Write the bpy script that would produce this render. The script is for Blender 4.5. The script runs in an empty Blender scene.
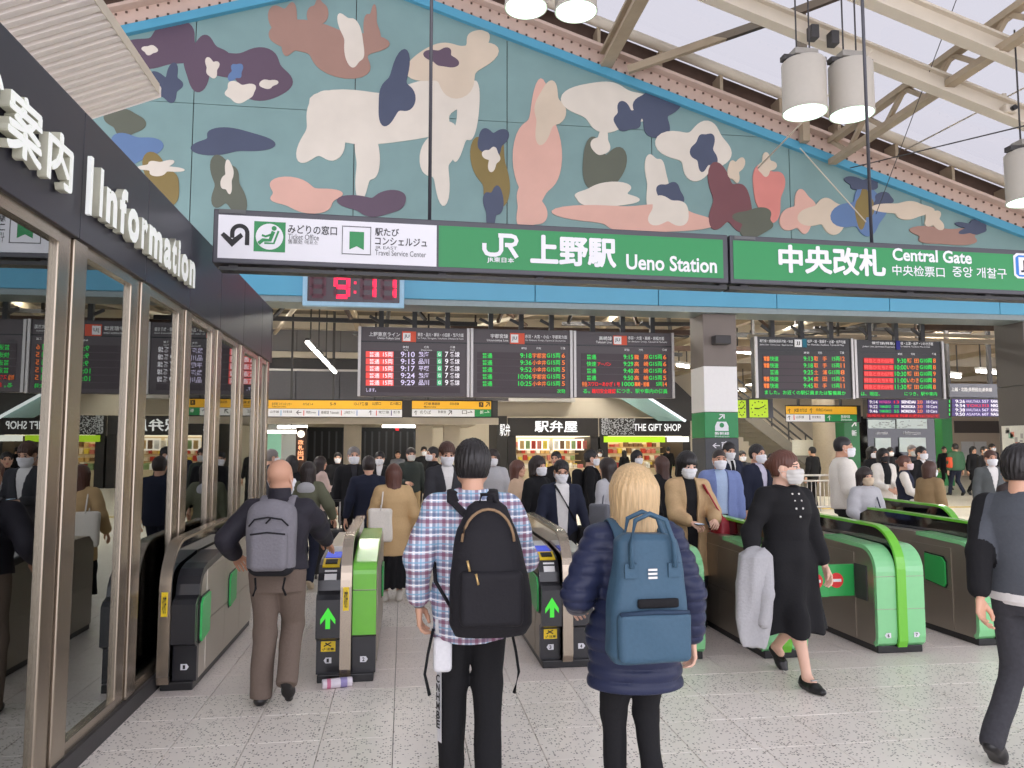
import bpy, bmesh, math, random
import numpy as np
from mathutils import Matrix, Vector

# ------------------------------------------------------------------ camera, sky, exposure
SC = bpy.context.scene
COL = SC.collection
FPX, CAM_H = 769.0, 1.63                       # focal length in pixels of the 1024 px frame, eye height
YAW = math.atan(108 / FPX)
PIT = math.atan(64 / FPX * math.cos(YAW))
cam_data = bpy.data.cameras.new('camera')
cam_data.sensor_width = 36.0
cam_data.lens = FPX / 1024 * 36.0
cam_data.clip_end = 300
cam = bpy.data.objects.new('camera', cam_data)
COL.objects.link(cam)
cam.location = (0, 0, CAM_H)
cam.rotation_euler = (math.pi / 2 + PIT, 0, -YAW)
SC.camera = cam
world = bpy.data.worlds.new('overcast_sky')
SC.world = world
world.use_nodes = True
bgn = world.node_tree.nodes['Background']
bgn.inputs['Color'].default_value = (0.715, 0.70, 0.775, 1)
bgn.inputs['Strength'].default_value = 3.0
vs = SC.view_settings
vs.view_transform = 'Standard'
vs.look = 'None'
vs.exposure = 0.42
vs.gamma = 1.0
vs.use_curve_mapping = False

# ------------------------------------------------------------------ helpers
_fw = np.array([math.sin(YAW) * math.cos(PIT), math.cos(YAW) * math.cos(PIT), math.sin(PIT)])
_rt = np.array([math.cos(YAW), -math.sin(YAW), 0.0])
_up = np.cross(_rt, _fw)


def at(px, py, Y):
    """world point on the plane y = Y that the photograph shows at (px, py)"""
    d = _fw + _rt * (px - 512) / FPX + _up * (384 - py) / FPX
    p = d * (Y / d[1])
    return float(p[0]), Y, float(p[2] + CAM_H)


def xat(px, Y):
    return at(px, 447, Y)[0]


def srgb(r, g, b):
    f = lambda c: (c / 255 / 12.92) if c / 255 <= 0.04045 else ((c / 255 + 0.055) / 1.055) ** 2.4
    return (f(r), f(g), f(b), 1.0)


MATS = {}


def mat(name, rgb, rough=0.6, metal=0.0, emit=0.0, var=0.06, scale=18.0, bump=0.0, spec=0.5, coat=0.0, alpha=None):
    """principled material; colour varies a little with object-space noise"""
    if name in MATS:
        return MATS[name]
    m = bpy.data.materials.new(name)
    m.use_nodes = True
    nt = m.node_tree
    b = nt.nodes['Principled BSDF']
    c = srgb(*rgb)
    b.inputs['Base Color'].default_value = c
    b.inputs['Roughness'].default_value = rough
    b.inputs['Metallic'].default_value = metal
    b.inputs['Specular IOR Level'].default_value = spec
    if coat:
        b.inputs['Coat Weight'].default_value = coat
        b.inputs['Coat Roughness'].default_value = 0.08
    if emit:
        b.inputs['Emission Color'].default_value = c
        b.inputs['Emission Strength'].default_value = emit
    if var or bump:
        tc = nt.nodes.new('ShaderNodeTexCoord')
        nz = nt.nodes.new('ShaderNodeTexNoise')
        nz.inputs['Scale'].default_value = scale
        nz.inputs['Detail'].default_value = 3
        nt.links.new(tc.outputs['Object'], nz.inputs['Vector'])
        if var:
            mx = nt.nodes.new('ShaderNodeMix')
            mx.data_type = 'RGBA'
            mx.inputs['A'].default_value = tuple(v * (1 - var * 2) for v in c[:3]) + (1,)
            mx.inputs['B'].default_value = tuple(min(1, v * (1 + var * 2)) for v in c[:3]) + (1,)
            nt.links.new(nz.outputs['Fac'], mx.inputs['Factor'])
            nt.links.new(mx.outputs['Result'], b.inputs['Base Color'])
        if bump:
            bp = nt.nodes.new('ShaderNodeBump')
            bp.inputs['Strength'].default_value = bump
            bp.inputs['Distance'].default_value = 0.01
            nt.links.new(nz.outputs['Fac'], bp.inputs['Height'])
            nt.links.new(bp.outputs['Normal'], b.inputs['Normal'])
    MATS[name] = m
    return m


def glow(name, rgb, strength=1.0):
    """a lit surface: lamp, LED, backlit letter"""
    if name in MATS:
        return MATS[name]
    m = bpy.data.materials.new(name)
    m.use_nodes = True
    nt = m.node_tree
    b = nt.nodes['Principled BSDF']
    c = srgb(*rgb)
    b.inputs['Base Color'].default_value = tuple(v * 0.5 for v in c[:3]) + (1,)
    b.inputs['Emission Color'].default_value = c
    b.inputs['Emission Strength'].default_value = strength
    b.inputs['Roughness'].default_value = 0.5
    MATS[name] = m
    return m


def link_obj(name, me, parent=None, loc=None, rot=None):
    o = bpy.data.objects.new(name, me)
    COL.objects.link(o)
    if parent is not None:
        o.parent = parent
    if loc is not None:
        o.location = loc
    if rot is not None:
        o.rotation_euler = rot
    return o


def tag(o, label=None, cat=None, group=None, kind=None):
    if label:
        o['label'] = label
    if cat:
        o['category'] = cat
    if group:
        o['group'] = group
    if kind:
        o['kind'] = kind
    return o


def thing(name, label, cat, loc=(0, 0, 0), rz=0.0, group=None):
    o = bpy.data.objects.new(name, None)
    o.empty_display_size = 0.1
    COL.objects.link(o)
    o.location = loc
    o.rotation_euler = (0, 0, rz)
    return tag(o, label, cat, group)


class MB:
    """collects simple solids and links them as one mesh object"""

    def __init__(s):
        s.v, s.f, s.mi, s.sm = [], [], [], []

    def add(s, verts, faces, mi=0, smooth=False):
        o = len(s.v)
        s.v += [tuple(p) for p in verts]
        for f in faces:
            s.f.append(tuple(i + o for i in f))
            s.mi.append(mi)
            s.sm.append(smooth)
        return s

    def box(s, x0, x1, y0, y1, z0, z1, mi=0, ch=0.0):
        if ch <= 0:
            v = [(x, y, z) for z in (z0, z1) for y in (y0, y1) for x in (x0, x1)]
            f = [(0, 2, 3, 1), (4, 5, 7, 6), (0, 1, 5, 4), (2, 6, 7, 3), (0, 4, 6, 2), (1, 3, 7, 5)]
            return s.add(v, f, mi)
        bm = bmesh.new()
        bmesh.ops.create_cube(bm, size=1)
        for q in bm.verts:
            q.co = Vector(((x0 + x1) / 2 + q.co.x * (x1 - x0), (y0 + y1) / 2 + q.co.y * (y1 - y0), (z0 + z1) / 2 + q.co.z * (z1 - z0)))
        bmesh.ops.bevel(bm, geom=bm.edges[:], offset=ch, segments=2, profile=0.6, affect='EDGES')
        bm.verts.index_update()
        s.add([q.co[:] for q in bm.verts], [[q.index for q in f.verts] for f in bm.faces], mi)
        bm.free()
        return s

    def prism(s, poly, axis, a0, a1, mi=0, smooth=False):
        """extrude a 2D polygon: axis 'x' -> poly is (y,z); 'y' -> (x,z); 'z' -> (x,y)"""
        n = len(poly)
        put = {'x': lambda p, a: (a, p[0], p[1]), 'y': lambda p, a: (p[0], a, p[1]), 'z': lambda p, a: (p[0], p[1], a)}[axis]
        v = [put(p, a0) for p in poly] + [put(p, a1) for p in poly]
        f = [tuple(range(n - 1, -1, -1)), tuple(range(n, 2 * n))]
        s.add(v, f, mi)
        o = len(s.v) - 2 * n
        for i in range(n):
            j = (i + 1) % n
            s.f.append((o + i, o + j, o + n + j, o + n + i))
            s.mi.append(mi)
            s.sm.append(smooth)
        return s

    def tube(s, pts, r, n=8, mi=0, flat=None, up=(0, 0, 1), closed=False):
        """sweep a circle (or an ellipse: flat = ratio along the up direction) along points"""
        P = [Vector(p) for p in pts]
        R = r if isinstance(r, (list, tuple)) else [r] * len(P)
        o = len(s.v)
        m = len(P)
        for i, p in enumerate(P):
            if closed:
                d = P[(i + 1) % m] - P[i - 1]
            else:
                d = P[min(i + 1, m - 1)] - P[max(i - 1, 0)]
            d.normalize()
            u = Vector(up)
            if abs(d.dot(u)) > 0.97:
                u = Vector((1, 0, 0)) if abs(d.x) < 0.9 else Vector((0, 1, 0))
            a = d.cross(u).normalized()
            b = a.cross(d).normalized()
            for k in range(n):
                t = 2 * math.pi * (k + 0.5) / n
                s.v.append(tuple(p + a * (math.cos(t) * R[i]) + b * (math.sin(t) * R[i] * (flat or 1))))
        for i in range(m if closed else m - 1):
            i2 = (i + 1) % m
            for k in range(n):
                k2 = (k + 1) % n
                s.f.append((o + i * n + k, o + i * n + k2, o + i2 * n + k2, o + i2 * n + k))
                s.mi.append(mi)
                s.sm.append(n > 5)
        if not closed:
            s.f.append(tuple(o + k for k in range(n - 1, -1, -1)))
            s.f.append(tuple(o + (m - 1) * n + k for k in range(n)))
            s.mi += [mi, mi]
            s.sm += [False, False]
        return s

    def bar(s, a, b, w, h, mi=0, up=(0, 0, 1)):
        """rectangular bar from a to b, w across, h along up"""
        a, b = Vector(a), Vector(b)
        d = (b - a).normalized()
        u = Vector(up)
        x = d.cross(u).normalized() * (w / 2)
        y = x.cross(d).normalized() * (h / 2)
        v = [a - x - y, a + x - y, a + x + y, a - x + y, b - x - y, b + x - y, b + x + y, b - x + y]
        return s.add(v, [(3, 2, 1, 0), (4, 5, 6, 7), (0, 1, 5, 4), (1, 2, 6, 5), (2, 3, 7, 6), (3, 0, 4, 7)], mi)

    def lathe(s, prof, c=(0, 0, 0), n=24, mi=0, caps=True):
        o = len(s.v)
        for r, z in prof:
            for k in range(n):
                t = 2 * math.pi * k / n
                s.v.append((c[0] + r * math.cos(t), c[1] + r * math.sin(t), c[2] + z))
        for i in range(len(prof) - 1):
            for k in range(n):
                k2 = (k + 1) % n
                s.f.append((o + i * n + k, o + i * n + k2, o + (i + 1) * n + k2, o + (i + 1) * n + k))
                s.mi.append(mi)
                s.sm.append(True)
        if caps:
            s.f.append(tuple(o + k for k in range(n - 1, -1, -1)))
            s.f.append(tuple(o + (len(prof) - 1) * n + k for k in range(n)))
            s.mi += [mi, mi]
            s.sm += [False, False]
        return s

    def build(s, name, mats, parent=None, loc=None, rot=None):
        me = bpy.data.meshes.new(name)
        me.from_pydata(s.v, [], s.f)
        for m in (mats if isinstance(mats, (list, tuple)) else [mats]):
            me.materials.append(m)
        me.polygons.foreach_set('material_index', s.mi)
        me.polygons.foreach_set('use_smooth', s.sm)
        me.update()
        return link_obj(name, me, parent, loc, rot)


def box(name, x0, x1, y0, y1, z0, z1, m, parent=None, ch=0.0):
    return MB().box(x0, x1, y0, y1, z0, z1, 0, ch).build(name, m, parent)


def struct(o):
    o['kind'] = 'structure'
    return o


_font_ob = None


def text_mesh(s, bold=0.0, extrude=0.0, res=3):
    """mesh of a string in the x-z plane facing -y, bounding box normalised by fit()"""
    cu = bpy.data.curves.new('t', 'FONT')
    cu.body = s
    cu.size = 1.0
    cu.offset = bold
    cu.extrude = extrude
    cu.resolution_u = res
    ob = bpy.data.objects.new('t', cu)
    me = bpy.data.meshes.new_from_object(ob)
    bpy.data.objects.remove(ob)
    bpy.data.curves.remove(cu)
    return me


def text(name, s, x0, x1, z0, z1, y, m, parent=None, bold=0.0, depth=0.0, keep=False, face=-1):
    """lettering stretched to fill x0..x1, z0..z1 on the plane y, facing -y; keep = keep aspect, left aligned"""
    shifts, lift = None, []
    if bold >= 0.018 and any(ord(c) > 0x2e00 for c in s):
        shifts = ((-1, 0), (1, 0), (0, -1), (0, 1)) if bold < 0.025 else [(math.cos(t * math.pi / 4), math.sin(t * math.pi / 4)) for t in range(8)]
    me = text_mesh(s, 0.0 if shifts else bold, 0.05 if depth else 0.0)
    n = len(me.vertices)
    co = np.empty(n * 3)
    me.vertices.foreach_get('co', co)
    co = co.reshape(-1, 3)
    if shifts:                                  # heavier strokes: the outline repeated at small offsets
        polys = [tuple(p.vertices) for p in me.polygons]
        bpy.data.meshes.remove(me)
        me = bpy.data.meshes.new(name)
        vv, ff = [], []
        for q, (dx, dz) in enumerate(shifts):
            ff += [tuple(i + len(vv) * n for i in p) for p in polys]
            vv.append(co + np.array([dx * bold, dz * bold, 0]))
            lift += [q * 0.0004] * n
        co = np.concatenate(vv)
        me.from_pydata(co.tolist(), [], ff)
    lo, hi = co.min(0), co.max(0)
    sx = (x1 - x0) / max(1e-6, hi[0] - lo[0])
    sz = (z1 - z0) / max(1e-6, hi[1] - lo[1])
    if keep:
        sx = sz = min(sx, sz)
    out = np.empty_like(co)
    out[:, 0] = x0 + (co[:, 0] - lo[0]) * sx
    out[:, 2] = z0 + (co[:, 1] - lo[1]) * sz
    out[:, 1] = y - (co[:, 2] / 0.05 * depth / 2 if depth else 0)
    if lift:
        out[:, 1] -= np.array(lift)
    me.vertices.foreach_set('co', out.ravel())
    me.materials.clear()
    me.materials.append(m)
    me.update()
    o = link_obj(name, me, parent)
    return o


def disc_poly(cx, cz, r, n=20, a0=0.0, a1=2 * math.pi):
    return [(cx + r * math.cos(a0 + (a1 - a0) * i / n), cz + r * math.sin(a0 + (a1 - a0) * i / n)) for i in range(n)]


def ring(mb, cx, cz, r0, r1, y, n=24, mi=0):
    v = [(cx + r * math.cos(2 * math.pi * i / n), y, cz + r * math.sin(2 * math.pi * i / n)) for r in (r0, r1) for i in range(n)]
    mb.add(v, [(i, (i + 1) % n, n + (i + 1) % n, n + i) for i in range(n)], mi)
    return mb


def flat(mb, poly, y, mi=0):
    """flat polygon (x,z) on plane y facing -y"""
    mb.add([(p[0], y, p[1]) for p in poly], [tuple(range(len(poly)))], mi)
    return mb
# ------------------------------------------------------------------ materials of the place
def terrazzo(name, base, speck, dens=0.24, scale=75.0, joints=False, rough=0.35):
    m = bpy.data.materials.new(name)
    m.use_nodes = True
    nt = m.node_tree
    b = nt.nodes['Principled BSDF']
    g = nt.nodes.new('ShaderNodeNewGeometry')
    v = nt.nodes.new('ShaderNodeTexVoronoi')
    v.inputs['Scale'].default_value = scale
    nt.links.new(g.outputs['Position'], v.inputs['Vector'])
    sep = nt.nodes.new('ShaderNodeSeparateColor')
    nt.links.new(v.outputs['Color'], sep.inputs['Color'])
    lt = nt.nodes.new('ShaderNodeMath')
    lt.operation = 'LESS_THAN'
    lt.inputs[1].default_value = dens
    nt.links.new(sep.outputs['Red'], lt.inputs[0])
    near = nt.nodes.new('ShaderNodeMath')
    near.operation = 'LESS_THAN'
    near.inputs[1].default_value = 0.42
    nt.links.new(v.outputs['Distance'], near.inputs[0])
    an = nt.nodes.new('ShaderNodeMath')
    an.operation = 'MULTIPLY'
    nt.links.new(lt.outputs[0], an.inputs[0])
    nt.links.new(near.outputs[0], an.inputs[1])
    nz = nt.nodes.new('ShaderNodeTexNoise')
    nz.inputs['Scale'].default_value = 1.3
    nz.inputs['Detail'].default_value = 4
    nt.links.new(g.outputs['Position'], nz.inputs['Vector'])
    c = srgb(*base)
    mx0 = nt.nodes.new('ShaderNodeMix')
    mx0.data_type = 'RGBA'
    mx0.inputs['A'].default_value = tuple(q * 0.88 for q in c[:3]) + (1,)
    mx0.inputs['B'].default_value = tuple(min(1, q * 1.1) for q in c[:3]) + (1,)
    nt.links.new(nz.outputs['Fac'], mx0.inputs['Factor'])
    mx = nt.nodes.new('ShaderNodeMix')
    mx.data_type = 'RGBA'
    mx.inputs['B'].default_value = srgb(*speck)
    nt.links.new(an.outputs[0], mx.inputs['Factor'])
    nt.links.new(mx0.outputs['Result'], mx.inputs['A'])
    last = mx.outputs['Result']
    if joints:
        br = nt.nodes.new('ShaderNodeTexBrick')
        br.offset = 0.0
        br.inputs['Scale'].default_value = 1.0
        br.inputs['Brick Width'].default_value = 0.4
        br.inputs['Row Height'].default_value = 0.45
        br.inputs['Mortar Size'].default_value = 0.004
        br.inputs['Mortar'].default_value = (0.75, 0.75, 0.75, 1)
        br.inputs['Color1'].default_value = br.inputs['Color2'].default_value = (1, 1, 1, 1)
        nt.links.new(g.outputs['Position'], br.inputs['Vector'])
        mm = nt.nodes.new('ShaderNodeMix')
        mm.data_type = 'RGBA'
        mm.blend_type = 'MULTIPLY'
        mm.inputs['Factor'].default_value = 1
        nt.links.new(last, mm.inputs['A'])
        nt.links.new(br.outputs['Color'], mm.inputs['B'])
        last = mm.outputs['Result']
    nt.links.new(last, b.inputs['Base Color'])
    b.inputs['Roughness'].default_value = rough
    return m


def glass_mat(name, tint, refl, rough=0.0):
    m = bpy.data.materials.new(name)
    m.use_nodes = True
    nt = m.node_tree
    nt.nodes.remove(nt.nodes['Principled BSDF'])
    out = nt.nodes['Material Output']
    tr = nt.nodes.new('ShaderNodeBsdfTransparent')
    tr.inputs['Color'].default_value = tint + (1,)
    gl = nt.nodes.new('ShaderNodeBsdfGlossy')
    gl.inputs['Roughness'].default_value = rough
    gl.inputs['Color'].default_value = (0.9, 0.94, 0.92, 1)
    mx = nt.nodes.new('ShaderNodeMixShader')
    lw = nt.nodes.new('ShaderNodeLayerWeight')
    lw.inputs['Blend'].default_value = refl
    nt.links.new(lw.outputs['Fresnel'], mx.inputs['Fac'])
    nt.links.new(tr.outputs[0], mx.inputs[1])
    nt.links.new(gl.outputs[0], mx.inputs[2])
    nt.links.new(mx.outputs[0], out.inputs['Surface'])
    return m


def brushed(name, rgb, rough=0.32, stretch=(160, 160, 1.0)):
    m = mat(name, rgb, rough, 0.85, var=0.0)
    nt = m.node_tree
    b = nt.nodes['Principled BSDF']
    tc = nt.nodes.new('ShaderNodeTexCoord')
    mp = nt.nodes.new('ShaderNodeMapping')
    mp.inputs['Scale'].default_value = stretch
    nz = nt.nodes.new('ShaderNodeTexNoise')
    nz.inputs['Scale'].default_value = 3
    nt.links.new(tc.outputs['Object'], mp.inputs['Vector'])
    nt.links.new(mp.outputs[0], nz.inputs['Vector'])
    rr = nt.nodes.new('ShaderNodeMapRange')
    rr.inputs['To Min'].default_value = rough - 0.04
    rr.inputs['To Max'].default_value = rough + 0.06
    nt.links.new(nz.outputs['Fac'], rr.inputs['Value'])
    if stretch[2] != 1.0:
        nt.links.new(rr.outputs[0], b.inputs['Roughness'])
    return m


M_TILE = terrazzo('terrazzo_light', (240, 233, 223), (124, 114, 104), 0.26)
M_BAND = terrazzo('terrazzo_grey_band', (232, 222, 214), (186, 176, 168), 0.2, 90)
M_FAR = terrazzo('terrazzo_far', (222, 215, 200), (170, 162, 150), 0.15, 60, joints=True)
M_NEARF = terrazzo('terrazzo_light_jointed', (240, 233, 223), (124, 114, 104), 0.26, joints=True)
M_JOINT = mat('floor_joint', (112, 104, 96), 0.9)
M_STEEL = brushed('stainless_steel', (168, 156, 140), 0.26)
M_STEELD = brushed('stainless_side', (168, 160, 148), 0.36, (1.5, 40, 40))
M_GLASS = glass_mat('kiosk_glass', (0.50, 0.54, 0.52), 0.80)
M_CLEAR = glass_mat('clear_glass', (0.82, 0.9, 0.88), 0.35)
M_FASCIA = mat('fascia_dark', (52, 52, 60), 0.32, 0.0, var=0.02, spec=0.4)
M_BLACK = mat('black_satin', (26, 26, 28), 0.35, var=0.05)
M_DARK = mat('dark_grey', (62, 60, 60), 0.6)
M_WHITE = mat('white_paint', (236, 236, 234), 0.5, var=0.02)
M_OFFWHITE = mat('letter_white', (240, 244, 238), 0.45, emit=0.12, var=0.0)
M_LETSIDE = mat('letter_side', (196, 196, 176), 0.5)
M_GREEN = mat('sign_green', (32, 132, 72), 0.4, emit=0.05, var=0.01)
M_LIME = mat('gate_lime', (110, 196, 50), 0.3, var=0.02, coat=0.5)
M_MINT = mat('gate_mint', (134, 206, 144), 0.26, var=0.02, coat=0.4)
M_BLUE = mat('beam_blue', (82, 158, 188), 0.35, var=0.03, scale=2)
M_BEIGE = mat('steel_beige', (168, 152, 128), 0.55, var=0.08, scale=4)
M_CREAM = mat('beam_cream', (206, 196, 178), 0.6, var=0.05, scale=3)
M_PINK = mat('riveted_pink', (204, 180, 166), 0.6, var=0.05, scale=5)
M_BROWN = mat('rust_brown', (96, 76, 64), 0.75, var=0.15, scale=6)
M_SIGNW = mat('sign_white', (222, 222, 226), 0.4, emit=0.03, var=0.0)
M_FRAME = mat('sign_frame', (70, 70, 76), 0.35, 0.2, var=0.03)
M_INK = mat('ink_black', (30, 30, 32), 0.6, var=0.0)
M_INKG = mat('ink_grey', (96, 98, 98), 0.6, var=0.0)
M_YELLOW = mat('sign_yellow', (232, 176, 40), 0.45, emit=0.05, var=0.0)
M_CEIL = mat('concourse_ceiling', (116, 108, 96), 0.8, var=0.08, scale=1)
M_WALLB = mat('concourse_wall', (196, 186, 168), 0.75, var=0.05, scale=1)
M_TUBE = glow('fluorescent_white', (255, 252, 246), 9.0)

# ------------------------------------------------------------------ floor
TX0, TW, TD, TY0 = -1.64, 0.40, 0.45, 3.20
TNX, TNY = 21, 13
TX1, TY1 = TX0 + TNX * TW, TY0 + TNY * TD
fl = MB()
fl.box(-14, 45, -6, 60, -0.30, -0.012, 0)
for x0, x1, y0, y1 in ((-14, 45, -6, TY0), (-14, TX0, TY0, TY1), (TX1, 45, TY0, TY1), (-14, 45, TY1, 60)):
    fl.box(x0, x1, y0, y1, -0.012, 0.0, 2 if y0 < 0 else 1)
floor = struct(fl.build('floor', [M_JOINT, M_FAR, M_NEARF]))
tm = {}
for key, mm in (('light', M_TILE), ('band', M_BAND), ('far', M_FAR)):
    t_ = MB()
    g_, e_ = 0.0018, 0.0045
    v_ = [(g_, g_, -0.012), (TW - g_, g_, -0.012), (TW - g_, TD - g_, -0.012), (g_, TD - g_, -0.012)]
    v_ += [(x, y, -0.0022) for x, y, _ in v_]
    v_ += [(e_, e_, 0), (TW - e_, e_, 0), (TW - e_, TD - e_, 0), (e_, TD - e_, 0)]
    f_ = [(8, 9, 10, 11)] + [(i, (i + 1) % 4, 4 + (i + 1) % 4, 4 + i) for i in range(4)] + [(4 + i, 4 + (i + 1) % 4, 8 + (i + 1) % 4, 8 + i) for i in range(4)]
    t_.add(v_, f_)
    me_ = bpy.data.meshes.new('tile_' + key)
    me_.from_pydata(t_.v, [], t_.f)
    me_.materials.append(mm)
    tm[key] = me_
rng = random.Random(5)
for j in range(TNY):
    for i in range(TNX):
        key = 'light' if j < 5 else ('band' if j < 9 else 'light')
        link_obj('floor_tile', tm[key], floor, (TX0 + i * TW, TY0 + j * TD, rng.uniform(-0.0008, 0.0)))
# yellow guide strip for the blind, far inside
struct(box('trim_1', -3.0, 24, 19.2, 19.5, 0.0, 0.006, mat('tactile_yellow', (206, 178, 96), 0.7)))

# ------------------------------------------------------------------ information kiosk wall at the left
KX = -1.66
kiosk = struct(bpy.data.objects.new('wall_left', None))
COL.objects.link(kiosk)
MULL = [0.0 + 4.07 + 1.005 * k for k in range(-3, 6)]
KEND = 9.75
FZ0, FZ1 = 2.68, 3.34
for y in MULL:
    box('mullion', KX - 0.09, KX + 0.015, y - 0.010, y + 0.150, 0.10, FZ0, M_STEEL, kiosk, 0.008)
    box('mullion', KX - 0.09, KX + 0.002, y - 0.160, y - 0.022, 0.10, FZ0, M_STEEL, kiosk, 0.008)
box('mullion', KX - 0.09, KX + 0.015, KEND - 0.16, KEND - 0.02, 0.10, FZ0, M_STEEL, kiosk, 0.008)
for a, b in zip(MULL, MULL[1:] + [KEND - 0.02]):
    box('glass_pane', KX - 0.034, KX - 0.022, a + 0.150, b - 0.160, 0.12, FZ0 - 0.03, M_GLASS, kiosk)
    box('fascia_panel', KX - 0.12, KX + 0.03, a + 0.003, min(b, KEND) - 0.003, FZ0, FZ1, M_FASCIA, kiosk, 0.004)
    box('head_rail', KX - 0.09, KX + 0.005, a + 0.150, b - 0.160, FZ0 - 0.06, FZ0, M_STEEL, kiosk)
    box('sill_rail', KX - 0.09, KX + 0.005, a + 0.150, b - 0.160, 0.10, 0.16, M_STEEL, kiosk)
box('fascia_panel', KX - 2.9, KX + 0.03, KEND, KEND + 0.05, FZ0, FZ1, M_FASCIA, kiosk)
box('base_rail', KX - 0.2, KX + 0.03, MULL[0], KEND, 0.0, 0.10, M_DARK, kiosk)
box('kiosk_roof', KX - 3.0, KX - 0.12, MULL[0], KEND, FZ1 - 0.08, FZ1 - 0.03, M_DARK, kiosk)
box('kiosk_ceiling', KX - 3.0, KX - 0.16, MULL[0], KEND, FZ0 + 0.02, FZ0 + 0.06, mat('kiosk_ceiling', (120, 116, 110), 0.8), kiosk)
box('kiosk_inner_wall', KX - 3.05, KX - 3.0, MULL[0], KEND, 0.0, FZ1 - 0.08, mat('kiosk_inner', (84, 82, 76), 0.8), kiosk)
box('kiosk_end_wall', KX - 3.0, KX - 0.16, KEND - 0.02, KEND, 0.0, FZ0, mat('kiosk_inner', (84, 82, 76)), kiosk)
# 3D lettering on the fascia, reading away from the viewer
lr = bpy.data.objects.new('raised_lettering', None)
COL.objects.link(lr)
lr.parent = kiosk
lr.location = (KX + 0.03, 0, 0)
lr.rotation_euler = (0, 0, math.pi / 2)
for s_, a, b, z0, z1, bo in (('ご', 3.06, 3.36, 2.885, 3.155, 0.03), ('案', 3.40, 3.72, 2.88, 3.16, 0.03), ('内', 3.77, 4.05, 2.88, 3.145, 0.03),
                             ('I', 4.285, 4.33, 2.885, 3.155, 0.05), ('n', 4.385, 4.56, 2.885, 3.085, 0.04), ('f', 4.60, 4.73, 2.885, 3.16, 0.04),
                             ('o', 4.75, 4.96, 2.88, 3.09, 0.04), ('r', 5.01, 5.13, 2.885, 3.085, 0.04), ('m', 5.165, 5.46, 2.885, 3.085, 0.04),
                             ('a', 5.50, 5.68, 2.88, 3.09, 0.04), ('t', 5.70, 5.82, 2.88, 3.14, 0.04), ('i', 5.86, 5.915, 2.885, 3.155, 0.05),
                             ('o', 5.95, 6.15, 2.88, 3.09, 0.04), ('n', 6.19, 6.36, 2.885, 3.085, 0.04)):
    a, b = (4.17 + (q * .947 - 4.058) * .944 if q > 4.2 else q * .947 for q in (a, b))
    z0, z1 = 1.63 + (z0 - 1.63) * .955, 1.63 + (z1 - 1.63) * .955
    o_ = text('letter', s_, a, b, z0, z1, -0.03, M_OFFWHITE, lr, bo, 0.04)
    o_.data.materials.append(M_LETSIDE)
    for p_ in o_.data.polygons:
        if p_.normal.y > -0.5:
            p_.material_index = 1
box('divider_bar', 4.045, 4.075, -0.05, -0.03, 2.80, 3.10, M_OFFWHITE, lr)
# what stands inside the kiosk, behind the glass
ct = thing('service_counter', 'yellow fronted service counter behind the kiosk glass', 'counter', (KX - 1.25, 3.9, 0))
box('counter_body', -0.35, 0.3, -2.2, 2.6, 0.0, 0.72, mat('counter_yellow', (190, 160, 60), 0.5), ct, 0.01)
box('counter_top', -0.4, 0.36, -2.25, 2.65, 0.72, 0.76, M_DARK, ct, 0.01)
box('counter_skirting', -0.33, 0.31, -2.2, 2.6, 0.0, 0.1, M_BLACK, ct)

# ------------------------------------------------------------------ ribbed soffit above the kiosk
sf = MB()
SX0, SZ0, SSL = -2.99, 5.90, 0.42
ys = []
y = -3.0
while y < 9.5:
    ys += [(y, 0.0), (y + 0.075, 0.0), (y + 0.09, 0.05), (y + 0.125, 0.05), (y + 0.14, 0.0)]
    y += 0.14
for (ya, za), (yb, zb) in zip(ys, ys[1:]):
    if yb <= ya:
        continue
    x1 = -7.5
    dz = SSL * (x1 - SX0)
    sf.add([(SX0, ya, SZ0 + za), (SX0, yb, SZ0 + zb), (x1, yb, SZ0 + dz + zb), (x1, ya, SZ0 + dz + za),
            (SX0, ya, SZ0 + 0.12), (SX0, yb, SZ0 + 0.12), (x1, yb, SZ0 + dz + 0.12), (x1, ya, SZ0 + dz + 0.12)],
           [(0, 1, 2, 3), (4, 7, 6, 5), (0, 4, 5, 1)])
soffit = struct(sf.build('ceiling_soffit', mat('soffit_beige', (240, 232, 224), 0.6, var=0.03, scale=2)))
box('soffit_edge', SX0 - 0.005, SX0 + 0.01, -3, 9.5, SZ0 - 0.0, SZ0 + 0.12, M_CREAM, soffit)

# ------------------------------------------------------------------ gable wall with the mural, blue beam below it
MY = 13.5
AX, AZ, GS = -0.81, 10.02, 0.321


def gz(x):
    return AZ - GS * abs(x - AX)


def clip(poly, inside, cross):
    out = []
    for i, p in enumerate(poly):
        q = poly[(i + 1) % len(poly)]
        if inside(p):
            out.append(p)
        if inside(p) != inside(q):
            out.append(cross(p, q))
    return out


def clip_gable(poly, off=0.0):
    for sgn in (1, -1):
        g = lambda p: AZ + off - GS * sgn * (p[0] - AX) - p[1]
        poly = clip(poly, lambda p: g(p) >= 0, lambda p, q: tuple(p[k] + (q[k] - p[k]) * g(p) / (g(p) - g(q)) for k in (0, 1)))
        if not poly:
            return []
    return poly


wall = struct(bpy.data.objects.new('wall_back', None))
COL.objects.link(wall)
gx1 = 15.6
MB().prism([(-9.2, 4.4), (gx1, 4.4), (gx1, gz(gx1) + 0.0), (AX, AZ), (-9.2, gz(-9.2))], 'y', MY + 0.03, MY + 0.4).build('wall_core', M_DARK, wall)


def mural_mat(name, rgb):
    m = mat(name, rgb, 0.5, var=0.05, scale=2.2, bump=0.0)
    return m


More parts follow.
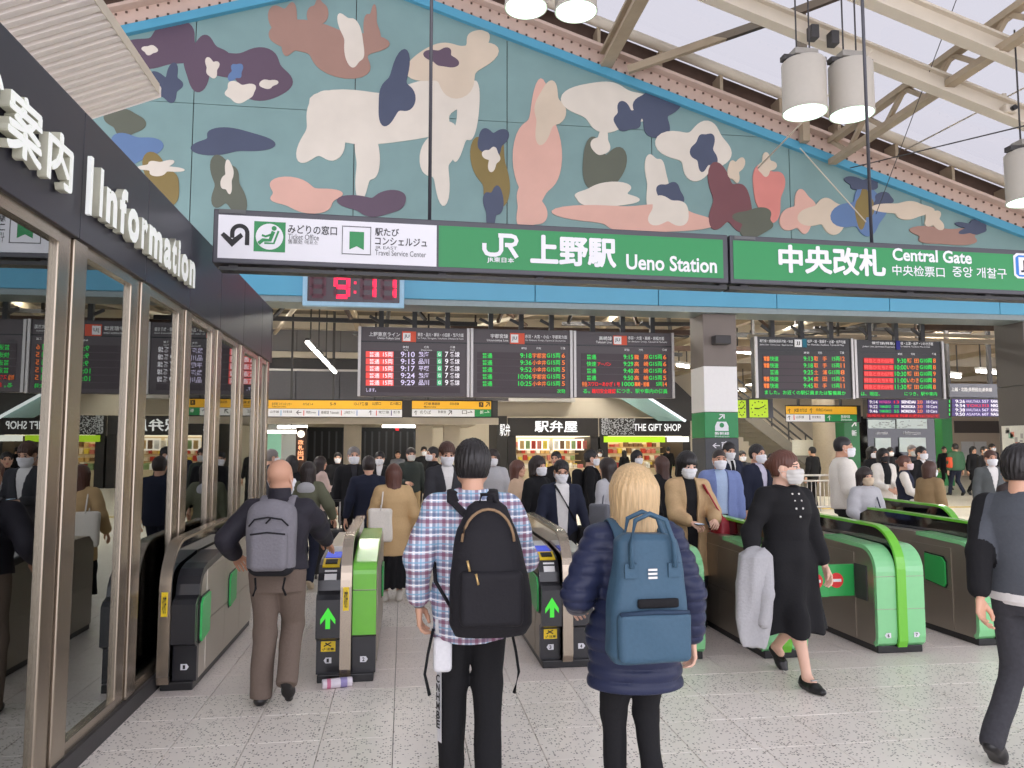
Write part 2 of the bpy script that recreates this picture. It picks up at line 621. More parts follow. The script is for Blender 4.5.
M_TEAL = mural_mat('mural_teal', (122, 152, 150))
for i in range(-3, 6):
    xa, xb = -0.93 + 2.735 * i, -0.93 + 2.735 * (i + 1)
    for za, zb in ((4.62, 7.555), (7.565, 10.3)):
        p = clip_gable([(xa + 0.008, za), (min(xb, gx1) - 0.008, za), (min(xb, gx1) - 0.008, zb), (xa + 0.008, zb)])
        if len(p) > 2:
            MB().prism(p, 'y', MY, MY + 0.03).build('mural_panel', M_TEAL, wall)
# abstract patches of paint: a plain stand-in for the artwork, same palette
PAL = {'cream': (214, 206, 192), 'purple': (92, 74, 90), 'brown': (158, 124, 110), 'slate': (70, 78, 100), 'pink': (212, 168, 152),
       'ochre': (128, 110, 60), 'maroon': (116, 72, 76), 'sand': (206, 190, 168), 'olive': (92, 96, 82), 'blue': (92, 120, 160), 'coral': (206, 130, 120)}
PM = {k: mural_mat('paint_' + k, v) for k, v in PAL.items()}


def patch(col, cx, cy, rx, ry, seed, lobes=3, tilt=0.0, layer=0.0):
    r = random.Random(seed)
    ph = [r.uniform(0, 6.28) for _ in range(4)]
    am = [r.uniform(0.08, 0.22) for _ in range(4)]
    pts = []
    for k in range(56):
        t = 2 * math.pi * k / 56
        q = 1 + sum(am[n] * math.sin((n + lobes - 1) * t + ph[n]) for n in range(3))
        u, w = rx * q * math.cos(t), ry * q * math.sin(t)
        pts.append((cx + u * math.cos(tilt) - w * math.sin(tilt), cy + u * math.sin(tilt) + w * math.cos(tilt)))
    poly = [(at(x, y, MY)[0], at(x, y, MY)[2]) for x, y in pts]
    poly = clip_gable([p for p in poly], -0.05)
    if len(poly) < 3:
        return
    poly = [(x, max(z, 4.66)) for x, z in poly][::-1]
    c0 = (sum(p[0] for p in poly) / len(poly), sum(p[1] for p in poly) / len(poly))
    yy = MY - 0.004 - layer
    n = len(poly)
    v = [(p[0], yy, p[1]) for p in poly] + [(c0[0], yy, c0[1])] + [(p[0], MY, p[1]) for p in poly]
    f = [(n, (i + 1) % n, i) for i in range(n)] + [(i, (i + 1) % n, n + 1 + (i + 1) % n, n + 1 + i) for i in range(n)]
    MB().add(v, f).build('paint_patch', PM[col], wall)


for k, a in enumerate((
        ('purple', 162, 48, 38, 22, 3), ('purple', 205, 62, 20, 26, 3), ('slate', 168, 84, 14, 16, 4), ('purple', 252, 72, 40, 24, 3, .1),
        ('cream', 240, 92, 15, 10, 4), ('cream', 150, 50, 7, 5, 3, 0, 1), ('cream', 212, 68, 7, 9, 3, 0, 1), ('cream', 268, 84, 8, 5, 3, 0, 1), ('blue', 236, 72, 7, 8, 3, 0, 1), ('olive', 125, 122, 18, 14, 3), ('blue', 132, 150, 26, 16, 3), ('slate', 228, 142, 37, 13, 2, .05), ('olive', 227, 186, 17, 26, 3), ('cream', 228, 178, 6, 14, 3, 0, 1),
        ('ochre', 160, 182, 20, 22, 3), ('cream', 160, 168, 18, 7, 5, 0, 1), ('brown', 330, 46, 56, 22, 3, .1), ('brown', 288, 28, 14, 26, 3), ('cream', 352, 40, 11, 26, 3, -.3, 1),
        ('brown', 372, 30, 7, 24, 3), ('brown', 318, 16, 8, 18, 3), ('cream', 392, 112, 78, 30, 3, -.02), ('cream', 322, 130, 22, 34, 3, .35), ('cream', 366, 160, 12, 34, 3), ('cream', 440, 156, 16, 38, 3), ('cream', 466, 116, 11, 40, 3, .1),
        ('sand', 452, 66, 38, 26, 3, -.3), ('purple', 442, 58, 14, 10, 3, 0, 1), ('sand', 478, 46, 15, 14, 3), ('slate', 396, 92, 17, 30, 3, .2, 1), ('pink', 303, 196, 38, 14, 3), ('purple', 376, 204, 28, 13, 3),
        ('ochre', 492, 172, 16, 42, 3), ('slate', 492, 142, 13, 15, 3, 0, 1), ('cream', 492, 158, 8, 10, 3, 0, 1), ('slate', 493, 206, 9, 20, 3, 0, 1), ('pink', 538, 150, 20, 62, 3), ('sand', 548, 112, 15, 26, 3, .2, 1), ('pink', 530, 206, 16, 22, 3),
        ('cream', 610, 106, 40, 26, 3), ('slate', 628, 118, 15, 13, 4, 0, 1), ('slate', 656, 112, 20, 24, 4, 0, 1), ('olive', 603, 172, 18, 34, 3), ('cream', 601, 144, 9, 12, 3, 0, 1), ('cream', 606, 196, 36, 10, 3),
        ('cream', 697, 150, 30, 28, 3), ('slate', 704, 152, 12, 18, 4, 0, 1), ('cream', 656, 182, 11, 28, 3), ('slate', 668, 196, 13, 14, 3), ('pink', 640, 218, 66, 15, 3), ('cream', 668, 212, 18, 16, 3, 0, 1),
        ('maroon', 728, 202, 20, 32, 3), ('sand', 735, 170, 7, 12, 3, 0, 1), ('coral', 768, 192, 16, 26, 3), ('sand', 766, 166, 8, 10, 3, 0, 1), ('olive', 754, 222, 22, 12, 3, 0, 1), ('pink', 800, 214, 14, 22, 3), ('sand', 826, 216, 20, 18, 3), ('blue', 862, 212, 22, 24, 3),
        ('ochre', 863, 208, 8, 20, 3, 0, 1), ('slate', 862, 184, 15, 7, 3, 0, 1), ('slate', 882, 200, 10, 7, 3), ('sand', 905, 210, 24, 9, 3), ('brown', 945, 236, 34, 9, 3), ('sand', 933, 220, 9, 9, 3, 0, 1), ('slate', 972, 228, 14, 7, 5))):
    patch(a[0], a[1], a[2], a[3], a[4], 40 + k, a[5] if len(a) > 5 else 3, a[6] if len(a) > 6 else 0.0, k * 0.0004)


def slope_band(name, o0, o1, y0, y1, m, parent, x_end=gx1):
    """band following both slopes of the gable between offsets o0 and o1"""
    for sgn in (1, -1):
        xe = x_end if sgn > 0 else -9.2
        poly = [(AX, AZ + o0), (xe, gz(xe) + o0), (xe, gz(xe) + o1), (AX, AZ + o1)]
        MB().prism(poly, 'y', y0, y1).build(name, m, parent)


gable = struct(bpy.data.objects.new('trim_2', None))
COL.objects.link(gable)
slope_band('blue_edge_trim', -0.06, 0.10, MY - 0.10, MY + 0.05, M_BLUE, gable)
slope_band('riveted_plate', 0.10, 0.42, MY - 0.03, MY + 0.1, M_PINK, gable)
slope_band('recessed_infill', 0.42, 1.0, MY + 0.25, MY + 0.4, M_BROWN, gable)  # set-back band of dark brown infill above the riveted plate
slope_band('flange', 0.40, 0.46, MY - 0.2, MY + 0.3, M_PINK, gable)
for sgn in (1, -1):
    xe = gx1 if sgn > 0 else -9.2
    MB().tube([(AX, MY - 0.1, AZ + 0.92), (xe, MY - 0.1, gz(xe) + 0.92)], 0.10, 12).build('roof_pipe', M_CREAM, gable)
    MB().tube([(AX, MY + 0.12, AZ + 1.06), (xe, MY + 0.12, gz(xe) + 1.06)], 0.07, 10).build('roof_pipe', M_BROWN, gable)
riv = MB()
x = -6.0
k = 0
while x < 15.0:
    for dz in (0.16, 0.36):
        z = gz(x) + dz
        riv.box(x - 0.018, x + 0.018, MY - 0.045, MY - 0.03, z - 0.018, z + 0.018)
    if k % 7 == 0:
        zb = gz(x)
        MB().box(x - 0.03, x + 0.03, MY - 0.1, MY + 0.25, zb + 0.44, zb + 0.84).build('rib_bracket', M_BEIGE, gable)
    k += 1
    x += 0.17
tag(riv.build('rivets', M_BROWN, gable), kind='stuff')

beam = struct(bpy.data.objects.new('trim_3', None))
COL.objects.link(beam)
BX = [-8.4, -6.1, -3.95, -1.69, -0.06, 2.28, 4.55, 6.83, 9.10, 11.42, 13.7, 16.0]
for a, b in zip(BX, BX[1:]):
    box('beam_panel', a + 0.006, b - 0.006, MY - 0.22, MY + 0.5, 4.20, 4.64, M_BLUE, beam, 0.012)
box('beam_underside', -8.4, 16, MY - 0.18, MY + 0.5, 4.10, 4.20, mat('beam_soffit', (128, 140, 140), 0.4, 0.3), beam)
text('lettering', '「自由」猪熊弦一郎 作', *[at(q, 292, MY - .225)[0] for q in (946, 1001)], at(970, 298, MY - .225)[2], at(970, 290, MY - .225)[2], MY - 0.225, M_WHITE, beam, 0.015)
text('lettering', '陶板 一九五一年', *[at(q, 296, MY - .225)[0] for q in (1008, 1040)], at(1020, 299, MY - .225)[2], at(1020, 293, MY - .225)[2], MY - 0.225, M_WHITE, beam, 0.015)
# lit clock let into the beam
ck = thing('digital_clock', 'red LED digital clock reading 9:11 in pale blue frame on the beam', 'clock', (at(354, 290, MY - .3)[0], MY - 0.22, 4.345))
W2, H2 = 0.80, 0.28
box('housing', -W2 - .05, W2 + .05, -0.10, -0.001, -H2 - .05, H2 + .05, mat('clock_frame', (150, 190, 212), 0.3), ck, 0.01)
box('display_panel', -W2 + .03, W2 - .03, -0.112, -0.10, -H2 + .03, H2 - .03, mat('clock_face', (48, 24, 34), 0.2), ck)
M_LEDR = glow('led_crimson', (240, 30, 70), 1.3)
M_LEDOFF = mat('led_unlit', (78, 30, 44), 0.4)


def seg7(n, cx, cz, w, h, lit):
    t = 0.045
    on = {0: 'abcdef', 1: 'bc', 9: 'abcdfg'}[n] if n is not None else ''
    segs = {'a': (-w, w, h - t, h + t), 'g': (-w, w, -t, t), 'd': (-w, w, -h - t, -h + t), 'f': (-w - t, -w + t, 0, h), 'b': (w - t, w + t, 0, h),
            'e': (-w - t, -w + t, -h, 0), 'c': (w - t, w + t, -h, 0)}
    for q, (a, b, c, d) in segs.items():
        mb_ = MB().box(cx + a + .012, cx + b - .012, -0.116, -0.112, cz + c + .008, cz + d - .008)
        mb_.build('digit_segment', M_LEDR if q in on else M_LEDOFF, ck)


seg7(None, -0.60, 0, 0.105, 0.165, 0)
seg7(9, -0.20, 0, 0.105, 0.165, 1)
seg7(1, 0.24, 0, 0.105, 0.165, 1)
seg7(1, 0.58, 0, 0.105, 0.165, 1)
for dz in (-0.08, 0.08):
    box('digit_segment', 0.0, 0.04, -0.116, -0.112, dz - .022, dz + .022, M_LEDR, ck)

# columns under the beam
def column(nm, x0, x1, y0, y1, ztop):
    c_ = struct(bpy.data.objects.new(nm, None))
    COL.objects.link(c_)
    return c_


col1 = column('wall_pillar', 0, 0, 0, 0, 0)
M_COLW = mat('pillar_white', (232, 230, 226), 0.35, var=0.02)
M_COLB = mat('pillar_brown_grey', (122, 112, 104), 0.6, var=0.04, scale=3)
cx0, cx1, cy0, cy1 = 5.47, 6.12, 13.5, 14.15
box('pillar_core', cx0 + .02, cx1 - .02, cy0 + .02, cy1 - .02, 0, 4.2, M_COLB, col1)
zz = [at(715, q, 13.5)[2] for q in (366, 412, 438)]
box('pillar_cladding', cx0, cx1, cy0, cy1, zz[0], 4.2, M_COLB, col1, 0.01)
box('pillar_cladding', cx0 + .001, cx1 - .001, cy0 + .001, cy1 - .001, zz[1] + .004, zz[0] - .004, M_COLW, col1, 0.01)
box('pillar_cladding', cx0, cx1, cy0, cy1, zz[2] + .004, zz[1] - .004, M_GREEN, col1, 0.01)
box('pillar_cladding', cx0, cx1, cy0, cy1, 0.0, zz[2] - .004, mat('pillar_dark', (66, 68, 72), 0.5), col1, 0.01)
cxm = (cx0 + cx1) / 2
g_ = MB()
flat(g_, [(cxm - .13, zz[2] + .13), (cxm + .13, zz[2] + .13), (cxm + .13, zz[2] + .22), (cxm + .09, zz[2] + .30), (cxm - .09, zz[2] + .30), (cxm - .13, zz[2] + .22)], cy0 - .004)
g_.build('pictogram', M_SIGNW, col1)
gb = MB()
flat(gb, disc_poly(cxm, zz[2] + .235, .045, 14), cy0 - .006)
gb.build('pictogram', M_GREEN, col1)
text('arrow_mark', '↗', cxm - .06, cxm + .06, zz[2] + .34, zz[2] + .44, cy0 - .004, M_SIGNW, col1, 0.02)
text('lettering', '新幹線', cxm - .14, cxm + .14, zz[2] + .055, zz[2] + .115, cy0 - .004, M_SIGNW, col1, 0.02)
text('lettering', 'Shinkansen', cxm - .14, cxm + .14, zz[2] + .015, zz[2] + .045, cy0 - .004, M_SIGNW, col1)
text('lettering', '←南', cxm - .19, cxm + .16, zz[2] - .20, zz[2] - .06, cy0 - .004, M_SIGNW, col1, 0.02)
text('lettering', '1-12', cxm - .17, cxm + .15, zz[2] - .42, zz[2] - .27, cy0 - .004, M_SIGNW, col1, 0.02)
text('lettering', '13-17', cxm - .17, cxm + .15, zz[2] - .72, zz[2] - .57, cy0 - .004, M_SIGNW, col1, 0.02)
box('loudspeaker', cxm - .17, cxm + .13, cy0 - .22, cy0 - .002, 3.52, 3.68, M_DARK, col1, 0.02)
col2 = column('wall_pillar', 0, 0, 0, 0, 0)
M_COLD = mat('pillar_slate', (92, 88, 84), 0.55, var=0.04, scale=2)
z2 = at(1010, 385, 13.5)[2]
PX2 = xat(1000, 14.2)
box('pillar_cladding', PX2, PX2 + 1.4, 13.45, 14.2, 0, z2 - .004, M_COLD, col2, 0.01)
box('pillar_cladding', PX2, PX2 + 1.4, 13.45, 14.2, z2 + .004, 4.2, M_COLD, col2, 0.01)
mpz = at(1010, 425, 13.4)[2]
mp_ = box('route_map', PX2 - .03, PX2 - .001, 13.5, 14.1, 0.75, mpz, mat('map_paper', (222, 222, 208), 0.5), col2)
rr_ = random.Random(3)
for k in range(26):
    xx, zz_ = rr_.uniform(13.54, 13.95), rr_.uniform(0.9, mpz - .12)
    box('map_block', PX2 - .034, PX2 - .03, xx, xx + rr_.uniform(.04, .11), zz_, zz_ + rr_.uniform(.03, .1), [mat('map_red', (206, 132, 112)), mat('map_green', (146, 186, 160)), mat('map_grey', (170, 166, 158))][k % 3], col2)
for nm, x in (('wall_pillar', -6.2),):
    c3 = struct(box(nm, x - .35, x + .35, 13.5, 14.15, 0, 4.2, M_COLB))

# ------------------------------------------------------------------ roof steelwork above the gates
roof = struct(bpy.data.objects.new('trim_4', None))
COL.objects.link(roof)


def rz(x):
    return gz(x) + 0.45


for Yr, dz in ((10.2, -0.55), (9.2, -0.45), (5.5, 0.2), (1.5, 0.4)):
    for sgn in (1, -1):
        xe = 15.0 if sgn > 0 else -9.2
        a, b = (AX, Yr, rz(AX) + dz), (xe, Yr, rz(xe) + dz)
        m_ = MB()
        m_.bar(a, b, 0.05, 0.26)
        for o_ in (-.13, .13):
            m_.bar((a[0], a[1], a[2] + o_), (b[0], b[1], b[2] + o_), 0.20, 0.035)
        m_.build('rafter', M_CREAM, roof)


def lattice(x, z, y0, y1, h, pitch, name='purlin_truss'):
    m_ = MB()
    m_.bar((x, y0, z + h), (x, y1, z + h), 0.16, 0.10)
    m_.bar((x, y0, z), (x, y1, z), 0.16, 0.10)
    yy, f = y0, 0
    while yy < y1 - 0.01:
        y2 = min(yy + pitch, y1)
        za, zb = (z, z + h) if f else (z + h, z)
        m_.bar((x, yy, za), (x, y2, zb), 0.07, 0.07)
        if f:
            m_.bar((x - .03, y2, z), (x - .03, y2, z + h), 0.05, 0.05)
        yy, f = y2, 1 - f
    return m_.build(name, M_BEIGE, roof)


lattice(8.1, 7.10, -2, 13.4, 0.42, 0.55)
lattice(13.0, 5.55, -2, 13.4, 0.42, 0.55)
for x, z in ((3.66, 8.72), (-4.6, 9.3)):
    MB().bar((x, -2, z), (x, 13.45, z), 0.22, 0.06).bar((x, -2, z + .26), (x, 13.45, z + .26), 0.22, 0.06).bar((x, -2, z + .13), (x, 13.45, z + .13), 0.05, 0.24).build('purlin', M_BEIGE, roof)
p0 = at(805, 142, 13.3)
MB().bar(p0, (p0[0], p0[1], p0[2] + 2.6), 0.14, 0.14, up=(0, 1, 0)).build('strut', M_BEIGE, roof)
a_, b_ = at(628, 70, 13.3), at(790, 14, 12.2)
MB().bar(a_, b_, 0.10, 0.14).build('brace', M_BEIGE, roof)
a_, b_ = at(790, 14, 12.2), at(905, -30, 11.5)
MB().bar(a_, b_, 0.10, 0.14).build('brace', M_BEIGE, roof)
for (pa, ya), (pb, yb), r_ in ((((850, 168), 13.2), ((1040, 122), 8.5), .010), (((876, 214), 13.0), ((960, -10), 9.0), .006), (((800, 148), 13.2), ((866, 222), 13.3), .012),
                               (((758, 168), 12.8), ((872, 50), 9.6), .014), (((905, 150), 13.3), ((1024, 88), 10.5), .016)):
    MB().tube([at(*pa, ya), at(*pb, yb)], r_, 6).build('tie_cable', M_DARK if r_ < .011 else M_CREAM, roof)
# glazed roof over the steelwork
M_GLAZE = glass_mat('roof_glazing', (0.25, 0.25, 0.255), 0.08)
for sgn in (1, -1):
    xe = 15.6 if sgn > 0 else -9.2
    MB().add([(AX, -8, rz(AX) + .55), (xe, -8, rz(xe) + .55), (xe, 13.9, rz(xe) + .55), (AX, 13.9, rz(AX) + .55)], [(0, 1, 2, 3)]).build('roof_glazing', M_GLAZE, roof)
# junction boxes on the rafter
for q in ((812, 34), (832, 40)):
    c_ = at(*q, 10.05)
    box('junction_box', c_[0] - .06, c_[0] + .06, c_[1] - .1, c_[1] + .05, c_[2] - .10, c_[2] + .10, M_DARK, roof, 0.01)
cm = thing('security_camera', 'small beige security camera hanging from the roof beam at right', 'camera', at(1004, 108, 10.2))
box('mount', -.03, .03, -.03, .03, -.02, .22, M_CREAM, cm)
box('camera_body', -.10, .10, -.16, .10, -.13, -.01, M_CREAM, cm, 0.02)
MB().tube([(0, -.16, -.08), (0, -.22, -.08)], .04, 12).build('lens', M_BLACK, cm)
struct(box('wall_right', 14.2, 16.5, 10.5, 13.2, 4.7, 6.2, mat('parapet_tan', (206, 160, 116), 0.7)))

# ------------------------------------------------------------------ twin pendant lamps
M_SHADE = mat('lamp_shade_white', (186, 180, 168), 0.5, var=0.02)
M_LAMP = glow('lamp_lit', (224, 252, 236), 1.3)


def pendant(px, py, Y, label, top_z):
    x, y, z = at(px, py, Y)
    t = thing('pendant_lamp', label, 'lamp', (x, y, z), 0, 'twin cylinder pendant lamps')
    R_, Hh = 0.275, 0.66
    MB().lathe([(R_, 0), (R_, Hh), (R_ - .015, Hh + .02), (.02, Hh + .03)], n=32, caps=False).build('shade', M_SHADE, t)
    MB().lathe([(R_ - .012, 0.0), (R_ - .012, .05), (.10, .16), (.001, .17)], n=32, caps=False).build('reflector', M_LAMP, t)
    MB().lathe([(R_, 0), (R_ + .008, .0), (R_ + .008, .03), (R_, .03)], n=32, caps=False).build('rim', M_SHADE, t)
    box('bracket', -R_ - .02, R_ + .02, -.06, .06, Hh + .02, Hh + .09, M_DARK, t, 0.01)
    box('ballast_box', -.16, .16, -.10, .10, Hh + .09, Hh + .17, mat('ballast_grey', (150, 146, 138), 0.5), t, 0.01)
    for dx in (-.09, .09):
        MB().tube([(dx, 0, Hh + .17), (dx, 0, top_z - z)], .012, 6).build('hanger_rod', M_DARK, t)
    return t


pendant(805, 113, 9.0, 'white cylinder pendant lamp, left of the pair in front of the lattice truss', 7.95)
pendant(852, 115, 9.0, 'white cylinder pendant lamp, right of the pair in front of the lattice truss', 7.8)
pendant(526, 8, 9.5, 'white cylinder pendant lamp cut by the top edge, left one of that pair', 9.2)
pendant(576, 12, 9.5, 'white cylinder pendant lamp cut by the top edge, right one of that pair', 9.0)
pendant(1030, 202, 9.0, 'white cylinder pendant lamp at the far right edge', 7.3)
# ------------------------------------------------------------------ hanging signs over the gates
SA = math.atan2(0.3, 8.2)
SP0 = np.array([at(213, 230, 6.35)[0], 6.35])
SD = np.array([math.cos(SA), math.sin(SA)])
SN = np.array([-math.sin(SA), math.cos(SA)])


def su(px, py):
    d = _fw + _rt * (px - 512) / FPX + _up * (384 - py) / FPX
    t = (SP0 @ SN) / (d[:2] @ SN)
    p = d * t
    return float((p[:2] - SP0) @ SD), float(p[2] + CAM_H)


def ribbon(mb, pts, w, y, mi=0):
    P_ = [Vector(p) for p in pts]
    L = []
    for i, p in enumerate(P_):
        d = (P_[min(i + 1, len(P_) - 1)] - P_[max(i - 1, 0)]).normalized()
        n = Vector((-d.y, d.x)) * w / 2
        L.append((p + n, p - n))
    for (a, b), (c, d) in zip(L, L[1:]):
        q = [(a.x, y, a.y), (b.x, y, b.y), (d.x, y, d.y), (c.x, y, c.y)]
        mb.add(q, [(0, 1, 2, 3)], mi)
    return mb


SZ_0, SZ_1 = 3.11, 3.555
SY = -0.004


def stext(nm, s, a, b, c, d, m, par, bold=0.0, off=0.0):
    u0, u1 = su(a, (b + d) / 2)[0], su(c, (b + d) / 2)[0]
    return text(nm, s, u0 - off, u1 - off, su((a + c) / 2, d)[1], su((a + c) / 2, b)[1], SY - .003, m, par, bold)


def sbox(nm, a, b, c, d, m, par, y=-0.003, off=0.0, shape=None):
    u0, u1 = su(a, (b + d) / 2)[0] - off, su(c, (b + d) / 2)[0] - off
    z0, z1 = su((a + c) / 2, d)[1], su((a + c) / 2, b)[1]
    mb_ = MB()
    if shape is None:
        mb_.box(u0, u1, SY + y, SY, z0, z1)
    else:
        flat(mb_, [(u0 + (u1 - u0) * p, z0 + (z1 - z0) * q) for p, q in shape], SY + y)
    return mb_.build(nm, m, par)


s1 = thing('station_sign', 'long hanging sign, white travel service section and green Ueno Station section', 'sign', (float(SP0[0]), float(SP0[1]), 0), SA)
U1, U2, U3 = su(438, 245)[0], su(728, 255)[0], su(1075, 262)[0]
box('frame', 0, U2, 0, 0.24, SZ_0, SZ_1, M_FRAME, s1, 0.01)
PZ0, PZ1 = 3.15, 3.505
box('white_panel', 0.04, U1 - .012, SY, 0.02, PZ0, PZ1, M_SIGNW, s1)
box('green_panel', U1 + .006, U2 - .05, SY, 0.02, PZ0, PZ1, M_GREEN, s1)
# return arrow
cu_, cz_ = su(240, 233)
mb_ = MB()
r_ = 0.058
pts = [(cu_ + r_, cz_ - .10)] + [(cu_ + r_ * math.cos(t), cz_ + r_ * math.sin(t)) for t in np.linspace(0, math.pi, 13)] + [(cu_ - r_, cz_ - .045)]
ribbon(mb_, pts, 0.034, SY - .003)
flat(mb_, [(cu_ - r_ - .09, cz_ - .025), (cu_ - r_ - .065, cz_ + .0), (cu_ - r_, cz_ - .055), (cu_ - r_ + .065, cz_ + .0), (cu_ - r_ + .085, cz_ - .03), (cu_ - r_, cz_ - .12)], SY - .003)
mb_.build('return_arrow', M_INK, s1)
# seated figure pictogram
sbox('pictogram_square', 254, 222, 285.5, 252, M_GREEN, s1)
cu_, cz_ = su(269.7, 237)
mb_ = MB()
flat(mb_, disc_poly(cu_, cz_, .108, 28), SY - .006)
mb_.build('pictogram_disc', M_SIGNW, s1)
mb_ = MB()
flat(mb_, disc_poly(cu_ + .035, cz_ + .07, .02, 12), SY - .008)
ribbon(mb_, [(cu_ + .03, cz_ + .045), (cu_ + .005, cz_ - .03), (cu_ - .05, cz_ - .03), (cu_ - .085, cz_ - .06)], .03, SY - .008)
ribbon(mb_, [(cu_ + .02, cz_ + .02), (cu_ - .03, cz_ + .0), (cu_ - .06, cz_ + .01)], .018, SY - .008)
ribbon(mb_, [(cu_ + .07, cz_ + .05), (cu_ + .035, cz_ - .055), (cu_ - .04, cz_ - .055)], .016, SY - .008)
mb_.build('pictogram_figure', M_GREEN, s1)
stext('lettering', 'みどりの窓口', 288, 225.5, 337, 234.5, M_INK, s1, .012)
stext('lettering', 'Ticket Office', 288, 234.5, 319, 240, M_INKG, s1)
stext('lettering', '售票处 매표소', 288, 240, 318, 244.5, M_INKG, s1)
for q in ((342, 226.5, 371, 227.3), (342, 254, 371, 254.8), (342, 227, 342.7, 254.5), (370.3, 227, 371, 254.5)):
    sbox('outline_square', *q, M_INKG, s1)
sbox('bookmark_emblem', 349.5, 232, 364, 250, M_GREEN, s1, shape=[(0, 0), (.5, .2), (1, 0), (1, 1), (0, 1)])
stext('lettering', '駅たび', 375, 228.5, 399, 236.5, M_INK, s1, .012)
stext('lettering', 'コンシェルジュ', 375, 238, 427, 246, M_INK, s1, .012)
stext('lettering', 'JR EAST', 375, 246.5, 397, 250.5, M_INKG, s1)
stext('lettering', 'Travel Service Center', 375, 251, 426, 256.5, M_INKG, s1)
# JR emblem
u0, z0 = su(482, 256.5)
u1, z1 = su(518.5, 234.5)
w_, h_ = u1 - u0, z1 - z0
mb_ = MB()
S_ = lambda a, b: (u0 + a * w_, z0 + b * h_)
th = .17 * h_ * 1.05
ribbon(mb_, [S_(.06, .56), S_(.06, .30), S_(.12, .14), S_(.22, .09), S_(.36, .09), S_(.46, .14), S_(.52, .28), S_(.52, .91)], th, SY - .004)
ribbon(mb_, [S_(.44, .91), S_(.80, .91), S_(.90, .86), S_(.94, .72), S_(.90, .58), S_(.80, .52), S_(.62, .52)], th, SY - .005)
ribbon(mb_, [S_(.72, .54), S_(.95, .0)], th, SY - .0055)
mb_.build('railway_emblem', M_SIGNW, s1)
stext('lettering', 'JR東日本', 487, 257.5, 514, 263.5, M_SIGNW, s1, .02)
stext('lettering', '上野駅', 530, 236.5, 616, 266.5, M_SIGNW, s1, .036)
stext('lettering', 'Ueno Station', 626, 256, 716.5, 271.5, M_SIGNW, s1, .022)
sbox('maker_plate', 219, 209.6, 246, 213.5, M_INKG, s1)
s2 = thing('gate_sign', 'green hanging sign reading Central Gate in four scripts', 'sign', (float((SP0 + SD * (U2 + .02))[0]), float((SP0 + SD * (U2 + .02))[1]), 0), SA)
O2 = U2 + .02
box('frame', 0, U3 - O2, 0, 0.24, SZ_0, SZ_1, M_FRAME, s2, 0.01)
box('green_panel', 0.03, U3 - O2 - .04, SY, 0.02, PZ0, PZ1, M_GREEN, s2)
stext('lettering', '中央改札', 778, 247, 885, 275, M_SIGNW, s2, .036, O2)
stext('lettering', 'Central Gate', 892, 250, 971, 262.5, M_SIGNW, s2, .025, O2)
stext('lettering', '中央检票口', 892, 266, 944, 276.5, M_SIGNW, s2, .008, O2)
stext('lettering', '중앙 개찰구', 952, 267.5, 1006, 278, M_SIGNW, s2, .008, O2)
sbox('maker_plate', 734, 236.5, 755, 239.5, M_INKG, s2, off=O2)
sbox('line_badge', 1013, 254, 1046, 279, M_SIGNW, s2, -.004, O2, [(0.1, 0), (.9, 0), (1, .12), (1, .88), (.9, 1), (.1, 1), (0, .88), (0, .12)])
sbox('line_badge', 1015, 256, 1044, 277.3, mat('badge_blue', (40, 120, 200), 0.4), s2, -.006, O2, [(0.1, 0), (.9, 0), (1, .12), (1, .88), (.9, 1), (.1, 1), (0, .88), (0, .12)])
sbox('line_badge', 1018, 258, 1041, 275.5, M_SIGNW, s2, -.008, O2)
stext('lettering', 'JR', 1019.5, 261, 1039, 273, M_INK, s2, .03, O2).location.y = -.006
for t_, o_, ub, ue in ((s1, 0, 0.05, U2), (s2, O2, 0.0, U3 - O2)):
    box('support_rail', ub, ue, .03, .16, SZ_0 - .05, SZ_0 - .02, M_BLACK, t_)
    k = 0.12
    while k < ue:
        box('rail_bracket', k, k + .07, .05, .15, SZ_0 - .02, SZ_0 + .01, M_DARK, t_)
        k += 0.85
for t_, px, o_ in ((s1, 430.5, 0), (s2, 879, O2)):
    u = su(px, 220)[0] - o_
    MB().tube([(u, .12, SZ_1 - .01), (u, .12, 9.4)], .016, 8).build('hanger_rod', M_FRAME, t_)

# ------------------------------------------------------------------ departure boards
def wchild(o, parent):
    o.location = tuple(-v for v in parent.location)
    return o


M_BOARD = mat('board_face', (84, 76, 78), 0.45, var=0.02)
M_BOARDD = mat('board_dark', (40, 38, 38), 0.4, var=0.02)
M_ROW = mat('board_row', (70, 58, 62), 0.5, var=0.0)
M_RAIL = mat('board_rail', (190, 186, 182), 0.4, 0.4)
LW = glow('led_white', (250, 244, 250), .55)
LP = glow('led_violet_white', (226, 214, 246), .55)
LR = glow('led_red', (248, 40, 44), .55)
LRC = glow('led_red_cell', (250, 84, 76), .55)
LG = glow('led_green', (50, 224, 90), .55)
LO = glow('led_orange', (252, 130, 56), .55)
LGC = glow('led_green_cell', (84, 186, 128), .55)
JW = mat('print_white', (228, 226, 224), 0.5, emit=.1, var=0.0)
JO = mat('print_orange', (226, 86, 52), 0.5, var=0.0)
LPUR = mat('led_purple_cell', (66, 44, 110), 0.4, emit=.25, var=0.0)


def pbox(nm, a, b, c, d, Y, m, par, th=.01):
    my, mx_ = (b + d) / 2, (a + c) / 2
    x0, x1, z0, z1 = at(a, my, Y)[0], at(c, my, Y)[0], at(mx_, d, Y)[2], at(mx_, b, Y)[2]
    return wchild(box(nm, x0, x1, Y - th, Y, z0, z1, m), par) if not par else wpar(box(nm, x0, x1, Y - th, Y, z0, z1, m), par)


def wpar(o, par):
    o.parent = par
    return wchild(o, par)


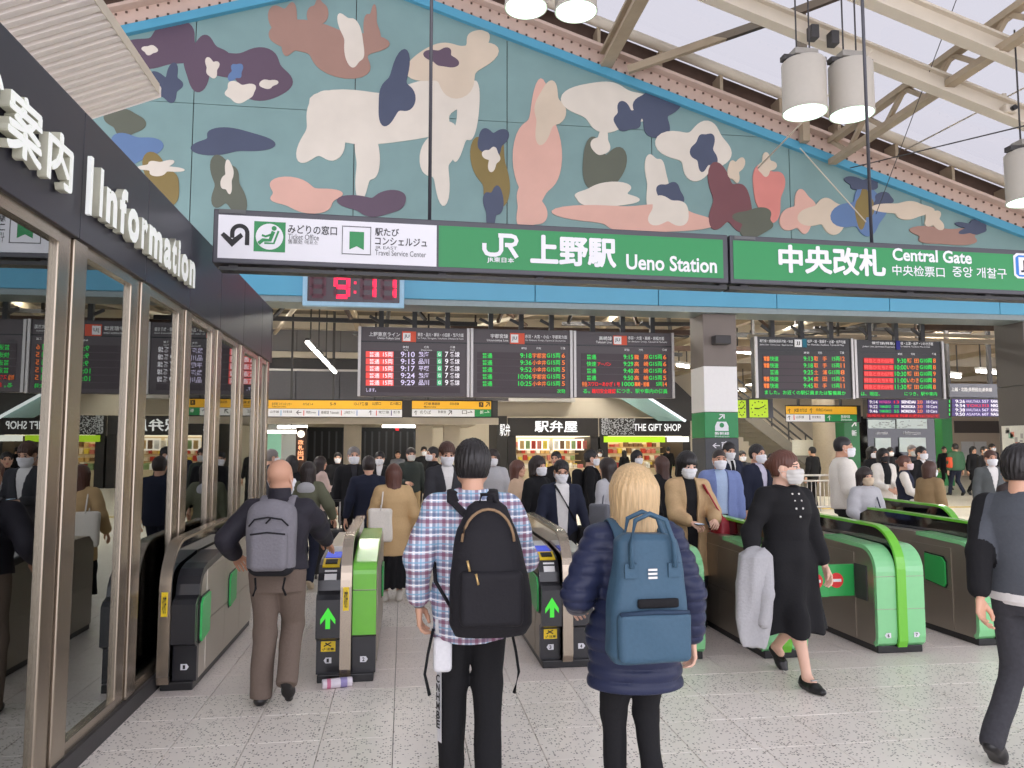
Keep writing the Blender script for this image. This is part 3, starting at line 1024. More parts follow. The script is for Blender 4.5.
def ptext(s, a, b, c, d, Y, m, par, bold=.012, nm='lettering'):
    my, mx_ = (b + d) / 2, (a + c) / 2
    x0, x1, z0, z1 = at(a, my, Y)[0], at(c, my, Y)[0], at(mx_, d, Y)[2], at(mx_, b, Y)[2]
    return wpar(text(nm, s, x0, x1, z0, z1, Y, m, None, bold), par)


BYY = 14.5


def board(label, a, b, c, d, face, th=.18):
    x0, _, z1 = at(a, (b + d) / 2, BYY)[0], 0, at((a + c) / 2, b, BYY)[2]
    x1, z0 = at(c, (b + d) / 2, BYY)[0], at((a + c) / 2, d, BYY)[2]
    t = thing('departure_board', label, 'departure board', ((x0 + x1) / 2, BYY, z0), 0, 'departure boards under the beam')
    wpar(box('housing', x0, x1, BYY + .004, BYY + th, z0, z1, face, None, .008), t)
    for x in (x0 + .025, x1 - .025):
        wpar(box('edge_rail', x - .025, x + .025, BYY - .03, BYY + .02, z0, z1, M_RAIL), t)
    zh = z1 - (z1 - z0) * .215
    wpar(box('header_seam', x0 + .05, x1 - .05, BYY - .004, BYY + .004, zh - .012, zh + .012, M_BLACK), t)
    for f in (.2, .5, .8):
        xx = x0 + (x1 - x0) * f
        wpar(MB().bar((xx, BYY + .1, z1), (xx, BYY + .1, 5.3), .09, .09, up=(0, 1, 0)).build('hanger_post', M_DARK), t)
        wpar(MB().bar((xx - .22, BYY + .1, 4.1), (xx, BYY + .1, z1 + .1), .05, .05, up=(0, 1, 0)).build('hanger_brace', M_DARK), t)
    return t


Yt = BYY - .012
# Ueno-Tokyo Line
b1 = board('departure board with white text on coral red cells at left', 358, 327.5, 469.5, 396.5, M_BOARD)
ptext('上野東京ライン', 369, 332, 400, 336.5, Yt, JW, b1)
ptext('Ueno-Tokyo Line', 377.5, 337, 400, 340, Yt, JW, b1, .01)
pbox('line_badge', 402, 331.5, 416, 342, Yt + .01, JO, b1)
pbox('line_badge', 403, 333, 410.5, 341, Yt, JW, b1)
ptext('JU', 404.2, 334.5, 409.4, 338.5, Yt - .014, M_INK, b1)
ptext('東京・品川・横浜・小田原・熱海方面', 417.5, 333, 463.5, 336.8, Yt, JW, b1, .01)
ptext('for Tokyo, Shinagawa, Yokohama, Odawara & Atami', 417.5, 337.6, 463.5, 339.8, Yt, JW, b1, 0)
for s_, a, c in (('時刻', 403, 408.5), ('行先', 424, 429), ('番線', 450, 455)):
    ptext(s_, a, 346, c, 348.3, Yt, JW, b1)
for s_, a, c in (('Time', 403.5, 408), ('Destination', 421, 432), ('Track', 450, 455)):
    ptext(s_, a, 349.2, c, 350.8, Yt, JW, b1, 0)
for k, (tm_, ds, tr) in enumerate((('9:10', '熱海', '7'), ('9:15', '品川', '9'), ('9:17', '平塚', '7'), ('9:24', '熱海', '7'), ('9:29', '品川', '9'))):
    y0 = 351.4 + 7.05 * k
    pbox('row_strip', 365.5, y0 - .3, 460, y0 + 6.2, Yt + .011, M_ROW, b1, .004)
    pbox('red_cell', 365.8, y0, 393.6, y0 + 6.1, Yt + .006, LRC, b1, .004)
    ptext('普通', 369.3, y0 + .5, 379.4, y0 + 5.6, Yt, LW, b1)
    ptext('15両', 383, y0 + .5, 392.6, y0 + 5.6, Yt, LW, b1)
    ptext(tm_, 400.7, y0 + .3, 414.8, y0 + 5.7, Yt, LP, b1)
    ptext(ds, 418.7, y0 + .3, 429, y0 + 5.7, Yt, LP, b1)
    pbox('green_cell', 437, y0, 441.8, y0 + 5.8, Yt + .006, LGC, b1, .004)
    ptext('G', 438.2, y0 + 1.2, 440.6, y0 + 4.6, Yt, LW, b1)
    ptext(tr, 445, y0 + .3, 448.3, y0 + 5.7, Yt, LW, b1)
    ptext('番線', 449.8, y0 + .3, 459.6, y0 + 5.7, Yt, LW, b1)
pbox('row_strip', 365.5, 386.6, 460, 392.6, Yt + .011, M_ROW, b1, .004)
ptext('します。', 366.3, 388.2, 376, 391.8, Yt, LP, b1)
# Utsunomiya Line
b2 = board('middle departure board of the left three with green and orange rows', 470.5, 329.5, 572.5, 397.5, M_BOARD)
ptext('宇都宮線', 490.6, 334, 508, 338.2, Yt, JW, b2)
ptext('Utsunomiya Line', 487, 339.2, 508.4, 342, Yt, JW, b2, .01)
pbox('line_badge', 510, 333.2, 524.5, 344, Yt + .01, JO, b2)
pbox('line_badge', 510.8, 334.5, 518.2, 342.6, Yt, JW, b2)
ptext('JU', 512, 336.5, 517, 340.5, Yt - .014, M_INK, b2)
ptext('赤羽・大宮・小山・宇都宮方面', 525, 335, 567, 338.6, Yt, JW, b2, .01)
ptext('for Akabane, Omiya, Oyama & Utsunomiya', 525.5, 339.6, 565.5, 341.8, Yt, JW, b2, 0)
for s_, a, c in (('時刻', 521.6, 526.4), ('行先', 536.3, 541), ('番線', 560.6, 565.2)):
    ptext(s_, a, 347.2, c, 349.4, Yt, JW, b2)
for k, (tm_, ds, tr) in enumerate((('9:18', '宇都宮', '6'), ('9:36', '小金井', '5'), ('9:52', '小金井', '5'), ('10:06', '宇都宮', '5'), ('10:25', '小金井', '5'))):
    y0 = 353 + 7.0 * k
    pbox('row_strip', 477, y0 - .4, 565.6, y0 + 6.0, Yt + .011, M_ROW, b2, .004)
    ptext('普通', 482.3, y0, 492.3, y0 + 5.2, Yt, LG, b2)
    ptext(tm_, 520.2 if len(tm_) < 5 else 518.2, y0 + .2, 531.6, y0 + 5, Yt, LG, b2)
    ptext(ds, 532.4, y0 + .1, 546, y0 + 5.2, Yt, LO, b2)
    ptext('G15両', 546.8, y0 + .1, 560.2, y0 + 5, Yt, LG, b2)
    ptext(tr, 561.8, y0 + .4, 565, y0 + 4.9, Yt, LO, b2)
pbox('row_strip', 477, 387.4, 565.6, 393.2, Yt + .011, M_ROW, b2, .004)
ptext('次発', 557, 389, 565.3, 393.2, Yt, LG, b2)
# Takasaki Line
b3 = board('departure board nearest the white pillar with red notice along its last rows', 573.5, 332, 674, 397.8, M_BOARD)
ptext('高崎線', 599, 336.3, 611.8, 340.3, Yt, JW, b3)
ptext('Takasaki Line', 596, 341, 611.6, 343.3, Yt, JW, b3, .01)
pbox('line_badge', 613, 335.8, 626.8, 345, Yt + .01, JO, b3)
pbox('line_badge', 613.8, 336.6, 621.2, 344.2, Yt, JW, b3)
ptext('JU', 615, 338.2, 620, 342.2, Yt - .014, M_INK, b3)
ptext('赤羽・大宮・高崎・前橋方面', 628, 336.4, 664, 340, Yt, JW, b3, .01)
ptext('for Akabane, Omiya, Takasaki & Maebashi', 628, 341, 667, 343, Yt, JW, b3, 0)
for s_, a, c in (('時刻', 624.6, 629.2), ('行先', 638.8, 643), ('番線', 662, 666.8)):
    ptext(s_, a, 348.8, c, 351, Yt, JW, b3)
for k, (ty, tm_, d1, d2, tr) in enumerate((('普通', '9:15', '籠', '原', '6'), ('快速', '9:29', '高', '崎', '6'), ('普通', '9:40', '高', '崎', '6'), ('普通', '9:50', '高', '崎', '5'))):
    y0 = 354.4 + 6.95 * k
    pbox('row_strip', 581, y0 - .4, 668, y0 + 5.9, Yt + .011, M_ROW, b3, .004)
    ptext(ty, 586.7, y0 + .1, 596.2, y0 + 5, Yt, LG, b3)
    if k == 1:
        ptext('アーバン', 597.6, y0 + .8, 611, y0 + 4.6, Yt, LR, b3)
    ptext(tm_, 623.6, y0 + .3, 633.2, y0 + 4.9, Yt, LG, b3)
    ptext(d1, 634.2, y0 + .2, 639, y0 + 5, Yt, LO, b3)
    ptext(d2, 643.8, y0 + .2, 648.4, y0 + 5, Yt, LO, b3)
    ptext('G15両', 649, y0 + .2, 662, y0 + 4.9, Yt, LG, b3)
    ptext(tr, 663.2, y0 + .4, 666.3, y0 + 4.9, Yt, LO, b3)
y0 = 381.6
pbox('row_strip', 581, y0 - .4, 668, y0 + 5.6, Yt + .011, M_ROW, b3, .004)
ptext('特急', 582, y0, 587.2, y0 + 5, Yt, LO, b3)
ptext('スワローあかぎ 1 号', 587.8, y0 + .2, 620, y0 + 4.8, Yt, LR, b3, .02)
ptext('1000', 622, y0 + .3, 634, y0 + 4.6, Yt, LG, b3)
ptext('高崎・前橋', 634.6, y0 + .2, 649.2, y0 + 4.9, Yt, LO, b3, .03)
ptext('5両', 656, y0 + .3, 662.4, y0 + 4.6, Yt, LG, b3)
ptext('14', 663, y0 + .4, 667, y0 + 4.8, Yt, LO, b3)
y0 = 388.6
ptext('る。', 583, y0 + .6, 590, y0 + 4.6, Yt, LG, b3)
ptext('踏切安全確認', 592, y0 + .2, 615.6, y0 + 4.8, Yt, LR, b3, .02)
ptext('につき、駅や車内の係員', 617, y0 + .2, 667.5, y0 + 4.8, Yt, LG, b3)
# right pair
b4 = board('departure board above the green clock with orange and green rows on black', 755, 337.5, 853.5, 398.5, M_BOARDD)
ptext('常磐線・成田線(我孫子線)・快速', 759.8, 339.6, 793, 343, Yt, JW, b4)
ptext('Joban Line · Narita Line · Rapid Service', 759.8, 344, 793, 346, Yt, JW, b4, 0)
pbox('line_badge', 794.5, 339.6, 801.6, 347, Yt, JW, b4)
ptext('JJ', 796, 341.4, 800, 345.2, Yt - .014, M_INK, b4)
pbox('line_badge', 802.4, 339, 806.4, 347.4, Yt, mat('badge_teal', (20, 110, 130)), b4)
ptext('松戸・柏・我孫子・土浦・水戸方面', 807.4, 340, 845.4, 343.2, Yt, JW, b4)
ptext('for Matsudo, Kashiwa, Toride & Mito', 807.4, 344, 844, 346, Yt, JW, b4, 0)
for s_, a, c in (('時刻', 804, 809), ('行先', 818, 822), ('番線', 840, 844)):
    ptext(s_, a, 351.6, c, 354, Yt, JW, b4)
for k, (pre, ty, tm_, d1, d2, q, tr) in enumerate((('常磐', '快速', '9:13', '取', '手', '15両', '12'), ('常磐', '快速', '9:18', '取', '手', '15両', '11'), ('', '普通', '9:25', '土', '浦', 'G15両', '8'), ('常磐', '快速', '9:34', '成', '田', '15両', '12'), ('常磐', '快速', '9:45', '取', '手', '15両', '11'))):
    y0 = 356.2 + 6.75 * k
    pbox('row_strip', 763, y0 - .4, 845, y0 + 5.7, Yt + .011, M_ROW, b4, .004)
    if pre:
        ptext(pre, 763.8, y0, 769.4, y0 + 5, Yt, LO, b4, .04)
    ptext(ty, 770, y0 + .1, 778.4, y0 + 5, Yt, LG, b4)
    ptext(tm_, 803.6, y0 + .3, 813, y0 + 4.8, Yt, LG, b4)
    ptext(d1, 814, y0 + .2, 818.2, y0 + 4.8, Yt, LO, b4)
    ptext(d2, 822.6, y0 + .2, 827, y0 + 4.8, Yt, LO, b4)
    ptext(q, 832 if q[0] != 'G' else 828.4, y0 + .3, 839.8, y0 + 4.8, Yt, LG, b4)
    ptext(tr, 840.6, y0 + .3, 844.6, y0 + 4.8, Yt, LO, b4)
ptext('ました。お近くの駅係員または警備員か', 764.8, 390.6, 845.8, 394.8, Yt, LG, b4, .015)
b5 = board('departure board with solid red train names above the purple boards', 854.5, 340.5, 944, 398.5, M_BOARDD)
ptext('常磐線(特急)', 872, 341.8, 894.6, 345, Yt, JW, b5)
ptext('Joban Line (Limited Express)', 862.6, 345.8, 894.6, 347.8, Yt, JW, b5, 0)
pbox('line_badge', 896, 340.8, 899.8, 349.6, Yt, mat('badge_navy', (30, 30, 130)), b5)
ptext('柏・土浦・水戸・いわき方面', 900.6, 342, 933, 345.2, Yt, JW, b5)
ptext('for Kashiwa, Tsuchiura, Mito & Iwaki', 900.6, 346, 930, 347.6, Yt, JW, b5, 0)
for s_, a, c in (('時刻', 898, 902), ('行先', 911, 915), ('番線', 932, 936)):
    ptext(s_, a, 353, c, 355.2, Yt, JW, b5)
for k, (nm_, tm_, d1, tr) in enumerate((('特急ときわ55号', '9:30', '勝 田', '8'), ('特急ひたち7 号', '10:00', 'いわき', '8'), ('特急ときわ57号', '10:30', '勝 田', '9'), ('特急ひたち9 号', '11:00', 'いわき', '8'), ('特急ときわ59号', '11:30', '勝 田', '8'))):
    y0 = 358.2 + 6.55 * k
    pbox('red_cell', 863.8, y0, 893.6, y0 + 5.2, Yt + .006, mat('led_red_dim', (196, 24, 30), .5, emit=.35, var=0.0), b5, .004)
    ptext(nm_, 864.4, y0 + .4, 893, y0 + 4.8, Yt, glow('led_red_bright', (255, 96, 90), .55), b5)
    ptext(tm_, 897 if len(tm_) < 5 else 894.8, y0 + .3, 906.4, y0 + 4.8, Yt, LG, b5)
    ptext(d1, 907, y0 + .2, 918.8, y0 + 4.8, Yt, LO, b5)
    ptext('G10両', 919.8, y0 + .2, 932, y0 + 4.8, Yt, LG, b5, .02)
    ptext(tr, 933, y0 + .3, 935.8, y0 + 4.8, Yt, LO, b5)
ptext('は、現在、', 861, 391.8, 880, 395.8, Yt, LG, b5)
ptext('につき、駅や車内', 904.6, 391.8, 937, 395.8, Yt, LG, b5)
# Shinkansen boards, farther in
BYY, Yt = 16.5, 16.488
b6 = thing('departure_board', 'low purple and magenta LED board under the red departure board', 'departure board', (at(902, 418, 16.5)[0], 16.5, at(902, 418.5, 16.5)[2]))
pbox('housing', 862.5, 398.8, 943.5, 418.6, 16.7, M_BOARDD, b6, .19)
for k, (tm_, nm_, no, d1, tr) in enumerate((('9:14', 'HAYABUSA', '13', 'SENDAI', '20'), ('9:22', 'YAMABIKO', '205', 'MORIOKA', '20'), ('9:46', 'YAMABIKO', '55', 'MORIOKA', '20'))):
    y0 = 400 + 4.6 * k
    pbox('row_strip', 868, y0, 938, y0 + 4, Yt + .011, LPUR, b6, .004)
    ptext(tm_, 869.6, y0 + .4, 877.6, y0 + 3.6, Yt, LW, b6)
    ptext(nm_, 879.4, y0 + .6, 891, y0 + 3.4, Yt, glow('led_magenta', (230, 90, 160), .55) if k == 0 else LG, b6)
    ptext(no, 894, y0 + .6, 899, y0 + 3.4, Yt, LR if k == 0 else LG, b6)
    ptext(d1, 901.4, y0 + .5, 915.4, y0 + 3.5, Yt, LW, b6, .04)
    ptext(tr, 917, y0 + .4, 922.6, y0 + 3.6, Yt, LO, b6)
    ptext('10 Cars', 926.6, y0 + .6, 937, y0 + 3.4, Yt, LW, b6)
pbox('row_strip', 866.6, 413.6, 939.4, 417.6, Yt + .011, mat('led_red_strip', (110, 16, 30), .5, emit=.4), b6, .004)
ptext('お知らせ 9:30頃 列車の遅れについて', 868, 414.4, 938.4, 417.2, Yt, LR, b6)
b7 = thing('departure_board', 'purple LED board with grey header beside the slate pillar', 'departure board', (at(974, 418, 16.5)[0], 16.5, at(974, 417, 16.5)[2]))
pbox('housing', 944.5, 398.6, 1008, 417, 16.7, M_BOARDD, b7, .19)
pbox('header_panel', 944.5, 384.5, 1008, 398, 16.7, mat('board_header', (118, 120, 128), .5), b7, .19)
ptext('上越・北陸(長野経由)新幹線', 951.4, 387.4, 992, 392.2, Yt, JW, b7, .03)
for k, (tm_, nm_, no, d1) in enumerate((('9:26', 'HAKUTAKA', '557', 'KANAZAWA'), ('9:34', 'TOKI', '313', 'NIIGATA'), ('9:38', 'HAKUTAKA', '567', 'KANAZAWA'), ('9:50', 'ASAMA', '607', 'NAGANO'))):
    y0 = 399.4 + 4.3 * k
    pbox('row_strip', 952, y0, 1006, y0 + 3.8, Yt + .011, LPUR, b7, .004)
    ptext('1', 949, y0 + .5, 950, y0 + 3.4, Yt, LG, b7)
    ptext(tm_, 955.4, y0 + .3, 965, y0 + 3.6, Yt, LW, b7)
    ptext(nm_, 966.2, y0 + .6, 980.4, y0 + 3.3, Yt, LP if k != 1 else LR, b7, 0)
    ptext(no, 982, y0 + .5, 988.6, y0 + 3.3, Yt, LP if k != 1 else LR, b7)
    ptext(d1, 991, y0 + .4, 1005, y0 + 3.4, Yt, LW, b7, .035)
for t_ in (b6, b7):
    for dx in (-.55, .55):
        MB().bar((dx, .1, .3), (dx, .1, 5.3 - t_.location.z), .08, .08, up=(0, 1, 0)).build('hanger_post', M_DARK, t_)

# ------------------------------------------------------------------ yellow way-finding signs
def way(label, a, b, c, d, Y, rows, green=None, posts=(0.2, 0.8), top=5.3):
    t = thing('direction_sign', label, 'sign', (at((a + c) / 2, d, Y)[0], Y, at((a + c) / 2, d, Y)[2]), 0, 'yellow way-finding signs')
    pbox('frame', a - .8, b - 1, c + .8, d + .8, Y + .16, M_BLACK, t, .15)
    mid = b + (d - b) * .52
    pbox('yellow_panel', a, b, c, mid - .2, Y, M_YELLOW, t, .012)
    pbox('white_panel', a, mid + .2, green if green else c, d, Y, M_SIGNW, t, .012)
    if green:
        pbox('green_panel', green + .2, mid + .2, c, d, Y, M_GREEN, t, .012)
    for s_, x0, y0, x1, y1, mm in rows:
        if s_ == '|':
            pbox('colour_bar', x0, y0, x1, y1, Y - .012, mm, t, .004)
        else:
            ptext(s_, x0, y0, x1, y1, Y - .0165, mm, t, .012)
    x0, x1, z1 = at(a, (b + d) / 2, Y)[0], at(c, (b + d) / 2, Y)[0], at((a + c) / 2, b - 1, Y)[2]
    for f in posts:
        xx = x0 + (x1 - x0) * f
        wpar(MB().bar((xx, Y + .08, z1), (xx, Y + .08, top), .05, .05, up=(0, 1, 0)).build('hanger_post', M_DARK), t)
    return t


CB = mat('bar_blue', (40, 110, 190)); CR = mat('bar_red', (214, 60, 60)); CN = mat('bar_navy', (30, 30, 110)); CS = mat('bar_sky', (80, 170, 220))
way('long yellow and white overhead sign listing lines, just right of the kiosk', 262, 400.6, 402, 416.8, 21.0,
    [('↶', 264.5, 402, 268.6, 406.4, M_INK), ('お手洗 コインロッカー', 272, 402.4, 292, 405.4, M_INK), ('Toilets Coin Lockers', 272, 405.8, 286, 407.4, M_INK), ('のりば 1-4', 303, 402.6, 313, 405.4, M_INK), ('5-9', 330, 402.6, 336, 405.4, M_INK),
     ('13-17番線', 354, 402, 368, 405.6, M_INK), ('公園口', 372, 402, 381, 405.2, M_INK), ('広小路口', 390, 402, 400.6, 405.2, M_INK),
     ('|', 280.6, 410.4, 281.4, 415.6, CS), ('山手線', 270, 410.4, 279, 413, M_INKG), ('京浜東北線', 283, 410.4, 292, 413, M_INKG), ('←', 296, 410.2, 301.5, 414.6, M_INK), ('|', 303.4, 410.4, 304.2, 415.6, CR), ('宇都宮線 Utsunomiya', 306, 410.8, 316, 414, M_INKG), ('|', 318.4, 410.4, 319.2, 415.6, CB),
     ('高崎線 Takasaki', 321, 410.8, 339, 414, M_INKG), ('|', 341, 410.4, 341.8, 415.6, CR), ('上野東京ライン', 344, 410.8, 355, 414, M_INKG), ('|', 356.6, 410.4, 357.4, 415.6, CB), ('↑', 368.6, 410.2, 373, 415, M_INK), ('|', 376, 410.4, 376.8, 415.6, CR), ('常磐線', 378.6, 410.6, 389, 413.6, M_INKG), ('|', 391, 410.4, 391.8, 415.6, CN), ('地下鉄', 393.4, 410.6, 400, 413.6, M_INKG)], None, (.2, .5, .8))
way('shorter yellow and white overhead sign with a green corner, under the boards', 412, 401.2, 491, 416.6, 21.0,
    [('7番線 銀座線', 424, 402.4, 440, 405, M_INK), ('Metro Line', 424, 406, 436, 407.6, M_INK), ('日比谷線', 450, 402.4, 459, 405, M_INK), ('♿', 479, 402.2, 483.4, 407, M_INK), ('↗', 485.4, 402.2, 490, 407, M_INK), ('↑', 414, 410.4, 418, 414.8, M_INK), ('のりば', 420, 410.2, 431, 414, M_INKG),
     ('新幹線', 438, 410.4, 446, 413.4, M_INKG), ('↗', 448, 410.4, 452, 415, M_INK), ('口', 462, 410.4, 467, 414, M_INKG), ('→', 467.6, 410.6, 473, 414.6, M_INK), ('→', 484.6, 410.6, 490, 414.6, M_SIGNW), ('新', 480, 410.4, 483.6, 414, M_SIGNW)], 474.5, (.2, .8))
way('yellow, white and green overhead sign right of the green clock', 786, 406.5, 856.5, 421.5, 17.5,
    [('↑', 787.6, 408.6, 791.4, 413, M_INK), ('JR線 のりば', 794, 408.4, 807, 412.6, M_INK), ('↑', 809.6, 408, 813, 413, M_INK), ('中央口 Central', 816, 408.4, 832, 411.4, M_INK), ('↑', 787.6, 415.4, 791.4, 419.8, M_INK), ('|', 793.6, 415, 794.4, 420, CR), ('山手線', 796, 415.6, 804, 418.4, M_INKG), ('|', 809.4, 415, 810.2, 420, CN),
     ('京浜東北', 812, 415.6, 821, 418.4, M_INKG), ('↑', 827.4, 415.4, 831.6, 420.2, M_SIGNW), ('新幹線', 841, 415, 850, 418.2, M_SIGNW), ('Shinkansen', 841, 418.6, 852, 420.6, M_SIGNW)], 824.5, (.2, .8))
# hanging green-faced clock, two faces
gc = thing('station_clock', 'square station clock with lime green lit faces hanging beside the white pillar', 'clock', (at(757, 418, 16.8)[0], 16.8, at(757, 419, 16.8)[2]))
M_LIMEF = glow('clock_lime', (190, 222, 50), .45)
pbox('housing', 748, 398.6, 769, 418.6, 17.0, M_FRAME, gc, .2)
pbox('clock_face', 749.4, 399.8, 767.8, 417.4, 16.8, M_LIMEF, gc, .012)
pbox('housing', 736.8, 399.4, 746.6, 418.6, 17.0, M_FRAME, gc, .2)
pbox('clock_face', 737.8, 400.4, 745.8, 417.8, 16.8, M_LIMEF, gc, .012)
for cx_, rx in ((758.6, 7.2), (741.8, 3.0)):
    for k in range(12):
        t_ = k * math.pi / 6
        qx, qy = cx_ + rx * math.sin(t_), 408.7 - 7.0 * math.cos(t_)
        pbox('hour_mark', qx - .5, qy - .6, qx + .5, qy + .6, 16.786, M_INK, gc, .003)
    for an_, ln, w_ in ((math.radians(276), 4.2, .028), (math.radians(66), 6.2, .02)):
        p_, q_ = at(cx_, 408.7, 16.78), at(cx_ + ln * rx / 7.2 * math.sin(an_), 408.7 - ln * math.cos(an_), 16.78)
        wpar(MB().bar(p_, q_, w_, .006, up=(0, 1, 0)).build('clock_hand', M_INK), gc)
MB().bar((0, .1, .5), (0, .1, 5.3 - gc.location.z), .06, .06, up=(0, 1, 0)).build('hanger_post', M_DARK, gc)
# ------------------------------------------------------------------ automatic ticket gates
GL = 2.0
M_GBLK = mat('gate_black', (36, 36, 40), 0.28, var=0.03, coat=0.2)
M_GGLS = mat('gate_black_glass', (12, 12, 16), 0.06, var=0.0, coat=0.6)
M_ARROW = glow('arrow_green', (70, 220, 60), .55)
M_PAD = glow('reader_blue', (80, 100, 230), .45)
M_YEL = mat('sticker_yellow', (248, 214, 40), 0.4, var=0.0)
M_FLAP = mat('flap_green', (52, 168, 84), 0.3, var=0.02)
M_FLAPL = mat('flap_bright_green', (74, 204, 110), 0.3, var=0.02)
M_RED = mat('no_entry_red', (226, 50, 50), 0.4, var=0.0)
P_ENTRY = [(.07, .05), (.07, .28), (0, .31), (0, .57), (.03, .60), (.09, .62), (.105, .69), (.135, .74), (.19, .785), (.30, .81), (.75, .845)]
P_LIME = [(.085, .05), (.085, .30), (.07, .32), (.07, .72), (.15, .80), (.30, .83), (.75, .86)]
arc_ = lambda cy, cz, r, a0, a1, n: [(cy + r * math.cos(math.radians(a0 + (a1 - a0) * i / n)), cz + r * math.sin(math.radians(a0 + (a1 - a0) * i / n))) for i in range(n + 1)]
P_EXIT = [(.05, .05), (.012, .08), (0, .13), (0, .64)] + arc_(.20, .64, .20, 180, 96, 7) + [(.75, .86)]
P_FIN = [(.0, .05), (-.02, .10), (-.02, .66)] + arc_(.31, .66, .33, 180, 94, 10) + [(1.2, 1.0), (1.75, 1.0)]


def inset(path, d):
    out = []
    for i, p in enumerate(path):
        a, b = path[max(i - 1, 0)], path[min(i + 1, len(path) - 1)]
        t = Vector((b[0] - a[0], b[1] - a[1])).normalized()
        out.append((p[0] + t.y * d, p[1] - t.x * d))
    return out


def band(path, d):
    return list(path) + inset(path, d)[::-1]


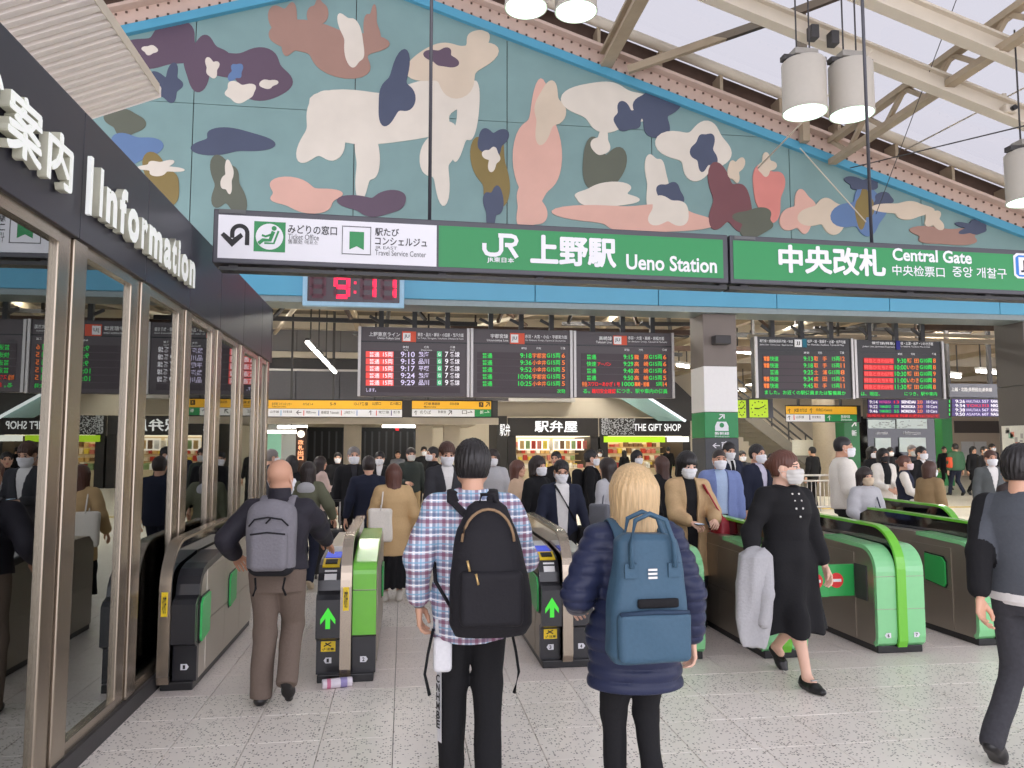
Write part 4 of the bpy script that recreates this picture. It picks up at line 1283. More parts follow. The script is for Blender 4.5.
def gate(x, y, label, lk, rk, fin, lnum='', rnum='', flaps=(), hw=.20, only=None, bodym=None):
    t = thing('ticket_gate', label, 'ticket gate', (x, y, 0), 0, 'ticket gates in a row')
    bodym = bodym or M_STEELD
    fw_ = .038
    lx0 = -fw_ if only == 'r' else -hw
    box('plinth', lx0 + .012, hw - .012, .03, GL - .03, 0, .055, M_BLACK, t, .006)
    # centre fin: dark glass with a coloured or steel edge
    fo = P_FIN + [(GL - .08, .93), (GL - .04, .7), (GL - .04, .06)]
    MB().prism(inset(fo, .012), 'x', -.022, .022).build('fin_glass', M_GGLS, t)
    fm = {'steel': M_STEEL, 'lime': M_LIME}[fin]
    MB().prism(band(P_FIN, .022), 'x', -fw_, fw_).build('fin_edge', fm, t)
    for side, kind, num in ((-1, lk, lnum), (1, rk, rnum)):
        if only == 'r' and side < 0:
            continue
        a, b = (-hw, -fw_ - .002) if side < 0 else (fw_ + .002, hw)
        prof = P_EXIT if kind in ('mint', 'plain') else P_LIME if kind == 'lime' else P_ENTRY
        body = inset(prof, .006) + [(GL - .14, .84), (GL - .05, .78), (GL - .03, .70), (GL - .03, .05)]
        MB().prism(body, 'x', a + .004, b - .004 if side < 0 else b - .004).build('cabinet_body', bodym, t)
        outx = a if side < 0 else b
        # steel side plates with seams
        for (y0, y1, z0, z1) in ((.30, .86, .07, .40), (.865, 1.42, .07, .40), (1.425, 1.95, .07, .40), (.30, .86, .405, .76), (.865, 1.42, .405, .76), (1.425, 1.90, .405, .76)):
            box('side_panel', outx - .003, outx + .003, y0, y1, z0, z1, bodym, t)
        if kind in ('mint', 'lime'):
            cm_ = M_MINT if kind == 'mint' else M_LIME
        if kind == 'mint':
            k = next(i for i, p in enumerate(prof) if p[1] >= .30)
            for seg in (prof[:3] + [(0, .345)], [(0, .35), (0, .60)], [(0, .605)] + prof[3:]):
                MB().prism(band(seg, .035), 'x', a, b).build('front_cover', M_MINT, t)
        elif kind in ('entry', 'black'):
            MB().prism(band(prof, .05) , 'x', a, b).build('front_cover', M_GBLK, t)
        elif kind == 'lime':
            low = [(.07, .05), (.07, .30)]
            MB().prism(band(low, .05), 'x', a, b).build('front_cover', M_GBLK, t)
            up = [(.05, .315), (.05, .62)]
            MB().prism(band(up, .05), 'x', a, b).build('front_cover', M_LIME, t)
            top = [(.05, .628), (.05, .735)] + arc_(.13, .735, .08, 180, 100, 4) + [(.75, .90), (1.5, .91)]
            MB().prism(band(top, .05), 'x', a, b).build('top_cover', M_LIME, t)
        elif kind == 'plain':
            MB().prism(band(prof, .03), 'x', a, b).build('front_cover', M_GBLK, t)
        cx = (a + b) / 2
        if kind == 'entry':
            m_ = MB()
            s = .034
            flat(m_, [(cx - s * 1.5, .44), (cx, .52), (cx + s * 1.5, .44), (cx + s * 1.5, .405), (cx + .016, .447), (cx + .016, .375), (cx - .016, .375), (cx - .016, .447), (cx - s * 1.5, .405)], -.003)
            m_.build('direction_arrow', M_ARROW, t)
            box('warning_sticker', cx - .05, cx + .05, .064, .07, .205, .275, M_YEL, t)
            text('sticker_print', '⚡注意', cx - .04, cx + .04, .212, .232, .061, M_INK, t, .02)
            ribbon_ = MB()
            ribbon(ribbon_, [(cx - .03, .242), (cx - .005, .255), (cx + .02, .268)], .008, .062)
            ribbon(ribbon_, [(cx + .02, .242), (cx - .005, .255), (cx - .02, .266)], .008, .062)
            ribbon_.build('sticker_figure', M_INK, t)
            # ticket slot with yellow surround, reader pad and touch graphic on the sloping top
            def onslope(nm, y0, y1, x0, x1, m, h=.006):
                P2 = [(p[0], p[1]) for p in prof]
                zf = lambda yy: np.interp(yy, [p[0] for p in P2[4:]], [p[1] for p in P2[4:]])
                v = [(x0, y0, zf(y0)), (x1, y0, zf(y0)), (x1, y1, zf(y1)), (x0, y1, zf(y1))]
                n = Vector((0, -(zf(y1) - zf(y0)), y1 - y0)).normalized() * h
                v += [tuple(Vector(q) + n) for q in v]
                MB().add(v, [(4, 5, 6, 7), (0, 1, 5, 4), (1, 2, 6, 5), (2, 3, 7, 6), (3, 0, 4, 7)]).build(nm, m, t)
            onslope('touch_sticker', .105, .15, cx - .04, cx + .045, M_WHITE, .004)
            onslope('slot_surround', .17, .29, cx - .06, cx + .06, M_YEL, .012)
            onslope('ticket_slot', .195, .265, cx - .042, cx + .042, M_INK, .014)
            onslope('reader_pad', .33, .52, cx - .055, cx + .055, M_PAD, .008)
            onslope('reader_frame', .55, .74, cx - .055, cx + .055, M_WHITE, .005)
        if num:
            yb = .066 if kind in ('entry', 'lime', 'black') else -.004
            m_ = MB()
            d_ = 1 if side > 0 else -1
            flat(m_, [(cx - .024 * d_, .125), (cx + .016 * d_, .125), (cx + .03 * d_, .145), (cx + .016 * d_, .165), (cx - .024 * d_, .165)], yb - .002 if kind in ('entry', 'lime', 'black') else yb)
            m_.build('lane_badge', M_SIGNW, t)
            text('lane_number', num, cx - .009, cx + .007, .132, .158, yb - .004, M_INK, t, .03)
    if fin == 'steel':
        box('fin_sticker', -.02, .02, -.024, -.0195, .50, .66, M_YEL, t)
        text('sticker_print', '切符', -.012, .012, .52, .64, -.026, M_INK, t, .02)
    for (side, y0, y1, z0, z1, mode, mm) in flaps:
        sx = -hw if side < 0 else hw
        if mode == 'stowed':
            m_ = MB()
            q = [(y0 + .02, z0), (y1, z0 + .03), (y1, z1), (y0 + .04, z1 - .01), (y0, z1 - .05), (y0, z0 + .03)]
            m_.prism(q, 'x', sx + side * .004, sx + side * .022)
            m_.build('flap_door', mm, t)
            m_ = MB()
            m_.prism([(p + (-.012 if p < (y0 + y1) / 2 else .012), z + (-.012 if z < (z0 + z1) / 2 else .012)) for p, z in q], 'x', sx, sx + side * .008)
            m_.build('flap_frame', M_BLACK, t)
        else:
            box('flap_recess', sx - .004, sx + .004, y0 - .17, y0 - .005, z0 - .01, z1 + .01, M_DARK, t)
            L_ = mode
            x0_, x1_ = sorted((sx + side * .004, sx + side * L_))
            fd = box('flap_door', x0_, x1_, y0, y0 + .02, z0, z1, mm, t, .004)
            cxm_, czm = (x0_ + x1_) / 2 + side * L_ * .18, (z0 + z1) / 2
            m_ = MB()
            flat(m_, disc_poly(cxm_, czm, .062, 20), y0 - .003)
            m_.build('no_entry_disc', M_RED, fd)
            m_ = MB()
            m_.box(cxm_ - .042, cxm_ + .042, y0 - .006, y0 - .004, czm - .012, czm + .012)
            m_.build('no_entry_bar', M_WHITE, fd)
    return t


gate(-1.575, 5.55, 'leftmost ticket gate, black front against the information kiosk glass', 'black', 'black', 'steel', '', '1', ((1, .10, .33, .30, .60, 'stowed', M_FLAPL), (1, .98, 1.2, .36, .62, 'stowed', M_FLAPL)), .195, 'r', brushed('stainless_bright', (214, 208, 198), .42, (1.5, 40, 40)))
gate(-.385, 5.58, 'ticket gate with lime green right half and green arrow, beside the bald man', 'entry', 'lime', 'steel', '1', '2', ((1, 1.2, 1.45, .36, .62, 'stowed', M_FLAP),), .205)
gate(1.22, 5.72, 'ticket gate with black front and green arrow between plaid shirt and blonde woman', 'entry', 'black', 'steel', '3', '4', ((-1, .08, .42, .40, .66, 'stowed', M_FLAP), (-1, 1.0, 1.3, .36, .62, 'stowed', M_FLAP)), .195)
gate(2.14, 5.80, 'mint fronted ticket gate partly hidden behind the blonde woman', 'mint', 'mint', 'lime', '', '', (), .18)
gate(2.95, 5.74, 'mint fronted ticket gate behind the woman in the black dress', 'mint', 'mint', 'lime', '', '', ((1, .30, 0, .40, .66, .36, M_FLAP),), .18)
gate(3.94, 5.76, 'mint fronted ticket gate with lime centre strip in full view at right', 'mint', 'mint', 'lime', '6', '7', ((-1, .30, 0, .40, .66, .24, M_FLAP),), .205)
gate(4.90, 5.86, 'ticket gate with black glass top beside the man in the grey vest', 'mint', 'mint', 'lime', '', '', ((-1, .36, .62, .42, .68, 'stowed', M_FLAP),), .20)
gate(5.95, 7.65, 'set back ticket gate farthest right, only its dark top showing', 'mint', 'mint', 'lime', '', '', (), .20)
# drinks carton lying in front of the second gate
bt = thing('paper_roll', 'small white and pink roll lying on the floor before the lime gate', 'litter', (-.43, 5.50, .032), math.radians(12))
MB().lathe([(.030, 0), (.032, .004), (.032, .196), (.030, .20)], n=20).build('roll_body', mat('roll_white', (226, 218, 226), .5), bt, (-.1, 0, 0), (0, math.pi / 2, 0))
MB().lathe([(.0325, .03), (.0325, .055)], n=20, caps=False).build('roll_stripe', mat('roll_pink', (206, 120, 150), .5), bt, (-.1, 0, 0), (0, math.pi / 2, 0))
MB().lathe([(.0325, .12), (.0325, .165)], n=20, caps=False).build('roll_stripe', mat('roll_violet', (150, 140, 190), .5), bt, (-.1, 0, 0), (0, math.pi / 2, 0))
# ------------------------------------------------------------------ concourse beyond the gates
zb0 = at(380, 421, 22.0)[2]
M_CEILD = mat('ceiling_dark', (96, 92, 86), 0.85, var=0.1, scale=1)
ceil = struct(box('ceiling', -14, 40, 13.95, 60, 5.3, 5.5, M_CEIL))
for k in range(9):
    box('ceiling_beam', -14, 40, 15.2 + k * 3.2, 15.5 + k * 3.2, 4.9, 5.3, M_BEIGE if k % 2 else M_CREAM, ceil)
for x in (-4.4, -1.2, 2.4, 5.0, 8.3, 11.5, 15, 19, 24):
    MB().bar((x, 14.3, 4.75), (x, 44, 4.75), .14, .16).build('ceiling_duct', M_BEIGE, ceil)
rr_ = random.Random(8)
for k in range(14):
    x = -6 + k * 1.9
    MB().tube([(x, 14.6 + rr_.uniform(0, 1.5), 4.55), (x + rr_.uniform(-2, 2), 18 + rr_.uniform(0, 4), 4.6)], .05, 8).build('ceiling_pipe', [M_DARK, M_BROWN, M_CREAM][k % 3], ceil)
struct(box('wall_far', -14, 40, 46, 46.3, 0, 5.3, M_WALLB))
struct(box('wall_concourse_left', -9.3, -9, 14.2, 46, 0, 5.3, M_WALLB))
struct(box('wall_concourse_right', 39.5, 40, 14.2, 46, 0, 5.3, M_WALLB))


def lamp_tube(x0, x1, y, z, label, dy=0.0, top=5.28):
    t = thing('fluorescent_light', label, 'light', ((x0 + x1) / 2, y, z), 0, 'fluorescent ceiling lights')
    h = (x1 - x0) / 2
    MB().tube([(-h, -dy, 0), (h, dy, 0)], .045, 8).build('tube', M_TUBE, t)
    MB().bar((-h, -dy, .09), (h, dy, .09), .16, .07).build('fitting', M_WHITE, t)
    for s in (-.7, .7):
        MB().bar((h * s, dy * s, .12), (h * s, dy * s, top - z), .03, .03, up=(0, 1, 0)).build('stem', M_DARK, t)


# slanted row of four tubes left of the boards
q0, q1 = at(306, 341, 17.0), at(336, 373, 20.6)
for k in range(4):
    f0, f1 = k / 4 + .035, (k + 1) / 4 - .035
    a = [q0[i] + (q1[i] - q0[i]) * f0 for i in range(3)]
    b = [q0[i] + (q1[i] - q0[i]) * f1 for i in range(3)]
    t = thing('fluorescent_light', ['nearest', 'second', 'third', 'farthest'][k] + ' bright tube of the slanting row left of the boards', 'light', a, 0, 'fluorescent ceiling lights')
    d = [b[i] - a[i] for i in range(3)]
    MB().tube([(0, 0, 0), d], .045, 8).build('tube', M_TUBE, t)
    MB().bar((0, 0, .07), (d[0], d[1], d[2] + .07), .09, .05).build('fitting', M_DARK, t)
    MB().bar((d[0] / 2, d[1] / 2, d[2] / 2 + .1), (d[0] / 2, d[1] / 2, 5.28 - a[2]), .03, .03, up=(0, 1, 0)).build('stem', M_DARK, t)
for a, b, y, Y, lb in ((277, 307, 427, 27, 'left of the dark train opening'), (262, 296, 432, 25, 'over the white poster wall'), (382, 415, 426, 27, 'over the passage under the yellow sign')):
    lamp_tube(xat(a, Y), xat(b, Y), Y, at(290, y, Y)[2], 'white fluorescent tube ' + lb, 0.0, zb0 + .09)
for a, b, y, Y, lb in ((733, 750, 352, 20, 'just right of the white pillar'), (733, 742, 390, 30, 'far off, low beside the white pillar'), (944, 960, 376, 22, 'between the red board and purple header'), (975, 1002, 372, 22, 'next to the slate pillar'), (676, 684, 366, 24, 'seen between board and pillar')):
    lamp_tube(xat(a, Y), xat(b, Y) + .3, Y, at(a, y, Y)[2], 'white fluorescent tube ' + lb, .25, 4.89)
# added fill lights to brighten the concourse, mostly hidden behind beam and boards
n_ = 0
for j, Y in enumerate((16.2, 17.8, 22.8, 25.8, 31.5, 37.5, 42.5)):
    for i in range(7):
        x = -5 + i * 4.4 + (j % 2) * 1.2
        q_ = 404 + x / Y * 769
        if Y > 20 and not (365 < q_ < 665 or 765 < q_ < 935):
            continue
        t = thing('fill_light_panel', 'added fill light panel under the concourse ceiling', 'light', (x, Y, 4.86), 0, 'added fill light panels over the concourse')
        box('fill_surface', -.65, .65, -.16, .16, -.02, 0, glow('fill_glow', (255, 250, 240), 55.0), t)
        box('fitting', -.7, .7, -.2, .2, 0, .05, M_WHITE, t)
        box('stem', -.03, .03, -.03, .03, .05, .44, M_DARK, t)

# pipes and cable trays crossing just under the beam
rr_ = random.Random(21)
for k in range(16):
    z, Y = rr_.uniform(3.95, 4.6), rr_.uniform(14.9, 19.5)
    x0 = rr_.uniform(-5, 12)
    m_ = [M_BROWN, M_DARK, M_BEIGE, M_DARK][k % 4]
    MB().bar((x0, Y, z), (x0 + rr_.uniform(2.5, 6), Y + rr_.uniform(-.4, .4), z), .08, rr_.uniform(.05, .14)).build('cable_tray', m_, ceil)
for k in range(10):
    x0 = -2.5 + k * 1.45
    MB().bar((x0, 15.2, 4.15), (x0 + rr_.uniform(-.9, .9), 16.2, 5.3), .06, .06).build('roof_brace', [M_DARK, M_BROWN][k % 2], ceil)
# bulkhead over the platforms at left and over the shops
bk = struct(bpy.data.objects.new('wall_bulkhead', None))
COL.objects.link(bk)
Yb = 22.0
zb0 = at(380, 421, Yb)[2]
M_PANELG = mat('bulkhead_grey', (124, 122, 124), .5, var=.04, scale=2)
XB = xat(498, 22)
box('bulkhead_core', -9, XB, Yb + .06, Yb + .3, zb0, 5.3, M_DARK, bk)
x = -9.0
while x < XB - .5:
    box('bulkhead_panel', x + .01, x + 1.19, Yb, Yb + .06, at(300, 399, Yb)[2], at(300, 371, Yb)[2], mat('bulkhead_dark', (84, 82, 86), .4), bk)
    box('bulkhead_panel', x + .01, x + 1.19, Yb, Yb + .06, at(300, 351, Yb)[2], at(300, 316, Yb)[2], M_PANELG, bk)
    x += 1.2
box('bulkhead_rail', -9, XB, Yb - .12, Yb + .06, at(300, 358, Yb)[2], at(300, 352, Yb)[2], M_CREAM, bk)
box('bulkhead_rail', -9, XB, Yb - .12, Yb + .06, at(300, 424, Yb)[2], at(300, 417, Yb)[2], M_CREAM, bk)
box('bulkhead_rail', -9, XB, Yb - .04, Yb + .06, at(300, 371, Yb)[2], at(300, 369, Yb)[2], M_RAIL, bk)
# low passage ceiling behind the bulkhead
struct(box('ceiling_passage', -9, XB, Yb + .3, 33, zb0 + .1, zb0 + .2, M_CREAM))
Yp = 29.0
struct(box('wall_poster', -9, xat(302, Yp), Yp, Yp + .2, 0, zb0 + .1, mat('wall_lit_white', (232, 238, 234), .6, var=.02)))
ps = thing('poster_frame', 'pale green lit poster on the white wall beside the kiosk', 'poster', (at(273, 455, Yp - .05)[0], Yp - .06, at(273, 475, Yp)[2]))
box('frame', -.35, .35, 0, .05, 0, 1.7, M_WHITE, ps, .01)
box('print', -.28, .28, -.01, 0, .08, 1.62, mat('poster_green', (150, 206, 176), .5, emit=.3), ps)
cs = thing('column_sign', 'slim dark sign column with round lamp and glowing orange characters', 'sign', (at(300, 480, 26)[0], 26, 0))
box('column', -.16, .16, 0, .3, 0, at(300, 427, 26)[2], mat('sign_brown', (70, 44, 30), .5), cs)
wb = MB()
flat(wb, disc_poly(0, at(300, 434, 26)[2], .12, 20), -.006)
wb.build('round_lamp', glow('lamp_cream', (255, 246, 226), 1.2), cs)
for k, c_ in enumerate('改札出口'):
    zt = at(300, 440 + k * 5.2, 26)[2]
    text('glowing_letter', c_, -.09, .09, zt - .15, zt, -.006, glow('letter_orange', (255, 170, 120), 1.1), cs, .03)
for k, px in enumerate((352, 424, 452)):
    Yc = 30.0
    x = xat(px, Yc)
    c_ = struct(box('wall_post', x - .32, x + .32, Yc, Yc + .6, 0, zb0 + .1, M_CREAM, None, .02))
# dark train standing at the platform
tr = thing('train', 'dark train side with vertical window bars beyond the passage', 'train', (xat(372, 38), 38, 0))
box('car_body', -3.2, 2.2, 0, 2.6, .0, 3.0, mat('train_dark', (34, 36, 40), .4), tr, .05)
for k in range(16):
    box('window_bar', -3.1 + k * .34, -3.02 + k * .34, -.03, 0, 1.1, 2.4, mat('train_bar', (74, 76, 82), .4), tr)
for sx in (-1, 1):
    box('tail_lamp', sx * 1.2 - .08, sx * 1.2 + .08, -.04, 0, 2.45, 2.6, glow('tail_red', (240, 40, 50), 1.0), tr)

# ------------------------------------------------------------------ shops
Ys = 33.0
M_SHOPB = mat('shop_black', (40, 36, 34), .5)


def shop(label, a, c, top, bot, lower):
    t = thing('shop_front', label, 'shop', (xat((a + c) / 2, Ys), Ys, 0))
    w = (xat(c, Ys) - xat(a, Ys)) / 2
    zt, zb = at((a + c) / 2, top, Ys)[2], at((a + c) / 2, bot, Ys)[2]
    box('sign_fascia', -w, w, -.15, .1, zb, zt, M_SHOPB, t, .02)
    box('side_pier', -w, -w + .35, -.1, 3, 0, zb, M_SHOPB, t)
    box('side_pier', w - .35, w, -.1, 3, 0, zb, M_SHOPB, t)
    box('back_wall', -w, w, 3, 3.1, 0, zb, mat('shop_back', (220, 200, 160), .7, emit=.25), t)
    box('shop_ceiling', -w, w, 0, 3, zb - .02, zb, glow('shop_light', (255, 240, 210), 1.4), t)
    return t, w, zb, zt


t8, w8, zb8, zt8 = shop('bento shop front with white characters on a dark fascia', 508, 598, 418, 436, 480)
text('fascia_lettering', '駅弁屋', xat(534, Ys) - t8.location.x, xat(577, Ys) - t8.location.x, zb8 + .16, zt8 - .12, -.158, glow('fascia_white', (255, 255, 255), .7), t8, .02)
t9, w9, zb9, zt9 = shop('gift shop front with black fascia and lime strip light', 600, 690, 418.5, 436, 480)
text('fascia_lettering', 'THE GIFT SHOP', xat(633, Ys) - t9.location.x, xat(680, Ys) - t9.location.x, zb9 + .22, zt9 - .24, -.158, glow('fascia_white', (255, 255, 255), .7), t9, .012)
rr_ = random.Random(11)
dots = MB()
for k in range(420):
    u, v = rr_.uniform(0, 1) ** 1.5, rr_.uniform(0.04, .96)
    x, z = -w9 + .05 + u * 1.5, zb9 + v * (zt9 - zb9)
    dots.box(x, x + .035, -.158, -.15, z, z + .035)
tag(dots.build('dot_pattern', glow('dot_white', (200, 200, 200), .3), t9), kind='stuff')
box('lime_strip', -w9 + .15, w9 - 1.2, -.2, -.15, zb9 - .28, zb9 - .02, glow('lime_light', (190, 236, 40), .6), t9)
box('white_strip', w9 - 1.1, w9 - .1, -.2, -.15, zb9 - .26, zb9 - .02, glow('strip_white', (250, 250, 240), .9), t9)
GOODS = [mat('goods_%d' % i, c, .6) for i, c in enumerate(((214, 180, 120), (236, 226, 206), (180, 60, 50), (120, 90, 60), (226, 206, 80), (150, 176, 120), (240, 240, 236), (200, 120, 110)))]
for t, w, zb in ((t8, w8, zb8), (t9, w9, zb9)):
    for r_, z in enumerate((.75, 1.05, 1.35, 1.65)):
        box('shelf', -w + .4, w - .4, 1.0 + .5 * r_, 1.5 + .5 * r_, z - .04, z, mat('shelf_wood', (196, 170, 130), .6), t)
    box('counter', -w + .35, w - .35, .1, .9, 0, .72, mat('counter_cream', (214, 196, 160), .6), t)
    if t is t8:
        for k in range(2):
            box('menu_panel', -w + .5 + k * 1.55, -w + 1.9 + k * 1.55, .3, .34, zb - .62, zb - .12, glow('menu_lit', (255, 244, 226), .9), t)
n_ = 0
for lab, t, w, zb in (('bento shop', t8, w8, zb8), ('gift shop', t9, w9, zb9)):
    for r_, (z, yy) in enumerate(((.725, .3), (.755, 1.25), (1.055, 1.75), (1.355, 2.25), (1.655, 2.75))):
        for k in range(13):
            h = rr_.uniform(.12, .26)
            x = t.location.x - w + .5 + k * (2 * w - 1.1) / 13
            o = box('goods_box', 0, (2 * w - 1.1) / 13 * rr_.uniform(.6, .92), -.14, .14, 0, h, GOODS[rr_.randrange(8)], None, .01)
            o.location = (x, Ys + yy, z)
            ci = GOODS.index(o.data.materials[0])
            tag(o, ['tan', 'ivory', 'red', 'brown', 'yellow', 'pale green', 'white', 'dusty pink'][ci] + ' packaged box on the ' + ['counter', 'lowest shelf', 'second shelf', 'third shelf', 'top shelf'][r_] + ' of the ' + lab, 'box', 'goods on the shelves of the ' + lab)
# menu cards printed under the bento sign
for k in range(12):
    x = -w8 + .58 + k * .255
    box('menu_card', x, x + .19, .286, .3, zb8 - .56, zb8 - .2, GOODS[(k * 5) % 8], t8)
# beige storey over the shops and the escalator
up = struct(bpy.data.objects.new('wall_upper', None))
COL.objects.link(up)
zu = at(600, 417, Ys)[2]
box('upper_wall', xat(455, Ys), xat(700, Ys), Ys + .1, Ys + .5, zu, 5.3, M_WALLB, up)
box('upper_ledge', xat(455, Ys - .5), xat(575, Ys - .5), Ys - .6, Ys + .1, at(500, 402, Ys)[2], at(500, 398, Ys)[2], M_RAIL, up)
es = thing('escalator', 'glass sided escalator slanting down over the gift shop', 'escalator', (0, 32.4, 0))
pa, pb = at(598, 378, 32.4), at(672, 421, 32.4)
MB().prism([(pa[0] - .6, pa[2]), (pa[0] + .9, pa[2]), (pb[0] + .6, pb[2]), (pb[0] - .6, pb[2])], 'y', 0, .06).build('glass_side', mat('escalator_glass', (150, 186, 180), .15), es)
MB().bar((pa[0] + .9, -.03, pa[2]), (pb[0] + .6, -.03, pb[2]), .12, .10).build('handrail', glow('handrail_lit', (240, 246, 250), .9), es)
MB().prism([(pa[0] + .9, pa[2]), (pa[0] + 3.4, pa[2]), (pb[0] + 2.0, pb[2] + .1), (pb[0] + .6, pb[2])], 'y', .1, .7).build('far_side', M_DARK, es)
left = struct(box('wall_shop_side', xat(497, 31), xat(507, 31), 31, 34, 0, at(500, 416, 31)[2], mat('shop_side_dark', (52, 50, 48), .6)))
text_ = text('lettering', '駅弁', 0, .42, 0, .5, -.008, glow('fascia_white', (255, 255, 255), .7), None, .012)
text_.parent = left
text_.location = (xat(500, 30.9), 30.95, at(500, 436, 30.9)[2])

# ------------------------------------------------------------------ stair, clock side, right part
st = thing('staircase', 'grey staircase with railings rising behind the white pillar', 'staircase', (0, 27, 0))
sx0, sx1 = xat(838, 27), xat(738, 27)
n_st = 18
for k in range(n_st):
    x = sx0 + (sx1 - sx0) * k / n_st
    xb = sx0 + (sx1 - sx0) * (k + 1) / n_st
    z = .17 * (k + 1)
    box('step', min(x, xb), max(x, xb), 0, 2.4, z - .17, z, mat('step_grey', (150, 144, 132), .7), st)
MB().prism([(sx0, 0), (sx0, .35), (sx1, .17 * n_st + .35), (sx1, .17 * n_st - .2)], 'y', -.08, 0).build('stringer', mat('stringer', (120, 114, 104), .6), st)
for dz in (1.1, .75, .5):
    MB().bar((sx0, -.05, dz), (sx1, -.05, .17 * n_st + dz), .05, .05).build('handrail', M_DARK, st)
for k in range(0, n_st + 1, 3):
    x = sx0 + (sx1 - sx0) * k / n_st
    MB().bar((x, -.05, .17 * k), (x, -.05, .17 * k + 1.1), .04, .04, up=(0, 1, 0)).build('baluster', M_DARK, st)
rc = struct(MB().lathe([(.36, 0), (.36, 5.3)], (xat(831, 24), 24.4, 0), 28).build('wall_round_column', mat('column_tan', (164, 152, 132), .6)))
rl = thing('barrier_railing', 'waist high metal railing with vertical bars in front of the staircase', 'railing', (xat(742, 18.5), 18.5, 0))
Lr = xat(852, 18.5) - xat(742, 18.5)
for z in (.12, .78, .92):
    MB().tube([(0, 0, z), (Lr, 0, z)], .026, 8).build('rail', M_RAIL, rl)
for k in range(27):
    x = Lr * k / 26
    MB().tube([(x, 0, 0 if k % 6 == 0 else .12), (x, 0, .78 if k % 6 else .92)], .022 if k % 6 == 0 else .011, 6).build('baluster', M_RAIL, rl)
wbd = thing('notice_board', 'pale notice board standing by the staircase', 'board', (xat(803, 25), 25, 0))
box('board_face', -.38, .38, 0, .05, 1.35, at(803, 440, 25)[2], mat('notice_white', (206, 204, 190), .6), wbd, .01)
for s in (-.34, .34):
    box('leg', s - .02, s + .02, .01, .05, 0, 1.35, M_RAIL, wbd)
gp = struct(bpy.data.objects.new('wall_green_column', None))
COL.objects.link(gp)
box('column_wrap', xat(845, 25), xat(860, 25), 25, 25.6, 0, at(850, 417, 25)[2], mat('column_green', (44, 110, 66), .5), gp)
text('arrow_mark', '↗', xat(852, 25), xat(857, 25), at(850, 427, 25)[2], at(850, 421, 25)[2], 24.99, M_SIGNW, gp, .02)
text('lettering', '新', xat(852, 25), xat(857, 25), at(850, 436, 25)[2], at(850, 430, 25)[2], 24.99, M_SIGNW, gp, .02)
g2 = struct(box('wall_green_pillar', xat(943, 30), xat(953, 30), 30, 30.5, 0, 5.3, mat('pillar_green', (36, 132, 62), .45)))
# black information kiosk with maps
ik = thing('map_kiosk', 'black glass kiosk with backlit route maps beyond the gates', 'kiosk', (xat(903, 26), 26, 0))
wk = (xat(937, 26) - xat(869, 26)) / 2
zk = at(903, 416, 26)[2]
box('kiosk_body', -wk, wk, .05, 1.2, 0, zk, M_GGLS, ik, .02)
for a, c, b, d in ((869.5, 896, 420, 428.5), (898, 928, 419, 428.5), (876, 891, 438, 452), (900, 926, 437.5, 452)):
    x0, x1 = xat(a, 26) - ik.location.x, xat(c, 26) - ik.location.x
    box('map_panel', x0, x1, 0, .045, at(900, d, 26)[2], at(900, b, 26)[2], mat('map_lit', (176, 186, 182), .4, emit=.25), ik)
for a, c in ((877, 889), (905, 922)):
    text('lettering', 'i Information', xat(a, 26) - ik.location.x, xat(c, 26) - ik.location.x, at(900, 434.5, 26)[2], at(900, 431, 26)[2], .04, M_SIGNW, ik)
for k in range(40):
    rx = rr_.uniform(-wk + .1, wk - .5)
    rz_ = rr_.uniform(at(900, 428, 26)[2], at(900, 420.5, 26)[2])
    box('map_mark', rx, rx + rr_.uniform(.03, .14), -.006, 0, rz_, rz_ + .02, mat('map_mark_grey', (110, 116, 116), .6), ik)
vm = thing('vending_machine', 'vending machine with glowing yellow front behind the white sweater man', 'vending machine', (xat(864, 29), 29, 0))
box('machine_body', -.5, .5, 0, .7, 0, 1.95, mat('vending_dark', (120, 40, 40), .5), vm, .02)
box('lit_front', -.42, .42, -.02, 0, .85, 1.8, glow('vending_yellow', (255, 206, 70), .95), vm)
for r_ in range(3):
    for k in range(6):
        MB().lathe([(.04, 0), (.04, .14), (.02, .2)], (-.34 + k * .135, -.05, .9 + r_ * .3), 8).build('bottle', GOODS[(r_ + k * 3) % 8], vm)
wr = struct(bpy.data.objects.new('wall_ticket_area', None))
COL.objects.link(wr)
Yw = 40.0
box('wall_panel', xat(952, Yw), xat(1060, Yw), Yw, Yw + .2, 0, 5.3, mat('wall_beige_warm', (196, 180, 160), .7), wr)
box('wall_stripe', xat(955, Yw), xat(1003, Yw), Yw - .03, Yw, at(980, 433, Yw)[2], at(980, 421, Yw)[2], mat('wall_stripe_dark', (92, 84, 80), .6), wr)
for k in range(2):
    box('white_board', xat(961 + k * 13, Yw), xat(973 + k * 13, Yw), Yw - .06, Yw, .9, at(970, 441.5, Yw)[2], mat('white_board', (214, 214, 212), .5), wr)
